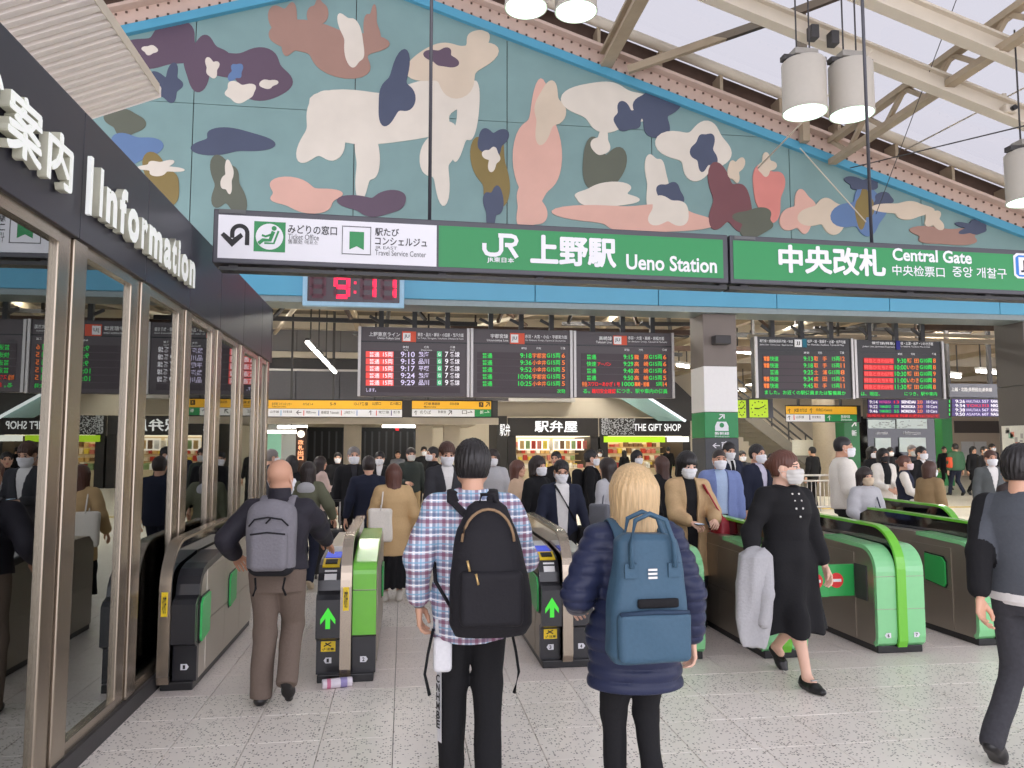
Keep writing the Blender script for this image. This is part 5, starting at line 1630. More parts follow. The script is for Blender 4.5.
# ------------------------------------------------------------------ people: signed distance fields turned into smooth meshes
def surface_nets(D, lo, h):
    S = D < 0
    cs = [(i, j, k) for i in (0, 1) for j in (0, 1) for k in (0, 1)]
    sh = tuple(n - 1 for n in D.shape)
    sl = lambda c: tuple(slice(c[a], c[a] + sh[a]) for a in range(3))
    cnt = np.zeros(sh, np.int8)
    for c in cs:
        cnt += S[sl(c)]
    act = (cnt > 0) & (cnt < 8)
    I = np.argwhere(act)
    if len(I) == 0:
        return np.zeros((0, 3)), np.zeros((0, 4), int)
    idx = np.full(sh, -1, np.int32)
    idx[act] = np.arange(len(I))
    acc = np.zeros((len(I), 3))
    num = np.zeros(len(I))
    val = {c: D[I[:, 0] + c[0], I[:, 1] + c[1], I[:, 2] + c[2]] for c in cs}
    for c in cs:
        for ax in range(3):
            if c[ax] == 0:
                c2 = tuple(1 if a == ax else c[a] for a in range(3))
                d0, d1 = val[c], val[c2]
                m = (d0 < 0) != (d1 < 0)
                t = d0[m] / (d0[m] - d1[m])
                p = np.tile(np.array(c, float), (m.sum(), 1))
                p[:, ax] = t
                acc[m] += p
                num[m] += 1
    V = (I + acc / num[:, None]) * h + lo
    F = []
    for ax in range(3):
        u, w = (ax + 1) % 3, (ax + 2) % 3
        a = [slice(None)] * 3
        b = [slice(None)] * 3
        a[ax], b[ax] = slice(0, -1), slice(1, None)
        s0, s1 = S[tuple(a)], S[tuple(b)]
        E = np.argwhere(s0 != s1)
        E = E[(E[:, u] > 0) & (E[:, w] > 0) & (E[:, u] < sh[u]) & (E[:, w] < sh[w])]
        if len(E) == 0:
            continue
        fl_ = s0[E[:, 0], E[:, 1], E[:, 2]]

        def cell(du, dw):
            q = E.copy()
            q[:, u] += du
            q[:, w] += dw
            return idx[q[:, 0], q[:, 1], q[:, 2]]
        q = np.stack([cell(-1, -1), cell(0, -1), cell(0, 0), cell(-1, 0)], 1)
        q[~fl_] = q[~fl_][:, ::-1]
        F.append(q)
    return V, np.concatenate(F)


class Sdf:
    def __init__(s, lo, hi, h):
        s.h = h
        s.lo = np.array(lo, np.float32)
        s.n = np.ceil((np.array(hi) - s.lo) / h).astype(int) + 1
        s.ax = [(s.lo[a] + h * np.arange(s.n[a])).astype(np.float32) for a in range(3)]
        s.D = np.full(tuple(s.n), 0.2, np.float32)

    def region(s, lo, hi):
        r = []
        for a in range(3):
            i0 = int(max(0, math.floor((lo[a] - s.lo[a]) / s.h)))
            i1 = int(min(s.n[a], math.ceil((hi[a] - s.lo[a]) / s.h) + 1))
            if i1 <= i0:
                return None
            r.append(slice(i0, i1))
        return tuple(r)

    def grid(s, r):
        return s.ax[0][r[0]][:, None, None], s.ax[1][r[1]][None, :, None], s.ax[2][r[2]][None, None, :]

    def blend(s, r, d, k, sub=False):
        A = s.D[r]
        if sub:
            d = -d
            hh = np.maximum(k - np.abs(A - d), 0) / k if k > 0 else 0
            s.D[r] = np.maximum(A, d) + (hh * hh * k / 4 if k > 0 else 0)
        else:
            hh = np.maximum(k - np.abs(A - d), 0) / k if k > 0 else 0
            s.D[r] = np.minimum(A, d) - (hh * hh * k / 4 if k > 0 else 0)

    def cone(s, a, b, ra, rb, k=0.02, flat=1.0, n=None, sub=False):
        """tapered capsule; flat < 1 thins it along direction n"""
        a, b = np.array(a, np.float32), np.array(b, np.float32)
        m = max(ra, rb) + k + 2 * s.h + .01
        r = s.region(np.minimum(a, b) - m, np.maximum(a, b) + m)
        if r is None:
            return s
        X, Y, Z = s.grid(r)
        ba = b - a
        L2 = float(ba @ ba) + 1e-9
        px, py, pz = X - a[0], Y - a[1], Z - a[2]
        t = np.clip((px * ba[0] + py * ba[1] + pz * ba[2]) / L2, 0, 1)
        qx, qy, qz = px - t * ba[0], py - t * ba[1], pz - t * ba[2]
        l2 = qx * qx + qy * qy + qz * qz
        if flat != 1.0:
            qn = qx * n[0] + qy * n[1] + qz * n[2]
            l2 = l2 + qn * qn * (1 / flat ** 2 - 1)
            d = (np.sqrt(l2) - (ra + (rb - ra) * t)) * min(1.0, flat ** .5)
        else:
            d = np.sqrt(l2) - (ra + (rb - ra) * t)
        s.blend(r, d, k, sub)
        return s

    def chain(s, pts, rad, k=0.02, **kw):
        for i in range(len(pts) - 1):
            s.cone(pts[i], pts[i + 1], rad[i], rad[i + 1], k, **kw)
        return s

    def ell(s, c, rad, k=0.02, R=None, sub=False):
        c = np.array(c, np.float32)
        m = max(rad) + k + 2 * s.h + .01
        r = s.region(c - m, c + m)
        if r is None:
            return s
        X, Y, Z = s.grid(r)
        px, py, pz = X - c[0], Y - c[1], Z - c[2]
        if R is not None:
            R = np.array(R, np.float32)
            px, py, pz = (px * R[0, i] + py * R[1, i] + pz * R[2, i] for i in range(3))
        k0 = np.sqrt((px / rad[0]) ** 2 + (py / rad[1]) ** 2 + (pz / rad[2]) ** 2)
        k1 = np.sqrt((px / rad[0] ** 2) ** 2 + (py / rad[1] ** 2) ** 2 + (pz / rad[2] ** 2) ** 2) + 1e-6
        s.blend(r, k0 * (k0 - 1) / k1, k, sub)
        return s

    def rbox(s, c, half, rnd, k=0.0, R=None, sub=False):
        c = np.array(c, np.float32)
        m = float(np.linalg.norm(half)) + k + 2 * s.h + .01
        r = s.region(c - m, c + m)
        if r is None:
            return s
        X, Y, Z = s.grid(r)
        px, py, pz = X - c[0], Y - c[1], Z - c[2]
        if R is not None:
            R = np.array(R, np.float32)
            px, py, pz = (px * R[0, i] + py * R[1, i] + pz * R[2, i] for i in range(3))
        q = [np.abs(p) - (hh - rnd) for p, hh in zip((px, py, pz), half)]
        d = np.sqrt(np.maximum(q[0], 0) ** 2 + np.maximum(q[1], 0) ** 2 + np.maximum(q[2], 0) ** 2) + np.minimum(np.maximum(q[0], np.maximum(q[1], q[2])), 0) - rnd
        s.blend(r, d, k, sub)
        return s

    def loft(s, secs, k=0.02, pw=2.0):
        """stack of ellipses: (z, cx, cy, rx, ry) from low to high"""
        S_ = np.array(secs, np.float32)
        mx = S_[:, 3:5].max() + k + 2 * s.h
        lo = (S_[:, 1].min() - mx, S_[:, 2].min() - mx, S_[0, 0] - k - 2 * s.h)
        hi = (S_[:, 1].max() + mx, S_[:, 2].max() + mx, S_[-1, 0] + k + 2 * s.h)
        r = s.region(lo, hi)
        if r is None:
            return s
        X, Y, Z = s.grid(r)
        zz = Z.ravel()
        cx, cy, rx, ry = (np.interp(zz, S_[:, 0], S_[:, i])[None, None, :] for i in (1, 2, 3, 4))
        if pw == 2.0:
            q = np.sqrt(((X - cx) / rx) ** 2 + ((Y - cy) / ry) ** 2)
        else:
            q = (np.abs((X - cx) / rx) ** pw + np.abs((Y - cy) / ry) ** pw) ** (1 / pw)
        d = (q - 1) * np.minimum(rx, ry)
        d = np.maximum(d, np.maximum(S_[0, 0] - Z, Z - S_[-1, 0]))
        s.blend(r, d.astype(np.float32), k)
        return s

    def cut(s, f):
        """keep where f(X, Y, Z) < 0"""
        X, Y, Z = (s.ax[0][:, None, None], s.ax[1][None, :, None], s.ax[2][None, None, :])
        s.D = np.maximum(s.D, f(X, Y, Z).astype(np.float32))
        return s

    def add(s, f):
        X, Y, Z = (s.ax[0][:, None, None], s.ax[1][None, :, None], s.ax[2][None, None, :])
        s.D = (s.D + f(X, Y, Z)).astype(np.float32)
        return s

    def mesh(s):
        return surface_nets(s.D, s.lo.astype(float), s.h)


def np_mesh(name, parts, mats, parent=None, smooth=True):
    """parts: list of (V, F, material indices or int)"""
    V = np.concatenate([p[0] for p in parts])
    off = 0
    F, MI = [], []
    for v, f, mi in parts:
        F.append(f + off)
        off += len(v)
        MI.append(np.full(len(f), mi, np.int32) if np.isscalar(mi) else mi)
    F = np.concatenate(F)
    MI = np.concatenate(MI)
    me = bpy.data.meshes.new(name)
    me.vertices.add(len(V))
    me.vertices.foreach_set('co', V.astype(np.float32).ravel())
    me.loops.add(F.size)
    me.loops.foreach_set('vertex_index', F.astype(np.int32).ravel())
    me.polygons.add(len(F))
    me.polygons.foreach_set('loop_start', np.arange(0, F.size, 4, dtype=np.int32))
    me.polygons.foreach_set('loop_total', np.full(len(F), 4, np.int32))
    for m in mats:
        me.materials.append(m)
    me.polygons.foreach_set('material_index', MI.astype(np.int32))
    me.polygons.foreach_set('use_smooth', np.full(len(F), smooth, bool))
    me.update(calc_edges=True)
    return link_obj(name, me, parent)


def rot3(ax, ang):
    return np.array(Matrix.Rotation(ang, 3, ax))


# ---------------- head (face looks along +y, origin between the ears)
def head_sdf(S_, sex, s=1.0):
    p = lambda *v: tuple(q * s for q in v)
    S_.ell(p(0, -.014, .036), p(.0735, .092, .083), .01)
    S_.ell(p(0, .022, -.028), p(.061 if sex == 'f' else .064, .070, .084), .03 * s)
    S_.ell(p(0, .056, -.088), p(.03, .028, .024), .035 * s)
    S_.cone(p(-.05, .0, -.055), p(-.02, .05, -.085), .022 * s, .02 * s, .03 * s)
    S_.cone(p(.05, .0, -.055), p(.02, .05, -.085), .022 * s, .02 * s, .03 * s)
    S_.cone(p(-.036, .078, .022), p(.036, .078, .022), .011 * s, .011 * s, .02 * s)
    for q in (-1, 1):
        S_.ell(p(.031 * q, .101, .004), p(.019, .016, .011), .012 * s, sub=True)
        S_.ell(p(.031 * q, .083, .003), p(.015, .0115, .011), .004 * s)
        S_.ell(p(.042 * q, .07, -.028), p(.022, .018, .018), .02 * s)
        S_.ell(p(.0745 * q, -.008, -.004), p(.010, .020, .031), .008 * s)
        S_.ell(p(.011 * q, .1, -.030), p(.009, .009, .007), .008 * s)
    S_.cone(p(0, .088, .008), p(0, .108, -.026), .008 * s, .0115 * s, .012 * s)
    S_.ell(p(0, .090, -.056), p(.024, .011, .006), .006 * s)
    S_.ell(p(0, .088, -.065), p(.020, .011, .006), .006 * s)
    return S_


def head_mesh(sex, h, s=1.0):
    S_ = Sdf((-.1 * s, -.13 * s, -.20 * s), (.1 * s, .14 * s, .14 * s), h)
    head_sdf(S_, sex, s)
    S_.cone((0, -.03 * s, -.05 * s), (0, -.045 * s, -.19 * s), .050 * s, .056 * s, .03 * s)
    V, F = S_.mesh()
    c = V[F].mean(1) / s
    mi = np.zeros(len(F), np.int32)
    ex = np.abs(np.abs(c[:, 0]) - .031)
    eye = ((ex / .0145) ** 2 + ((c[:, 2] - .003) / .0062) ** 2 < 1) & (c[:, 1] > .06)
    iris = (ex < .0085) & (np.abs(c[:, 2] - .003) < .0075) & (c[:, 1] > .06)
    lid = ((ex / .017) ** 2 + ((c[:, 2] - .006) / .0075) ** 2 < 1) & (c[:, 2] > .0075) & (c[:, 1] > .06)
    brow = (ex < .019) & (np.abs(c[:, 2] - (.026 - .15 * (np.abs(c[:, 0]) - .031))) < .0036) & (c[:, 1] > .055)
    lips = (np.abs(c[:, 0]) < .023) & (np.abs(c[:, 2] + .060) < .0095 * (1 - (c[:, 0] / .026) ** 2)) & (c[:, 1] > .08)
    mi[lips] = 3
    mi[brow] = 1
    mi[eye] = 4
    mi[lid] = 1
    mi[iris & eye] = 1
    return V, F, mi


def mask_mesh(sex, h, s=1.0):
    S_ = Sdf((-.1 * s, -.05 * s, -.13 * s), (.1 * s, .15 * s, .03 * s), h)
    head_sdf(S_, sex, s)
    S_.cone((0, .06 * s, -.02 * s), (0, .075 * s, -.07 * s), .045 * s, .04 * s, .03 * s)
    S_.D -= .007 * s
    S_.cut(lambda X, Y, Z: np.maximum(np.maximum(Z - (-.016 * s + .12 * np.abs(X) * -1 + .010 * s + 0 * Y), -.112 * s - Z), (.028 * s + .12 * np.abs(Z + .05 * s)) - Y + 0 * X))
    S_.add(lambda X, Y, Z: .0015 * np.sin(Z * 2 * math.pi / (.026 * s)))
    return S_.mesh()


def hair_sdf(style, h, s=1.0, seed=0):
    r = random.Random(seed)
    low = {'short': -.10, 'buzz': -.09, 'bob': -.16, 'long': -.36, 'shoulder': -.24, 'pony': -.30, 'tied': -.12, 'parted': -.1}[style]
    S_ = Sdf((-.14 * s, -.16 * s, (low - .04) * s), (.14 * s, .15 * s, .17 * s), h)
    th = {'short': .013, 'buzz': .005, 'bob': .020, 'long': .018, 'shoulder': .022, 'pony': .010, 'tied': .010, 'parted': .015}[style]
    p = lambda *v: tuple(q * s for q in v)
    S_.ell(p(0, -.014, .036), tuple(q * s + th * s for q in (.0735, .092, .083)), .005)
    S_.ell(p(0, -.03, -.01), tuple(q * s + th * s for q in (.068, .066, .075)), .03)
    if style in ('bob', 'shoulder', 'long'):
        zl = {'bob': -.115, 'shoulder': -.20, 'long': -.31}[style]
        for q in (-1, 1):
            S_.cone(p(.062 * q, -.005, .02), p(.07 * q, -.005, zl + .02), .034 * s, .030 * s, .03 * s)
            S_.cone(p(.045 * q, -.06, .02), p(.05 * q, -.07, zl), .045 * s, .036 * s, .04 * s)
        S_.cone(p(0, -.075, .02), p(0, -.085, zl - .01), .05 * s, .04 * s, .04 * s)
    if style == 'pony':
        S_.chain([p(0, -.10, .03), p(0, -.125, -.03), p(0, -.11, -.26)], [.03 * s, .036 * s, .018 * s], .02)
    if style == 'tied':
        S_.ell(p(0, -.115, .02), p(.035, .035, .035), .01)
    # strands
    f = r.uniform(0, 6)
    am = .0030 if style in ('short', 'parted') else .0014 if style == 'shoulder' else .0022 if style != 'buzz' else .0006
    S_.add(lambda X, Y, Z: (am * np.sin(26 * np.arctan2(X, Y + .02 * s) + 30 * Z + f) + am * .7 * np.sin(47 * np.arctan2(X, Y + .01) - 21 * Z)) * s)
    # open the face
    fr = {'short': .074, 'buzz': .066, 'bob': .046, 'long': .060, 'shoulder': .052, 'pony': .066, 'tied': .066, 'parted': .056}[style]
    fw_ = .060 if style in ('bob', 'long', 'shoulder') else .085
    S_.ell(p(0, .125, fr - .115), p(fw_, .085, .11), .01, sub=True)
    if style in ('short', 'buzz', 'pony', 'tied', 'parted'):
        for q in (-1, 1):                       # clear the ears
            S_.ell(p(.088 * q, .016, -.026), p(.04, .038, .046), .008, sub=True)
        zn = -.062 if style != 'buzz' else -.05
        S_.cut(lambda X, Y, Z: np.minimum((zn * s - Z), 9) if style != 'pony' else np.maximum(zn * s - Z, -9) * (Y > -.085 * s) + (-1.0) * (Y <= -.085 * s))
    return S_


# ---------------- hand: wrist at the origin, fingers along -z, palm towards +x for the left hand (mirrored for the right)
def hand_mesh(curl, h, s=1.0, grip=False):
    S_ = Sdf((-.07 * s, -.07 * s, -.22 * s), (.08 * s, .075 * s, .05 * s), h)
    p = lambda *v: np.array([q * s for q in v])
    S_.cone(p(0, 0, .04), p(0, 0, -.02), .024 * s, .023 * s, .01, flat=.8, n=(1, 0, 0))
    for y0, y1 in ((-.022, -.030), (-.008, -.010), (.008, .011), (.022, .032)):
        S_.cone(p(0, y0 * .8, -.02), p(0, y1, -.088), .0165 * s, .0135 * s, .012 * s, flat=.9, n=(1, 0, 0))
    L = {0: (.032, .021, .017), 1: (.040, .026, .020), 2: (.044, .029, .021), 3: (.038, .025, .020)}
    yy = (-.031, -.0105, .0105, .032)
    for f in range(4):
        a, q = p(0, yy[f], -.090), 0.0
        rr = (.0095, .0088, .0080, .0070)
        for j in range(3):
            q += curl * (1.0 if j else .75) * (1.12 - .08 * f)
            b = a + p(math.sin(q) * L[f][j], (yy[f] * .10) * (j == 0), -math.cos(q) * L[f][j])
            S_.cone(a, b, rr[j] * s, rr[j + 1] * s, .004 * s)
            a = b
    t0, t1 = p(.008, .026, -.025), p(.028, .046, -.058)
    t2 = p(.036 + .01 * curl, .046 - .012 * curl, -.088)
    t3 = p(.042 + .012 * curl, .036 - .02 * curl, -.110)
    S_.chain([t0, t1, t2, t3], [.015 * s, .0125 * s, .0105 * s, .0085 * s], .008 * s)
    return S_.mesh()


_hand_cache = {}


def hand(curl, h, s):
    k = (round(curl, 2), h, round(s, 2))
    if k not in _hand_cache:
        _hand_cache[k] = hand_mesh(curl, h, s)
    return _hand_cache[k]


def ik(a, c, l1, l2, pole):
    """elbow position between shoulder a and wrist c; the wrist is pulled in if it is out of reach"""
    a, c, pole = (np.array(v, float) for v in (a, c, pole))
    d = c - a
    L = np.linalg.norm(d)
    if L > (l1 + l2) * .995:
        c = a + d / L * (l1 + l2) * .995
        d = c - a
        L = np.linalg.norm(d)
    u = d / L
    x = (l1 * l1 - l2 * l2 + L * L) / (2 * L)
    hgt = math.sqrt(max(0, l1 * l1 - x * x))
    w = pole - u * (pole @ u)
    w /= np.linalg.norm(w) + 1e-9
    return a + u * x + w * hgt, c


SKIN = {}


def skin_mats(tone, hairc):
    k = (tone, hairc)
    if k not in SKIN:
        sk = mat('skin_%s' % tone, {'fair': (226, 184, 160), 'tan': (214, 166, 138), 'warm': (206, 156, 128)}[tone], .5, var=.03)
        hm = hair_mat(hairc)
        SKIN[k] = [sk, mat('brow_dark', (46, 34, 30), .7), hm, mat('lip_' + tone, (186, 112, 104), .45), mat('eye_white', (204, 194, 188), .3)]
    return SKIN[k]


HAIRC = {'black': (30, 27, 27), 'brown': (74, 48, 38), 'dark': (44, 34, 31), 'blonde': (198, 168, 124), 'grey': (120, 114, 110), 'reddish': (92, 56, 44)}


def hair_mat(c):
    if 'hair_' + c in MATS:
        return MATS['hair_' + c]
    m = mat('hair_' + c, HAIRC[c], .42, var=0.0)
    nt = m.node_tree
    b = nt.nodes['Principled BSDF']
    tc = nt.nodes.new('ShaderNodeTexCoord')
    mp = nt.nodes.new('ShaderNodeMapping')
    mp.inputs['Scale'].default_value = (130, 130, 6)
    nz = nt.nodes.new('ShaderNodeTexNoise')
    nz.inputs['Scale'].default_value = 1.0
    nz.inputs['Detail'].default_value = 3
    nt.links.new(tc.outputs['Object'], mp.inputs['Vector'])
    nt.links.new(mp.outputs[0], nz.inputs['Vector'])
    mx = nt.nodes.new('ShaderNodeMix')
    mx.data_type = 'RGBA'
    c0 = srgb(*HAIRC[c])
    mx.inputs['A'].default_value = tuple(v * .55 for v in c0[:3]) + (1,)
    mx.inputs['B'].default_value = tuple(min(1, v * 1.5) for v in c0[:3]) + (1,)
    nt.links.new(nz.outputs['Fac'], mx.inputs['Factor'])
    nt.links.new(mx.outputs['Result'], b.inputs['Base Color'])
    return m


def cloth(name, rgb, rough=.85, bump=.25, var=.05, scale=60):
    return mat('cloth_' + name, rgb, rough, var=var, bump=bump, scale=scale, spec=.25)


def wrinkle(seed, amp=.004, fx=1.0):
    r = random.Random(seed)
    w = [(r.uniform(-22, 22) * fx, r.uniform(-22, 22) * fx, r.uniform(-30, 30) * fx, r.uniform(0, 6.3)) for _ in range(5)]

    def f(X, Y, Z):
        o = 0
        for a, b, c, d in w:
            o = o + np.sin(a * X + b * Y + c * Z + d)
        return amp * o / 2.2
    return f
PEOPLE_H = {'near': .0085, 'mid': .013, 'far': .019}


def person(label, x, y, rz, h=1.70, sex='m', lod='mid', tone='tan', hair='short', hairc='black', mask=None, build=1.0,
           feet=((-.09, 0, 0, 0), (.09, 0, 0, 0)), hands=((-.27, .02, .80), (.27, .02, .80)), curl=(.35, .35), lean=0.0,
           turn=0.0, nod=0.0, top=None, inner=None, bottom=None, skirt=None, bare=False, shoes='black', shoe_rgb=(26, 25, 26),
           group='people in the station', headscale=1.06, glasses=False, seed=1, shoe_low=False):
    t = thing('person', label, 'person', (x, y, 0), math.radians(rz), group)
    s = h / 1.72
    t.scale = (s, s, s)
    hv = PEOPLE_H[lod]
    f = sex == 'f'
    sw = (.152 if f else .172) * build
    # ---- skeleton
    l1, l2 = .425, .405
    an = []
    for (fx, fy, fz, fp) in feet:
        p = math.radians(fp)
        # the foot rolls over its ball (0.10 ahead of the ankle)
        ay = fy + .10 - .10 * math.cos(p) - 0.0
        az = fz + .085 * math.cos(p) + .12 * math.sin(p)
        an.append(np.array([fx, ay, az]))
    zp = .905
    for sgn, a in zip((-1, 1), an):
        d2 = (a[0] - sgn * .085) ** 2 + a[1] ** 2
        zp = min(zp, a[2] + math.sqrt(max(.2, (l1 + l2 - .004) ** 2 - d2)))
    dz = zp - .905
    ln = math.tan(math.radians(lean))
    up = lambda px, py, pz: np.array([px, py + ln * max(0, pz - .95), pz + dz - (1 - math.cos(math.radians(lean))) * max(0, pz - .95)])
    hips = [np.array([sg * .085, 0, zp]) for sg in (-1, 1)]
    knees = []
    for hp, a, (fx, fy, fz, fp) in zip(hips, an, feet):
        k_, a_ = ik(hp, a, l1, l2, (0, 1, .15))
        knees.append(k_)
    sh = [up(sg * sw, -.012, 1.378) for sg in (-1, 1)]
    el, wr = [], []
    for i, sg in enumerate((-1, 1)):
        tx, ty, tz = hands[i]
        e_, w_ = ik(sh[i], (tx, ty, tz + dz), .285, .255, (sg * .55, -1.0, -.25))
        el.append(e_)
        wr.append(w_)
    # ---- torso sections
    W = build
    if f:
        T = [(.80, .145, .105), (.92, .170, .118), (1.06, .125, .098), (1.16, .130, .104), (1.26, .150, .122), (1.35, .146, .102), (1.405, .112, .076), (1.45, .060, .054)]
    else:
        T = [(.80, .145, .100), (.92, .165, .112), (1.06, .148, .104), (1.16, .155, .110), (1.26, .168, .116), (1.35, .168, .106), (1.41, .130, .078), (1.455, .064, .056)]

    def secs(z0, z1, grow, flare=0.0, gy=None):
        zs = sorted({z0, z1} | {q[0] for q in T if z0 < q[0] < z1} | ({.6, .4} if z0 < .6 else set()))
        zs = [z for z in zs if z0 <= z <= z1]
        out = []
        for z in zs:
            rx = np.interp(z, [q[0] for q in T], [q[1] for q in T]) * W + grow
            ry = np.interp(z, [q[0] for q in T], [q[2] for q in T]) * (W * .5 + .5) + (grow if gy is None else gy)
            if flare and z < 1.0:
                rx += flare * (1.0 - z)
                ry += flare * (1.0 - z)
            c = up(0, -.008 if z > 1.0 else 0, z)
            out.append((c[2], 0.0, c[1], rx, ry))
        return out

    def bounds(pts, m):
        P_ = np.array(pts)
        return P_.min(0) - m, P_.max(0) + m

    allp = hips + knees + an + sh + el + wr + [up(0, 0, 1.49)]
    # ---- body: torso, arms, legs, then head and hands joined to the same mesh
    hb = hv * 1.9 if not bare else hv * 1.15
    lo, hi = bounds(allp, .16)
    B = Sdf(lo, hi, hb)
    B.loft(secs(.88, 1.45, -.012), .03)
    for i in (0, 1):
        B.chain([hips[i], knees[i], an[i]], [.078 * W, .050, .034], .02)
        kn, aa = knees[i], an[i]
        if bare:
            c = kn + (aa - kn) * .3
            B.ell(c + np.array([0, -.015, 0]), (.044, .048, .10), .03)
            B.cone(aa, aa + np.array([0, .06, -.03]), .034, .03, .02)
        B.chain([sh[i], el[i], wr[i]], [.046, .038, .025], .02)
    V, F = B.mesh()
    parts = [(V, F, 0)]
    hh = {'near': .0055, 'mid': .0072, 'far': .011}[lod]
    hc = up(0, .006, 1.598)
    Rh = rot3('Z', math.radians(turn)) @ rot3('X', -math.radians(nod))
    HV, HF, HM = head_mesh(sex, hh, headscale)
    parts.append((HV @ Rh.T + hc, HF, HM))
    handh = {'near': .0042, 'mid': .0065, 'far': .010}[lod]
    for i, sg in enumerate((-1, 1)):
        hV, hF = hand(curl[i], handh, 1.0 if not f else .92)
        hV = hV.copy()
        if sg > 0:
            hV[:, 0] *= -1
            hF = hF[:, ::-1]
        d = wr[i] - el[i]
        d /= np.linalg.norm(d)
        zax = -d
        xax = np.array([1.0, 0.0, 0.0]) if abs(d[0]) < .8 else np.array([0, 0, -1.0]) * np.sign(d[0])
        if d[1] > .55:
            xax = np.array([-sg * .35, 0, -.9]) * -sg      # forearm raised: palm turns down/inward
            xax = np.array([.5, 0, sg * .8])
        yax = np.cross(zax, xax)
        yax /= np.linalg.norm(yax)
        xax = np.cross(yax, zax)
        R = np.stack([xax, yax, zax], 1)
        parts.append((hV @ R.T + wr[i], hF, 0))
    np_mesh('body', parts, skin_mats(tone, hairc), t)
    # ---- hair and mask
    if hair != 'none':
        Sh = hair_sdf(hair, hh * 1.15, headscale, seed)
        hV, hF = Sh.mesh()
        np_mesh('hair', [(hV @ Rh.T + hc, hF, 0)], [hair_mat(hairc)], t)
    if mask:
        mV, mF = mask_mesh(sex, hh, headscale)
        mm = mat('mask_%d_%d_%d' % mask, mask, .8, var=.02)
        np_mesh('face_mask', [(mV @ Rh.T + hc, mF, 0)], [mm], t)
        if lod != 'far':
            lp = MB()
            for sg in (-1, 1):
                for z0 in (-.028, -.085):
                    pts = [np.array(q) * headscale for q in ((sg * .062, .045, z0), (sg * .078, .005, z0 * .6 - .008), (sg * .083, -.022, -.012))]
                    lp.tube([Rh @ q + hc for q in pts], .0016, 5)
            lp.build('mask_loop', mm, t)
    if glasses:
        g = MB()
        for sg in (-1, 1):
            g.tube([Rh @ (np.array([sg * .032 + .022 * math.cos(a), .108, .004 + .016 * math.sin(a)]) * headscale) + hc for a in np.linspace(0, 2 * math.pi, 14, endpoint=False)], .002, 5, closed=True)
            g.tube([Rh @ (np.array(q) * headscale) + hc for q in ((sg * .054, .106, .006), (sg * .078, .02, .008), (sg * .08, -.01, .002))], .002, 5)
        g.tube([Rh @ (np.array(q) * headscale) + hc for q in ((-.010, .110, .006), (.010, .110, .006))], .002, 5)
        g.build('glasses', mat('glasses_dark', (40, 30, 30), .4), t)
    # ---- trousers / skirt
    if bottom:
        g = bottom.get('grow', 0.0)
        S_ = Sdf(*bounds(hips + knees + an + [up(0, 0, 1.03)], .17), hv)
        S_.loft(secs(.80, 1.04, .008 + g * .4), .03)
        for i in (0, 1):
            d = an[i] - knees[i]
            end = an[i] + d / np.linalg.norm(d) * .0 + np.array([0, 0, -.012])
            S_.chain([hips[i], knees[i], end], [.094 * W + g * .6, .064 + g, bottom.get('ankle', .058) + g * .7], .03)
        S_.add(wrinkle(seed + 3, .0035))
        zc = min(a[2] for a in an)
        for i in (0, 1):
            a, kx = an[i].copy(), knees[i].copy()
            n = (kx - a) / np.linalg.norm(kx - a)
            c = a - n * .045
            S_.cut(lambda X, Y, Z: np.where(((X - c[0]) ** 2 + (Y - c[1]) ** 2 + (Z - c[2]) ** 2) < .13 ** 2, -((X - c[0]) * n[0] + (Y - c[1]) * n[1] + (Z - c[2]) * n[2]), -1.0))
        V, F = S_.mesh()
        np_mesh(bottom.get('name', 'trousers'), [(V, F, 0)], [bottom['mat']], t)
    if skirt:
        hem = skirt['hem']
        S_ = Sdf(*bounds(hips + knees + [up(0, 0, 1.08), np.array([0, 0, hem + dz])], .3), hv)
        S_.loft(secs(hem, 1.08, .016, skirt.get('flare', .12)), .01)
        for i in (0, 1):
            zh = hem + dz - .02
            if knees[i][2] > zh:
                k_ = knees[i] + (an[i] - knees[i]) * (knees[i][2] - zh) / max(.05, knees[i][2] - an[i][2])
                S_.chain([hips[i], knees[i], k_], [.10, .078, .075], .06)
            else:
                k_ = hips[i] + (knees[i] - hips[i]) * (hips[i][2] - zh) / (hips[i][2] - knees[i][2])
                S_.cone(hips[i], k_, .10, .085, .06)
        S_.cut(lambda X, Y, Z: hem + dz - Z + 0 * X + 0 * Y)
        am, nf = skirt.get('fold', .010), skirt.get('nf', 9)
        S_.add(lambda X, Y, Z: am * np.clip((1.0 + dz - Z) / .5, 0, 1) * np.sin(nf * np.arctan2(X, Y) + 6 * Z))
        V, F = S_.mesh()
        np_mesh('skirt', [(V, F, 0)], [skirt['mat']], t)
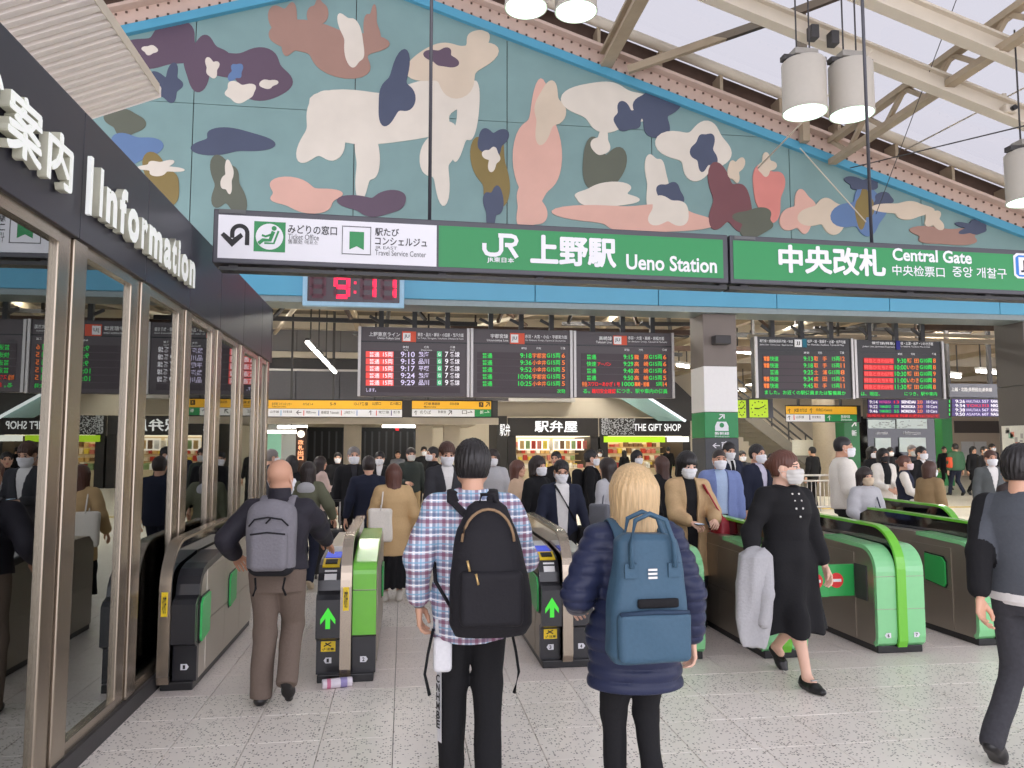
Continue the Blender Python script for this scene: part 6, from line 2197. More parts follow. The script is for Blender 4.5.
    # ---- inner shirt seen in an open front
    if inner:
        S_ = Sdf(*bounds([up(0, 0, .8), up(0, 0, 1.53)], .26), hv)
        S_.loft(secs(inner.get('hem', .92), 1.45, .012, gy=.012), .02)
        c = up(0, -.012, 1.445)
        S_.loft([(c[2] - .02, 0, c[1], .068, .064), (c[2] + .035, 0, c[1] + .004, .064, .062)], .02)
        V, F = S_.mesh()
        np_mesh('shirt', [(V, F, 0)], [inner['mat']], t)
        if inner.get('tie'):
            ss = secs(.9, 1.45, .012)
            yf = lambda z: np.interp(z, [q[0] for q in ss], [q[2] + q[4] for q in ss])
            m_ = MB()
            zz_ = np.linspace(1.44, 1.13, 10)
            for za, zb in zip(zz_, zz_[1:]):
                wa, wb = (.018 + .016 * (1.44 - q) / .31 if q < 1.42 else .02 for q in (za, zb))
                a, b = up(0, 0, za), up(0, 0, zb)
                ya, yb = yf(a[2]) + .014, yf(b[2]) + .014
                m_.add([(-wa, ya, a[2]), (wa, ya, a[2]), (wb, yb, b[2]), (-wb, yb, b[2]), (-wa, ya - .02, a[2]), (wa, ya - .02, a[2]), (wb, yb - .02, b[2]), (-wb, yb - .02, b[2])],
                       [(0, 1, 2, 3), (4, 7, 6, 5), (0, 4, 5, 1), (1, 5, 6, 2), (2, 6, 7, 3), (3, 7, 4, 0)])
            m_.build('necktie', inner['tie'], t)
    # ---- top garment
    if top:
        g = top.get('grow', .014)
        hem = top.get('hem', .84)
        ends = []
        ta = top.get('sleeve', 1.0)
        for i in (0, 1):
            d = wr[i] - el[i]
            ends.append(el[i] + d * (1 - .055 / np.linalg.norm(d)) * ta)
        S_ = Sdf(*bounds(sh + el + ends + [up(0, 0, 1.54), np.array([0, 0, hem + dz])], .25 if top.get('flare', 0) < .1 else .36), hv)
        S_.loft(secs(hem, 1.45, .014 + g, top.get('flare', 0.0)), .02)
        if hem < .62:
            for i in (0, 1):
                zh = hem + dz - .02
                if knees[i][2] > zh:
                    k_ = knees[i] + (an[i] - knees[i]) * (knees[i][2] - zh) / max(.05, knees[i][2] - an[i][2])
                    S_.chain([hips[i], knees[i], k_], [.10, .078, .075], .06)
                else:
                    k_ = hips[i] + (knees[i] - hips[i]) * (hips[i][2] - zh) / (hips[i][2] - knees[i][2])
                    S_.cone(hips[i], k_, .10, .085, .06)
            S_.cut(lambda X, Y, Z: hem + dz - Z + 0 * X + 0 * Y)
        if not top.get('sleeveless'):
            for i, sg in enumerate((-1, 1)):
                nb = up(sg * .05, -.016, 1.435)
                S_.cone(nb, sh[i], .034 + g * .4, .050 + g * .6, .04)
                mid = el[i] * .5 + sh[i] * .5
                S_.chain([sh[i], mid, el[i]], [.055 + g, .053 + g, .047 + g], .025)
                S_.chain([el[i], ends[i]], [.049 + g, .036 + g * .9], .02)
        else:
            for i, sg in enumerate((-1, 1)):
                S_.cone(up(sg * .05, -.016, 1.435), sh[i] + np.array([-sg * .02, 0, 0]), .034 + g * .5, .048 + g * .6, .04)
        if top.get('puff'):
            pf = top['puff']
            S_.add(lambda X, Y, Z: .013 * (np.abs(np.cos(math.pi * Z / pf + .25 * np.sin(7 * X))) ** .5 * -1 + .62) + 0 * Y)
        else:
            S_.add(wrinkle(seed, top.get('wr', .0035)))
        if top.get('fold'):
            am, nf = top['fold']
            S_.add(lambda X, Y, Z: am * np.clip((1.05 + dz - Z) / .5, 0, 1) * np.sin(nf * np.arctan2(X, Y) + 5 * Z))
        c = up(0, -.014, 1.445)
        col = top.get('collar', .03)
        if col:
            S_.loft([(c[2] - .03, 0, c[1], .074 + g * .4, .072 + g * .4), (c[2] + col, 0, c[1], .068 + g * .4, .066 + g * .4)], .015)
            S_.cone(c + np.array([0, 0, -.02]), c + np.array([0, .004, col + .1]), .058, .058, .004, sub=True)
        V_ = top.get('v')
        if V_:
            zb, wt, wo = V_                      # lowest point, half width at the neck, half width below (0 = closed)
            z0, z1 = up(0, 0, zb)[2], up(0, 0, 1.45)[2]
            S_.cut(lambda X, Y, Z: np.minimum(wo + (wt - wo) * np.clip((Z - z0) / (z1 - z0), 0, 1.3) - np.abs(X), Y + .0 * Z - ln * np.maximum(Z - .95, 0) - .02) + (-1.0 if wo == 0 else 0.0) * (Z < z0))
        V, F = S_.mesh()
        mi = 0
        mats_ = [top['mat']]
        if top.get('sleeve_mat'):
            cc = V[F].mean(1)
            mi = np.zeros(len(F), np.int32)
            for i in (0, 1):
                for a, b in ((sh[i], el[i]), (el[i], ends[i])):
                    ba = b - a
                    tt = np.clip(((cc - a) @ ba) / (ba @ ba), 0, 1)
                    dd = np.linalg.norm(cc - a - tt[:, None] * ba, axis=1)
                    out = (cc[:, 0] * (1 if i else -1)) > sw * (.90 if a is sh[i] else .5)
                    mi[(dd < .085) & out] = 1
            mats_.append(top['sleeve_mat'])
        np_mesh(top.get('name', 'jacket'), [(V, F, mi)], mats_, t)
    # ---- shoes
    if shoes:
        sm = mat('shoe_%d_%d_%d' % shoe_rgb, shoe_rgb, .35, var=.03)
        for i, (fx, fy, fz, fp) in enumerate(feet):
            p = math.radians(fp)
            ball = np.array([fx, fy + .10, fz + .026])
            ca, sa = math.cos(p), math.sin(p)
            q = lambda yy, zz, xx=0.0: ball + np.array([xx, (yy - .10) * ca + (zz - .026) * sa, -(yy - .10) * sa + (zz - .026) * ca])
            so = -1 if i == 0 else 1
            S_ = Sdf(*bounds([q(-.12, 0), q(.22, 0), q(-.02, .16), q(.1, .1)], .06), hv * .8)
            S_.cone(q(-.035, .034), q(.085, .030, so * .006), .038, .044, .02, flat=.9, n=(0, -sa, ca))
            S_.cone(q(.085, .030, so * .006), q(.150, .024, so * .004), .043, .030, .02, flat=.8, n=(0, sa, ca))
            if not shoe_low:
                S_.cone(q(-.012, .04), q(-.015, .105), .040, .038, .025)
                S_.cone(q(.0, .075), q(.07, .05), .034, .034, .03)
            else:
                S_.cone(q(-.02, .075), q(.06, .085), .030, .030, .01, sub=True)
                S_.cone(q(-.02, .035), q(-.035, .062), .038, .032, .015)
            n = np.array([0, sa, ca])
            b0 = q(.1, 0.0)
            S_.cut(lambda X, Y, Z: -((Y - b0[1]) * n[1] + (Z - b0[2]) * n[2]) + 0 * X)
            V, F = S_.mesh()
            if len(V):
                np_mesh('shoe', [(V, F, 0)], [sm], t)
    t_info = dict(t=t, up=up, dz=dz, wr=wr, el=el, sh=sh, hc=hc, an=an, knees=knees, hips=hips, secs=secs, hv=hv, Rh=Rh)
    return t_info


# ---------------- things worn or carried (their own top-level objects, placed with the person's transform)
def carried(name, label, cat, pi, group=None):
    o = thing(name, label, cat, tuple(pi['t'].location), pi['t'].rotation_euler.z, group)
    o.scale = pi['t'].scale
    return o


def strap(pts, w, th=.12):
    return MB().tube(pts, w, 8, flat=th)


def over_shoulder(pi, sg, x, back_z, grow=.03, front_z=1.12, n=16, x0=None):
    """path of a strap: from low on the back, over the shoulder, down the front, following the torso sections"""
    S_ = pi['secs'](.9, 1.45, grow)
    zs = [q[0] for q in S_]

    x0 = sg * x if x0 is None else x0

    def surf(z, front):
        cy, rx, ry = (np.interp(z, zs, [q[k] for q in S_]) for k in (2, 3, 4))
        k = max(.0, 1 - (min(abs(x), rx * .95) / rx) ** 2) ** .5
        return cy + (1 if front else -1) * ry * k
    top = pi['up'](0, -.012, 1.44)
    out = []
    zt = top[2] + .012 + grow * .4
    b = pi['up'](0, 0, back_z)[2]
    for i in range(n):
        a = i / (n - 1)
        z = b + (zt - .05 - b) * a
        out.append((x0 + (sg * x - x0) * a, float(surf(z, False)) - .008 - (.04 * (1 - a) if x0 != sg * x else 0), float(z)))
    out.append((sg * x, float(top[1] - .045), float(zt - .012)))
    out.append((sg * x, float(top[1]), float(zt)))
    out.append((sg * x, float(top[1] + .045), float(zt - .014)))
    e = pi['up'](0, 0, front_z)[2]
    for i in range(n):
        a = i / (n - 1)
        z = zt - .05 + (e - zt + .05) * a
        out.append((sg * (x + .03 * a), float(surf(z, True)) + .008, float(z)))
    return out
# ------------------------------------------------------------------ the crowd
def loc(px, py, Y, x, y, rz, h):
    """photo pixel at depth Y -> the person's own coordinates (for hands)"""
    X, Y_, Z = at(px, py, Y)
    s = h / 1.72
    t = math.radians(rz)
    dx, dy = X - x, Y_ - y
    return ((dx * math.cos(t) + dy * math.sin(t)) / s, (-dx * math.sin(t) + dy * math.cos(t)) / s, Z / s)


C_BLACK = cloth('black', (30, 30, 32))
C_NAVY = cloth('navy', (38, 42, 58))
C_CHAR = cloth('charcoal', (58, 58, 62))
C_WHITE = cloth('white', (228, 226, 222))
C_SHIRTB = cloth('pale_blue', (176, 196, 222))
C_BROWNT = cloth('taupe', (116, 102, 92))
C_JKT = cloth('anthracite', (46, 44, 52), .6)
C_OLIVE = cloth('olive', (106, 108, 88))
C_TAN = cloth('tan', (194, 164, 124))
C_CAMEL = cloth('camel', (204, 172, 126))
C_GREYL = cloth('light_grey', (186, 186, 188))
C_GREY = cloth('grey', (120, 122, 128))
C_KHAKI = cloth('khaki', (176, 150, 108))
C_DGREEN = cloth('dark_green', (58, 64, 60))
C_BLUEJ = cloth('slate_blue', (120, 136, 182), .7)
C_PUFF = cloth('puffer_navy', (42, 48, 74), .38, .15)
C_CREAM = cloth('cream', (232, 226, 214))
C_BROWNC = cloth('brown_coat', (150, 126, 92))
C_GREENJ = cloth('green_jacket', (70, 104, 78))
C_VEST = cloth('vest_grey', (84, 88, 94), .9, .4)
C_JEAN = cloth('dark_jean', (62, 62, 66), .9, .4, .14, 40)
C_SUITG = cloth('suit_grey', (92, 96, 96))
C_TURTLE = cloth('turtleneck', (206, 178, 150))
MW, MG, MB_, MP = (234, 234, 236), (206, 204, 198), (206, 186, 158), (226, 206, 206)
MK = (40, 40, 42)


def plaid():
    m = cloth('plaid', (206, 206, 214), .85, .2, 0.0)
    nt = m.node_tree
    b = nt.nodes['Principled BSDF']
    tc = nt.nodes.new('ShaderNodeTexCoord')
    sp = nt.nodes.new('ShaderNodeSeparateXYZ')
    nt.links.new(tc.outputs['Object'], sp.inputs[0])
    last = None

    def stripe(axis, period, phase, width, colour, fac, last):
        ad = nt.nodes.new('ShaderNodeMath'); ad.operation = 'ADD'; ad.inputs[1].default_value = phase
        nt.links.new(sp.outputs[axis], ad.inputs[0])
        mo = nt.nodes.new('ShaderNodeMath'); mo.operation = 'FLOORED_MODULO'; mo.inputs[1].default_value = period
        nt.links.new(ad.outputs[0], mo.inputs[0])
        lt = nt.nodes.new('ShaderNodeMath'); lt.operation = 'LESS_THAN'; lt.inputs[1].default_value = width
        nt.links.new(mo.outputs[0], lt.inputs[0])
        sc_ = nt.nodes.new('ShaderNodeMath'); sc_.operation = 'MULTIPLY'; sc_.inputs[1].default_value = fac
        nt.links.new(lt.outputs[0], sc_.inputs[0])
        mx = nt.nodes.new('ShaderNodeMix'); mx.data_type = 'RGBA'
        nt.links.new(sc_.outputs[0], mx.inputs['Factor'])
        if last is None:
            mx.inputs['A'].default_value = srgb(200, 206, 220)
        else:
            nt.links.new(last, mx.inputs['A'])
        mx.inputs['B'].default_value = srgb(*colour)
        return mx.outputs['Result']
    for ax, ph in (('X', .4), ('Z', .41)):
        last = stripe(ax, .082, ph, .017, (126, 48, 82), .62, last)
        last = stripe(ax, .082, ph - .034, .015, (60, 84, 124), .55, last)
        last = stripe(ax, .082, ph - .058, .008, (116, 170, 200), .7, last)
        last = stripe(ax, .082, ph - .024, .006, (244, 244, 246), .9, last)
    nt.links.new(last, b.inputs['Base Color'])
    return m


def sub(V, F, name, m, parent):
    return np_mesh(name, [(V, F, 0)], [m], parent)


# ---- 1 bald man with the grey backpack
x_, y_, r_, h_ = at(277, 600, 5.2)[0], 5.20, -2, 1.54
p = person('bald man in dark jacket and taupe trousers wearing a grey backpack', x_, y_, r_, h_, 'm', 'near', 'warm', 'none', 'grey', MW, 1.08,
           feet=((-.10, .02, 0, 0), (.09, -.10, .05, 52)), hands=(loc(236, 556, 5.3, x_, y_, r_, h_), loc(334, 552, 5.72, x_, y_, r_, h_)), curl=(.5, .15), lean=2, nod=-4, headscale=1.14,
           top=dict(mat=C_JKT, hem=.95, grow=.028, wr=.006, collar=.085), bottom=dict(mat=C_BROWNT, grow=.016, ankle=.066), seed=11, turn=-14)
bp = carried('backpack', 'heather grey backpack with black base on the bald man', 'backpack', p)
G1, G1D = cloth('heather', (128, 126, 132), .9, .4), cloth('heather_dark', (40, 40, 44))
c = p['up'](0, -.24, 1.19)
S_ = Sdf(c - .42, c + .42, .008)
S_.rbox(c + (0, 0, .0), (.165, .095, .255), .085)
S_.ell(c + (0, -.04, .05), (.15, .10, .22), .05)
S_.add(wrinkle(4, .002))
V, F = S_.mesh()
mi = (V[F].mean(1)[:, 2] < c[2] - .19).astype(np.int32)
np_mesh('pack_body', [(V, F, mi)], [G1, G1D], bp)
S_ = Sdf(c - .32, c + .32, .008)
S_.rbox(c + (0, -.105, -.06), (.125, .05, .145), .045)
sub(*S_.mesh(), 'front_pocket', G1, bp)
m_ = MB()
m_.tube([c + np.array(q) for q in ((-.13, -.125, .10), (-.09, -.15, .145), (0, -.16, .16), (.09, -.15, .145), (.13, -.125, .10))], .006, 6)
m_.build('zip', G1D, bp)
m_ = MB()
m_.tube([c + np.array(q) for q in ((-.115, -.15, .045), (0, -.165, .06), (.115, -.15, .045))], .006, 6)
m_.build('zip', G1D, bp)
MB().tube([c + np.array(q) for q in ((.02, -.16, .155), (-.01, -.175, .12))], .006, 6).build('zip_pull', C_BLACK, bp)
for sg in (-1, 1):
    strap(over_shoulder(p, sg, .095, 1.33, .045), .032, .22).build('shoulder_strap', G1, bp)
    MB().tube([c + np.array(q) for q in ((sg * .1, -.03, -.26), (sg * .09, -.05, -.33), (sg * .11, -.04, -.38))], .008, 6).build('loose_strap', C_BLACK, bp)

# ---- 2 plaid shirt man
x_, y_, r_, h_ = at(472, 600, 3.85)[0], 3.85, -3, 1.66
PL = plaid()
p = person('man seen from behind in plaid shirt and black trousers with a black backpack', x_, y_, r_, h_, 'm', 'near', 'tan', 'short', 'black', None, 1.06,
           feet=((-.10, .10, 0, 0), (.08, -.10, 0, 20)), hands=(loc(419, 606, 3.85, x_, y_, r_, h_), (.20, .28, 1.06)), curl=(.45, .5), lean=2,
           top=dict(mat=PL, hem=.735, grow=.022, wr=.005, flare=.05, name='shirt', collar=.03), bottom=dict(mat=C_BLACK, grow=.012), seed=22)
t2 = p['t']
# watch, white cargo pocket, lettered stripe and hanging straps on the trousers
w0 = p['wr'][0]
e0 = p['el'][0]
d0 = (e0 - w0) / np.linalg.norm(e0 - w0)
MB().tube([w0 + d0 * .004, w0 + d0 * .028], .029, 16).build('wristwatch', mat('watch_steel', (150, 150, 156), .3, .8), t2)
hp, kn, an_ = p['hips'][0], p['knees'][0], p['an'][0]
S_ = Sdf(hp - .4, hp + .3, .008)
S_.rbox(hp + (-.062, -.068, -.24), (.046, .03, .085), .022)
sub(*S_.mesh(), 'cargo_pocket', cloth('pocket_white', (222, 222, 224)), t2)
m_ = MB()
m_.add([hp + np.array(q) for q in ((-.10, -.07, -.06), (-.085, -.092, -.06), (-.08, -.100, -.14), (-.098, -.074, -.14))], [(0, 1, 2, 3)])
m_.build('side_flash', cloth('pocket_white', (222, 222, 224)), t2)
m_ = MB()
rb = np.interp
for a, b in ((0, .5), (.5, 1)):
    pass
pts = []
for k in range(9):
    f_ = k / 8
    c_ = kn + (an_ - kn) * (f_ * .9 - .18)
    rr = .092 - .014 * f_
    pts.append((c_ + np.array([-rr * .93, -rr * .30, 0]), c_ + np.array([-rr * .66, -rr * .78, 0])))
for (a, b), (c, d) in zip(pts, pts[1:]):
    m_.add([a, b, d, c], [(0, 1, 2, 3)])
m_.build('white_stripe', cloth('pocket_white', (222, 222, 224)), t2)
for k, ch in enumerate('CNHMBE'):
    f_ = (k + 1.0) / 8
    c_ = kn + (an_ - kn) * (f_ * .9 - .18)
    rr = .100 - .014 * f_
    o = text('stripe_letter', ch, -.016, .016, -.02, .02, 0, M_INK, t2, .03)
    o.location = tuple(c_ + np.array([-rr * .80, -rr * .55, 0]))
    o.rotation_euler = (0, -math.pi / 2 * 0, math.radians(-55))
for sg, hx in ((-1, p['hips'][0]), (1, p['hips'][1])):
    MB().tube([hx + np.array(q) for q in ((sg * .11, -.05, -.12), (sg * .135, -.06, -.24), (sg * .15, -.05, -.34), (sg * .125, -.06, -.44))], .014, 6, flat=.5).build('hanging_strap', C_BLACK, t2)
bp = carried('backpack', 'plain black backpack with tan zip pulls on the man in plaid', 'backpack', p)
c = p['up'](.065, -.225, 1.13)
S_ = Sdf(c - .45, c + .45, .008)
S_.loft([(c[2] - .34, c[0] + .02, c[1], .17, .07), (c[2] - .28, c[0] + .02, c[1] - .01, .20, .105), (c[2] - .05, c[0] + .01, c[1] - .01, .19, .11), (c[2] + .16, c[0], c[1] + .01, .145, .09), (c[2] + .27, c[0], c[1] + .025, .10, .06), (c[2] + .30, c[0], c[1] + .03, .06, .03)], .03, 2.6)
S_.add(wrinkle(9, .0025))
CBK = cloth('pack_black', (34, 33, 37), .7, .3)
sub(*S_.mesh(), 'pack_body', CBK, bp)
S_ = Sdf(c - .4, c + .4, .008)
S_.rbox(c + (.015, -.10, -.15), (.15, .035, .13), .03)
sub(*S_.mesh(), 'front_pocket', CBK, bp)
m_ = MB()
m_.tube([c + np.array([.125 * math.sin(a), -.075 - .012 * math.cos(a), .10 + .165 * math.cos(a)]) for a in np.linspace(-1.5, 1.5, 15)], .007, 6)
m_.build('zip', cloth('zip_tan', (150, 124, 96)), bp)
for q in ((-.10, -.12, .03), (-.06, -.13, -.03)):
    MB().tube([c + np.array(q), c + np.array(q) + np.array([.012, -.004, -.05])], .006, 6).build('zip_pull', mat('zip_gold', (214, 180, 120), .3, .6), bp)
MB().tube([c + np.array(q) for q in ((-.04, 0, .28), (-.03, 0, .33), (.03, 0, .33), (.04, 0, .28))], .010, 8).build('grab_handle', CBK, bp)
for sg in (-1, 1):
    strap(over_shoulder(p, sg, .10, 1.33, .042, x0=.065 + sg * .075), .034, .25).build('shoulder_strap', CBK, bp)
MB().tube([c + np.array(q) for q in ((-.17, .03, -.22), (-.25, .10, -.10), (-.26, .16, -.0))], .012, 6, flat=.3).build('loose_strap', CBK, bp)

# ---- 3 blonde woman in the puffer jacket
x_, y_, r_, h_ = at(634, 600, 3.40)[0], 3.40, 2, 1.52
p = person('blonde woman seen from behind in navy puffer jacket with a blue backpack', x_, y_, r_, h_, 'f', 'near', 'fair', 'shoulder', 'blonde', None, 1.16,
           feet=((-.08, .08, 0, 0), (.08, -.06, 0, 12)), hands=((-.24, .20, 1.02), loc(692, 640, 3.40, x_, y_, r_, h_)), curl=(.5, .5),
           top=dict(mat=C_PUFF, hem=.66, grow=.036, puff=.062, flare=.07, name='puffer_jacket', collar=.06), bottom=dict(mat=C_BLACK, ankle=.05), seed=33, headscale=1.2)
bp = carried('backpack', 'steel blue boxy backpack with twin top handles on the blonde woman', 'backpack', p)
CBL, CBLD = cloth('pack_blue', (64, 92, 112), .5, .15), cloth('pack_blue_dark', (44, 62, 84), .6)
c = p['up'](-.03, -.27, 1.16)
S_ = Sdf(c - .45, c + .45, .008)
S_.loft([(c[2] - .31, c[0], c[1], .17, .07), (c[2] - .27, c[0], c[1], .195, .095), (c[2] - .10, c[0], c[1], .185, .095), (c[2] + .10, c[0], c[1], .165, .085), (c[2] + .25, c[0], c[1], .15, .07), (c[2] + .28, c[0], c[1], .11, .045)], .02, 4.0)
S_.add(wrinkle(14, .003))
sub(*S_.mesh(), 'pack_body', CBL, bp)
S_ = Sdf(c - .45, c + .45, .008)
S_.rbox(c + (0, -.095, -.18), (.175, .035, .115), .03)
S_.add(wrinkle(15, .004))
sub(*S_.mesh(), 'front_pocket', CBL, bp)
MB().tube([c + np.array(q) for q in ((-.165, -.112, -.075), (0, -.122, -.065), (.165, -.112, -.075))], .012, 6).build('pocket_zip', CBLD, bp)
S_ = Sdf(c - .3, c + .3, .008)
S_.rbox(c + (.02, -.10, -.03), (.10, .012, .022), .01)
sub(*S_.mesh(), 'pocket_opening', C_BLACK, bp)
for yo in (-.06, .05):
    MB().tube([c + np.array(q) for q in ((-.105, yo - .04, .13), (-.105, yo - .03, .24), (-.075, yo - .01, .345), (0, yo, .375), (.075, yo - .01, .345), (.105, yo - .03, .24), (.105, yo - .04, .13))], .012, 8).build('carry_handle', CBL, bp)
for sg in (-1, 1):
    box_ = MB().box(c[0] + sg * .105 - .03, c[0] + sg * .105 + .03, c[1] - .094, c[1] - .080, c[2] + .085, c[2] + .15)
    box_.build('handle_patch', CBL, bp)
    strap(over_shoulder(p, sg, .115, 1.30, .075), .032, .25).build('shoulder_strap', CBL, bp)
for k in range(3):
    MB().box(c[0] - .022, c[0] + .022, c[1] - .090, c[1] - .086, c[2] + .115 - k * .018, c[2] + .125 - k * .018).build('white_logo', C_WHITE, bp)

# ---- 4 woman in the black dress
x_, y_, r_, h_ = 2.75, 5.30, 192, 1.64
p = person('woman in a long black dress and grey mask striding out of the gates', x_, y_, r_, h_, 'f', 'near', 'fair', 'tied', 'reddish', MG, 1.12,
           feet=((-.08, -.30, 0, 48), (.09, .28, 0, 0)), hands=(loc(829, 574, 5.2, x_, y_, r_, h_), loc(752, 556, 5.12, x_, y_, r_, h_)), curl=(.4, .6), turn=32,
           top=dict(mat=C_BLACK, hem=.40, flare=.15, fold=(.014, 7), grow=.022, name='dress', collar=.0, wr=.005), bare=True, shoe_low=True, seed=44, headscale=1.08)
for k, z in enumerate((1.405, 1.355, 1.30, 1.24)):
    ss = p['secs'](.9, 1.45, .036)
    zz_ = p['up'](0, 0, z)[2]
    yy = np.interp(zz_, [q[0] for q in ss], [q[2] + q[4] for q in ss])
    for xx in ((-.03, .03) if k < 3 else (0,)):
        MB().lathe([(.008, 0), (.008, .006), (.004, .009)], n=10).build('button', mat('button_pearl', (226, 222, 214), .3), p['t'], (xx, float(yy), float(zz_)), (-math.pi / 2, 0, 0))
for i in (0, 1):
    fx, fy, fz, fp = ((-.08, -.30, 0, 48), (.09, .28, 0, 0))[i]
    if fp == 0:
        MB().bar((fx - .03, fy + .075, .082), (fx + .03, fy + .075, .082), .012, .008).build('shoe_buckle', mat('buckle', (190, 190, 190), .3, .8), p['t'])
co = carried('folded_coat', 'light grey coat draped over the arm of the woman in black', 'coat', p)
w1 = p['wr'][1] * .95 + p['el'][1] * .05 + np.array([0, .03, .0])
S_ = Sdf(w1 - (.3, .3, .66), w1 + (.3, .3, .2), .010)
S_.loft([(w1[2] - .60, w1[0] + .02, w1[1] + .0, .11, .05), (w1[2] - .40, w1[0] + .02, w1[1] + .0, .145, .085), (w1[2] - .15, w1[0] + .01, w1[1], .14, .11), (w1[2] + .04, w1[0], w1[1], .11, .11), (w1[2] + .09, w1[0], w1[1], .06, .06)], .02, 2.4)
S_.add(lambda X, Y, Z: .010 * np.sin(34 * X + 18 * Y + 3 * Z) + .006 * np.sin(58 * Y - 20 * X))
sub(*S_.mesh(), 'draped_cloth', cloth('coat_grey', (176, 176, 178), .9, .4), co)
S_ = Sdf(w1 - (.3, .3, .5), w1 + (.3, .3, .2), .010)
S_.chain([w1 + (-.05, .06, -.02), w1 + (-.03, .09, -.22), w1 + (.0, .085, -.42)], [.045, .05, .042], .02)
sub(*S_.mesh(), 'coat_sleeve', cloth('coat_grey', (176, 176, 178)), co)

# ---- 5 man in the grey vest at the right edge
x_, y_, r_, h_ = at(1030, 600, 3.75)[0], 3.75, -62, 1.68
p = person('man in grey vest with black sleeves cut off by the right edge', x_, y_, r_, h_, 'm', 'near', 'tan', 'short', 'black', MW, 1.08,
           feet=((-.10, -.32, 0, 38), (.10, .28, 0, 0)), hands=(loc(977, 626, 3.70, x_, y_, r_, h_), (.28, .20, .86)), curl=(.5, .4),
           top=dict(mat=C_VEST, hem=.92, grow=.022, sleeve_mat=C_BLACK, name='vest'), inner=dict(mat=C_WHITE, hem=.86), bottom=dict(mat=C_JEAN), seed=55, turn=-12)
ss = p['secs'](.86, .93, .030)
S_ = Sdf((-.3, -.3, ss[0][0] - .03), (.3, .3, ss[0][0] + .12), .010)
S_.loft(p['secs'](.875, .95, .030), .01)
sub(*S_.mesh(), 'shirt_tail', C_WHITE, p['t'])

# ---- everyone behind the gates
PHONE = mat('phone_black', (24, 24, 28), .2)


def phone_for(p, label, i=1):
    w = p['wr'][i]
    d = w - p['el'][i]
    d = d / np.linalg.norm(d)
    c = w + d * .09 + np.array([0, 0, .02])
    o = carried('phone', label, 'phone', p)
    m_ = MB().box(c[0] - .036, c[0] + .036, c[1] - .07, c[1] + .07, c[2] - .004, c[2] + .005, 0, .003)
    m_.build('phone_body', PHONE, o)
    MB().box(c[0] - .031, c[0] + .031, c[1] - .062, c[1] + .062, c[2] + .005, c[2] + .0065).build('screen', glow('phone_screen', (180, 200, 220), .6), o)
    return o


def tote(p, label, m, sg, c, half, strap_top, name='tote_bag', sw=.010):
    o = carried(name, label, 'bag', p)
    c = np.array(c) + (0, 0, p['dz'])
    S_ = Sdf(c - .36, c + .36, .012)
    S_.rbox(c, half, min(half) * .8)
    S_.add(wrinkle(int(abs(c[2]) * 100), .006))
    sub(*S_.mesh(), 'bag_body', m, o)
    tp = np.array(strap_top) + (0, 0, p['dz'])
    for dy in (-.05, .05):
        MB().tube([c + (0, dy, half[2] - .02), (c + tp) / 2 + (0, dy * .8, .06), tp + (0, dy * .3, 0), tp + (0, dy * .3, 0) + (0, .001, .004)], sw, 6, flat=.4).build('handle', m, o)
    return o


WALK = ((-.09, .22, 0, 0), (.09, -.22, 0, 40))
WALK2 = ((-.09, -.22, 0, 40), (.09, .22, 0, 0))
TEXTING = ((-.13, .27, 1.10), (.10, .29, 1.12))
ONEPHONE = ((-.27, .03, .80), (.10, .29, 1.14))


def who(label, px, Y, head_top, rz, sex='m', **k):
    """height follows from where the photo puts the top of the head at this distance"""
    z = at(px, head_top, Y)[2]
    return person(label, xat(px, Y), Y, rz, z + .0, sex, **k)


p = who('woman in olive jacket with grey hood walking away beyond the bald man', 309, 9.4, 461, -8, 'f', hair='long', hairc='dark', top=dict(mat=C_OLIVE, hem=.86, grow=.03), bottom=dict(mat=C_NAVY), shoe_rgb=(206, 190, 164), feet=WALK, hands=((-.26, .05, .85), (.34, .08, .95)), seed=61)
S_ = Sdf(p['up'](0, 0, 1.3) - .25, p['up'](0, 0, 1.3) + .3, .013)
S_.ell(p['up'](0, -.12, 1.37), (.125, .055, .09), .02)
sub(*S_.mesh(), 'hood', C_GREYL, p['t'])
su_ = thing('suitcase', 'black upright suitcase rolled by the woman in olive', 'suitcase', (xat(330, 10.05), 10.05, 0), .1)
box('shell', -.19, .19, -.12, .12, .06, .60, M_BLACK, su_, .03)
for sx in (-.14, .14):
    MB().tube([(sx, .09, .58), (sx, .09, .95)], .010, 6).build('pull_rod', M_RAIL, su_)
    for sy in (-.08, .08):
        MB().tube([(sx - .012, sy, .03), (sx + .012, sy, .03)], .03, 12).build('wheel', M_DARK, su_)
MB().tube([(-.15, .09, .95), (.15, .09, .95)], .016, 8).build('grip', M_BLACK, su_)
who('woman with dark bob in black coat ahead of the olive jacket', 292, 12.2, 455, 20, 'f', hair='bob', top=dict(mat=C_BLACK, hem=.7), bottom=dict(mat=C_BLACK), feet=WALK2, seed=62)
p = who('woman in pale pink coat raising a phone behind the olive jacket', 321, 13.0, 457, -60, 'f', hair='long', hairc='dark', top=dict(mat=cloth('pale_pink', (214, 190, 178)), hem=.7), bottom=dict(mat=C_CHAR), hands=ONEPHONE, seed=63)
phone_for(p, 'dark phone held up by the woman in pale pink')
who('man in dark suit and mask just beyond the kiosk corner', 272, 12.6, 450, -70, hair='parted', hairc='grey', mask=MW, top=dict(mat=C_CHAR, v=(1.1, .06, 0)), inner=dict(mat=C_SHIRTB, tie=C_NAVY), bottom=dict(mat=C_CHAR), seed=64)
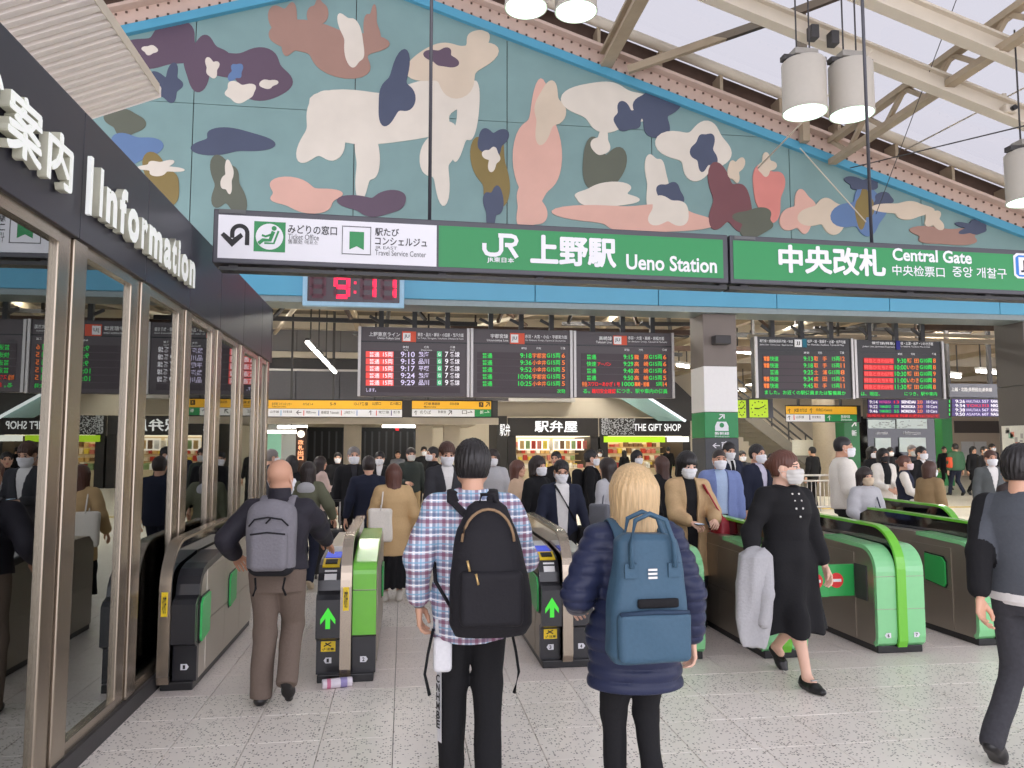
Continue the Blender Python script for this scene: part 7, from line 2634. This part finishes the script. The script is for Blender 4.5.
p = who('grey haired man in black coat and mask facing the camera left of the suits', 354, 11.2, 446, 190, hair='short', hairc='grey', mask=MW, build=1.06, top=dict(mat=C_BLACK, hem=.72, grow=.024, v=(1.1, .05, 0)), inner=dict(mat=C_CHAR), bottom=dict(mat=C_BLACK), feet=WALK, seed=65)
tote(p, 'black holdall carried by the grey haired man', C_BLACK, 1, (.30, .05, .55), (.05, .17, .13), (.28, .03, .80), 'holdall')
p = who('man in navy suit seen from behind carrying a briefcase', 369, 9.9, 455, 4, hair='short', hairc='dark', build=1.05, top=dict(mat=C_NAVY, hem=.80, grow=.02), bottom=dict(mat=C_NAVY), feet=WALK2, hands=((-.32, .0, .80), (.28, .1, .84)), seed=66)
tote(p, 'black briefcase in the left hand of the navy suit man', C_BLACK, -1, (-.33, .02, .52), (.04, .19, .12), (-.33, .0, .74), 'briefcase')
who('man with white mask and black hair behind the navy suit', 380, 13.2, 452, 175, hair='parted', mask=MW, top=dict(mat=C_BLACK, v=(1.1, .06, 0)), inner=dict(mat=C_WHITE), bottom=dict(mat=C_BLACK), seed=67)
p = who('woman in camel coat and long black skirt with a white tote bag', 394, 8.45, 465, 5, 'f', hair='long', hairc='reddish', build=1.08, top=dict(mat=C_CAMEL, hem=.58, grow=.03, flare=.04), skirt=dict(mat=C_BLACK, hem=.18, flare=.06, fold=.014, nf=11), bare=True, shoe_rgb=(222, 216, 204), hands=((-.26, .16, .90), (.25, .15, .92)), seed=68)
tote(p, 'white printed canvas tote hanging from the camel coat shoulder', C_CREAM, -1, (-.17, -.17, .97), (.15, .045, .21), (-.135, -.07, 1.42))
p = who('man in dark green top and khaki trousers walking toward the camera', 411, 14.2, 447, 192, hair='parted', hairc='dark', mask=MG, top=dict(mat=C_DGREEN, hem=.88), bottom=dict(mat=C_KHAKI, grow=.01), feet=WALK, hands=((-.27, .02, .8), (.14, .27, 1.08)), shoe_rgb=(60, 60, 70), seed=69)
who('man in black with a mask turned left past the khaki trousers', 433, 13.4, 446, 110, hair='short', mask=MW, top=dict(mat=C_BLACK, hem=.8), bottom=dict(mat=C_BLACK), feet=WALK2, seed=70)
p = who('man in dark suit looking down at his phone beside the plaid shirt', 447, 8.6, 443, 188, hair='parted', hairc='brown', mask=MW, nod=16, top=dict(mat=C_CHAR, v=(1.05, .07, 0), hem=.80), inner=dict(mat=C_WHITE), bottom=dict(mat=C_CHAR), hands=TEXTING, curl=(.9, .9), seed=71)
phone_for(p, 'black phone held by the man in the dark suit')
who('woman in pale grey jacket and mask half hidden by the plaid man', 493, 11.0, 450, 175, 'f', hair='bob', hairc='dark', mask=MW, top=dict(mat=C_GREYL, hem=.8, grow=.022), bottom=dict(mat=C_CHAR), seed=72)
who('woman in beige turtleneck with long brown hair looking right', 518, 10.0, 461, -118, 'f', hair='long', hairc='reddish', top=dict(mat=C_TURTLE, hem=.84, collar=.05), bottom=dict(mat=C_TAN), seed=73)
who('woman in black knit and white mask next to the beige turtleneck', 538, 8.9, 457, 215, 'f', hair='bob', hairc='dark', mask=MW, top=dict(mat=C_BLACK, hem=.8), bottom=dict(mat=C_BLACK), seed=74)
p = who('man in navy suit, glasses and mask coming through beside gate three', 561, 7.95, 459, 178, mask=MW, glasses=True, nod=14, build=1.05, top=dict(mat=C_NAVY, v=(.9, .085, .05), hem=.78), inner=dict(mat=C_WHITE, hem=.88), bottom=dict(mat=C_BLACK), hands=((-.30, .1, .85), (.27, .2, .9)), feet=WALK, seed=75)
sb = carried('shoulder_bag', 'dark bag with strap across the navy suit man at gate three', 'bag', p)
ss = p['secs'](.9, 1.45, .03)
pts = []
for k in range(10):
    f_ = k / 9
    zz_ = p['up'](0, 0, 1.44 - .42 * f_)[2]
    xx = .09 - .24 * f_
    cy, rx, ry = (np.interp(zz_, [q[0] for q in ss], [q[j] for q in ss]) for j in (2, 3, 4))
    pts.append((xx, float(cy + ry * math.sqrt(max(.05, 1 - (xx / rx) ** 2)) + .006), float(zz_)))
strap(pts, .018, .3).build('strap', C_BLACK, sb)
S_ = Sdf((-.45, -.3, .6), (0, .3, 1.1), .013)
S_.rbox((-.24, .03, .84 + p['dz']), (.05, .15, .11), .03)
sub(*S_.mesh(), 'bag_body', C_BLACK, sb)
who('person in a dark cap behind the navy suit at gate three', 556, 12.4, 452, 150, hair='short', top=dict(mat=C_BLACK), bottom=dict(mat=C_BLACK), seed=76)
p = who('man in black jacket and mask walking right past the bento shop', 591, 11.4, 449, -105, mask=MW, top=dict(mat=C_BLACK, v=(1.1, .05, 0)), inner=dict(mat=C_WHITE), bottom=dict(mat=C_BLACK), feet=WALK, seed=77)
bp = carried('backpack', 'black backpack on the man walking past the bento shop', 'backpack', p)
c = p['up'](0, -.22, 1.2)
S_ = Sdf(c - .35, c + .35, .014)
S_.rbox(c, (.15, .09, .22), .07)
sub(*S_.mesh(), 'pack_body', C_BLACK, bp)
for sg in (-1, 1):
    strap(over_shoulder(p, sg, .095, 1.3, .04, n=8), .028, .25).build('shoulder_strap', C_BLACK, bp)
p = who('woman in light grey coat with a grey shoulder bag left of the blonde hair', 607, 8.9, 459, 40, 'f', hair='shoulder', hairc='dark', top=dict(mat=C_GREYL, hem=.7), bottom=dict(mat=C_GREYL), seed=78)
tote(p, 'grey shoulder bag of the woman in the light grey coat', C_GREY, -1, (-.26, -.05, .98), (.05, .16, .15), (-.15, -.03, 1.42), 'shoulder_bag')
who('woman in mask and white top in front of the gift shop', 637, 12.6, 451, 195, 'f', hair='long', hairc='black', mask=MW, top=dict(mat=C_BLACK, v=(.8, .07, .04), hem=.75), inner=dict(mat=C_WHITE), bottom=dict(mat=C_BLACK), seed=79)
who('short dark haired person in a mask behind the blonde hair', 646, 9.0, 474, 185, 'f', hair='bob', hairc='dark', mask=MW, top=dict(mat=C_BLACK), bottom=dict(mat=C_BLACK), seed=80)
who('woman in black with long brown hair turned toward the gift shop', 661, 10.2, 457, 35, 'f', hair='long', hairc='brown', top=dict(mat=C_BLACK, hem=.7), bottom=dict(mat=C_BLACK), seed=81)
who('man in black at the gift shop counter seen from behind', 668, 31.5, 447, 0, lod='far', top=dict(mat=C_BLACK), bottom=dict(mat=C_BLACK), seed=82)
x_, y_, r_ = xat(687, 6.95), 6.95, 178
h_ = at(684, 453, 6.9)[2]
p = person('woman in beige trench coat and mask with a red bag reading her phone', x_, y_, r_, h_, 'f', 'mid', 'fair', 'bob', 'black', MW, 1.0, nod=16, turn=6,
           top=dict(mat=C_TAN, hem=.50, grow=.03, v=(.6, .06, .05), flare=.02), inner=dict(mat=C_BLACK, hem=.85), bottom=dict(mat=C_BLACK, grow=.02), hands=((-.17, .30, 1.06), (.06, .30, 1.04)), curl=(.7, .8), seed=83, headscale=1.05)
phone_for(p, 'slim phone in the hands of the trench coat woman', 1)
tote(p, 'crimson leather shoulder bag of the trench coat woman', mat('leather_red', (166, 34, 50), .4, var=.05), -1, (-.30, .13, .93), (.09, .13, .16), (-.13, .10, 1.40), 'shoulder_bag', .02)
who('balding man in slate blue jacket and mask behind the red bag', 719, 8.7, 450, 172, tone='warm', hair='buzz', hairc='dark', mask=MW, build=1.08, top=dict(mat=C_BLUEJ, hem=.82, grow=.03, v=(.85, .075, .06)), inner=dict(mat=C_SHIRTB), bottom=dict(mat=C_CHAR), seed=84)
p = who('man in navy suit with tie texting under the white pillar', 729, 11.6, 443, 186, mask=MW, nod=14, top=dict(mat=C_NAVY, v=(1.08, .07, 0)), inner=dict(mat=C_WHITE, tie=C_BLACK), bottom=dict(mat=C_NAVY), hands=TEXTING, seed=85)
phone_for(p, 'black phone of the man texting under the white pillar')
p = who('man in dark coat and mask with a tan bag left of the black dress', 757, 9.6, 445, 205, mask=MW, top=dict(mat=C_NAVY, hem=.7, grow=.024, v=(1.0, .075, .03)), inner=dict(mat=cloth('lilac_shirt', (200, 196, 212))), bottom=dict(mat=C_CHAR), seed=86)
tote(p, 'tan leather bag under the arm of the dark coat man', cloth('bag_tan', (190, 146, 96)), -1, (-.27, .10, 1.0), (.045, .14, .14), (-.16, .0, 1.40), 'shoulder_bag')
who('man in white sweater and mask walking right past the gates', 843, 8.95, 437, -112, tone='warm', hair='buzz', hairc='black', mask=MW, build=1.12, top=dict(mat=C_CREAM, hem=.86, grow=.03, v=(1.15, .05, 0)), inner=dict(mat=C_GREY), bottom=dict(mat=C_BLACK, grow=.012), feet=((-.09, .06, 0, 0), (.09, -.10, 0, 25)), hands=((-.27, .1, .85), (.26, .12, .88)), seed=87)
p = who('short person in grey hoodie and beige mask with a dark front bag', 864, 8.2, 468, 185, 'f', hair='bob', hairc='dark', mask=MB_, top=dict(mat=C_GREYL, hem=.84, grow=.03), bottom=dict(mat=C_CHAR), hands=((-.12, .24, 1.08), (.20, .25, 1.0)), seed=88)
tote(p, 'dark navy bag worn in front by the grey hoodie person', C_NAVY, -1, (-.03, .21, 1.04), (.16, .06, .13), (-.10, .04, 1.40), 'crossbody_bag')
who('woman in white cardigan with black mask and long hair', 883, 12.2, 449, 178, 'f', hair='long', hairc='black', mask=MK, top=dict(mat=C_CREAM, hem=.75, v=(.7, .08, .05), grow=.02), inner=dict(mat=C_BLACK), skirt=dict(mat=C_CREAM, hem=.3), bare=True, hands=((-.06, .24, 1.0), (.06, .24, 1.0)), seed=89)
p = who('woman in white blouse and navy vest looking right with pink mask', 904, 10.9, 456, -125, 'f', hair='tied', hairc='reddish', mask=MP, top=dict(mat=C_NAVY, hem=.84, sleeve_mat=C_CREAM, name='vest'), bottom=dict(mat=C_BLACK), hands=((-.2, .28, 1.02), (.2, .28, 1.0)), seed=90)
tote(p, 'cream tote bag on the arm of the white bloused woman', C_CREAM, 1, (.20, .22, .80), (.05, .17, .18), (.20, .24, 1.06))
who('woman in brown coat with dark bob and mask facing right', 929, 9.85, 462, -80, 'f', hair='bob', hairc='brown', mask=MW, build=1.1, top=dict(mat=C_BROWNC, hem=.6, grow=.03), bottom=dict(mat=C_BLACK), seed=91)
who('man in black suit and mask behind the cream tote', 921, 13.4, 447, 190, mask=MW, top=dict(mat=C_BLACK, v=(1.1, .06, 0)), inner=dict(mat=C_WHITE), bottom=dict(mat=C_BLACK), seed=92)
who('older man in dark clothes with grey hair before the map kiosk', 912, 15.0, 445, 185, tone='warm', hair='buzz', hairc='grey', mask=MG, top=dict(mat=C_CHAR), bottom=dict(mat=C_CHAR), seed=93)
who('person with dark hair between the white sweater and white cardigan', 872, 15.0, 447, 190, 'f', hair='bob', mask=MW, top=dict(mat=C_BLACK), bottom=dict(mat=C_BLACK), seed=94)
p = who('man in grey suit and mask with a briefcase at far right', 990, 10.6, 451, 165, tone='warm', hair='short', hairc='brown', mask=MW, build=1.06, top=dict(mat=C_SUITG, v=(1.05, .08, 0), hem=.76), inner=dict(mat=C_WHITE), bottom=dict(mat=C_SUITG), seed=95)
tote(p, 'dark briefcase held by the grey suit man at far right', C_BLACK, 1, (.29, .03, .50), (.035, .18, .13), (.28, .02, .74), 'briefcase')
who('person in dark brown jacket hidden behind the vest man', 1010, 7.4, 462, 10, hair='short', top=dict(mat=cloth('dark_brown', (62, 54, 52)), hem=.8), bottom=dict(mat=C_BLACK), seed=96)
p = who('man in green jacket walking away past the green pillar', 955, 24.0, 443, 0, lod='far', build=1.1, top=dict(mat=C_GREENJ, hem=.85, grow=.03), bottom=dict(mat=C_NAVY), feet=WALK, seed=97)
tote(p, 'orange bag on the shoulder of the green jacket man', cloth('bag_orange', (222, 96, 66)), -1, (-.26, -.04, 1.1), (.06, .1, .18), (-.15, 0, 1.4), 'shoulder_bag')
for k, (lb, px, Y, top, rz, sx, c_, mk, hr) in enumerate((
        ('woman in a long black coat right of the green jacket', 973, 24.0, 446, 180, 'f', C_BLACK, None, 'long'),
        ('man in black suit and mask left of two suits by the beige wall', 984, 21.0, 446, 185, 'm', C_BLACK, MW, 'short'),
        ('man in black suit and mask nearest the slate pillar far back', 992, 24.0, 444, 185, 'm', C_BLACK, MW, 'parted'),
        ('far person in black beside the green jacket, left', 944, 27.5, 446, 170, 'm', C_BLACK, None, 'short'),
        ('far person in pale top near the map kiosk corner', 938, 33.0, 447, 180, 'f', C_CREAM, None, 'bob'),
        ('person in black leaning by the notice board near the stairs', 812, 19.8, 447, 20, 'm', C_BLACK, None, 'short'),
        ('far person in navy right of the dark coat man', 771, 17.0, 453, 180, 'm', C_NAVY, MW, 'short'),
        ('far person in charcoal between pillar and dark coat man', 742, 16.0, 450, 175, 'm', C_CHAR, MW, 'short'),
        ('shop clerk in black behind the bento counter', 510, 34.2, 444, 180, 'm', C_BLACK, None, 'short'),
        ('far commuter in black under the passage light', 424, 21.0, 446, 185, 'm', C_BLACK, MW, 'short'),
        ('far commuter in grey coat in the passage, left of the posts', 398, 23.0, 450, 185, 'm', C_GREY, None, 'short'),
        ('far commuter in navy by the shop side wall', 476, 19.0, 449, 170, 'm', C_NAVY, MW, 'parted'),
        ('far woman in black at the gift shop shelves', 624, 30.0, 450, 10, 'f', C_BLACK, None, 'long'),
        ('far woman in tan coat between the two shops', 600, 24.0, 449, 160, 'f', C_TAN, MW, 'bob'),
        ('far man in charcoal near the pillar foot', 701, 20.0, 452, 190, 'm', C_CHAR, MW, 'short'),
        ('far man in dark coat behind the suitcase', 338, 17.0, 452, 185, 'm', C_BLACK, MW, 'short'),
        ('far woman in black right of the vending machine', 890, 20.0, 447, 170, 'f', C_BLACK, MW, 'bob'))):
    who(lb, px, Y, top, rz, sx, lod='far', hair=hr, mask=mk, top=dict(mat=c_, hem=.8 if sx == 'm' else .55), bottom=dict(mat=C_BLACK), feet=(WALK, WALK2, ((-.09, 0, 0, 0), (.09, 0, 0, 0)))[k % 3], seed=100 + k)
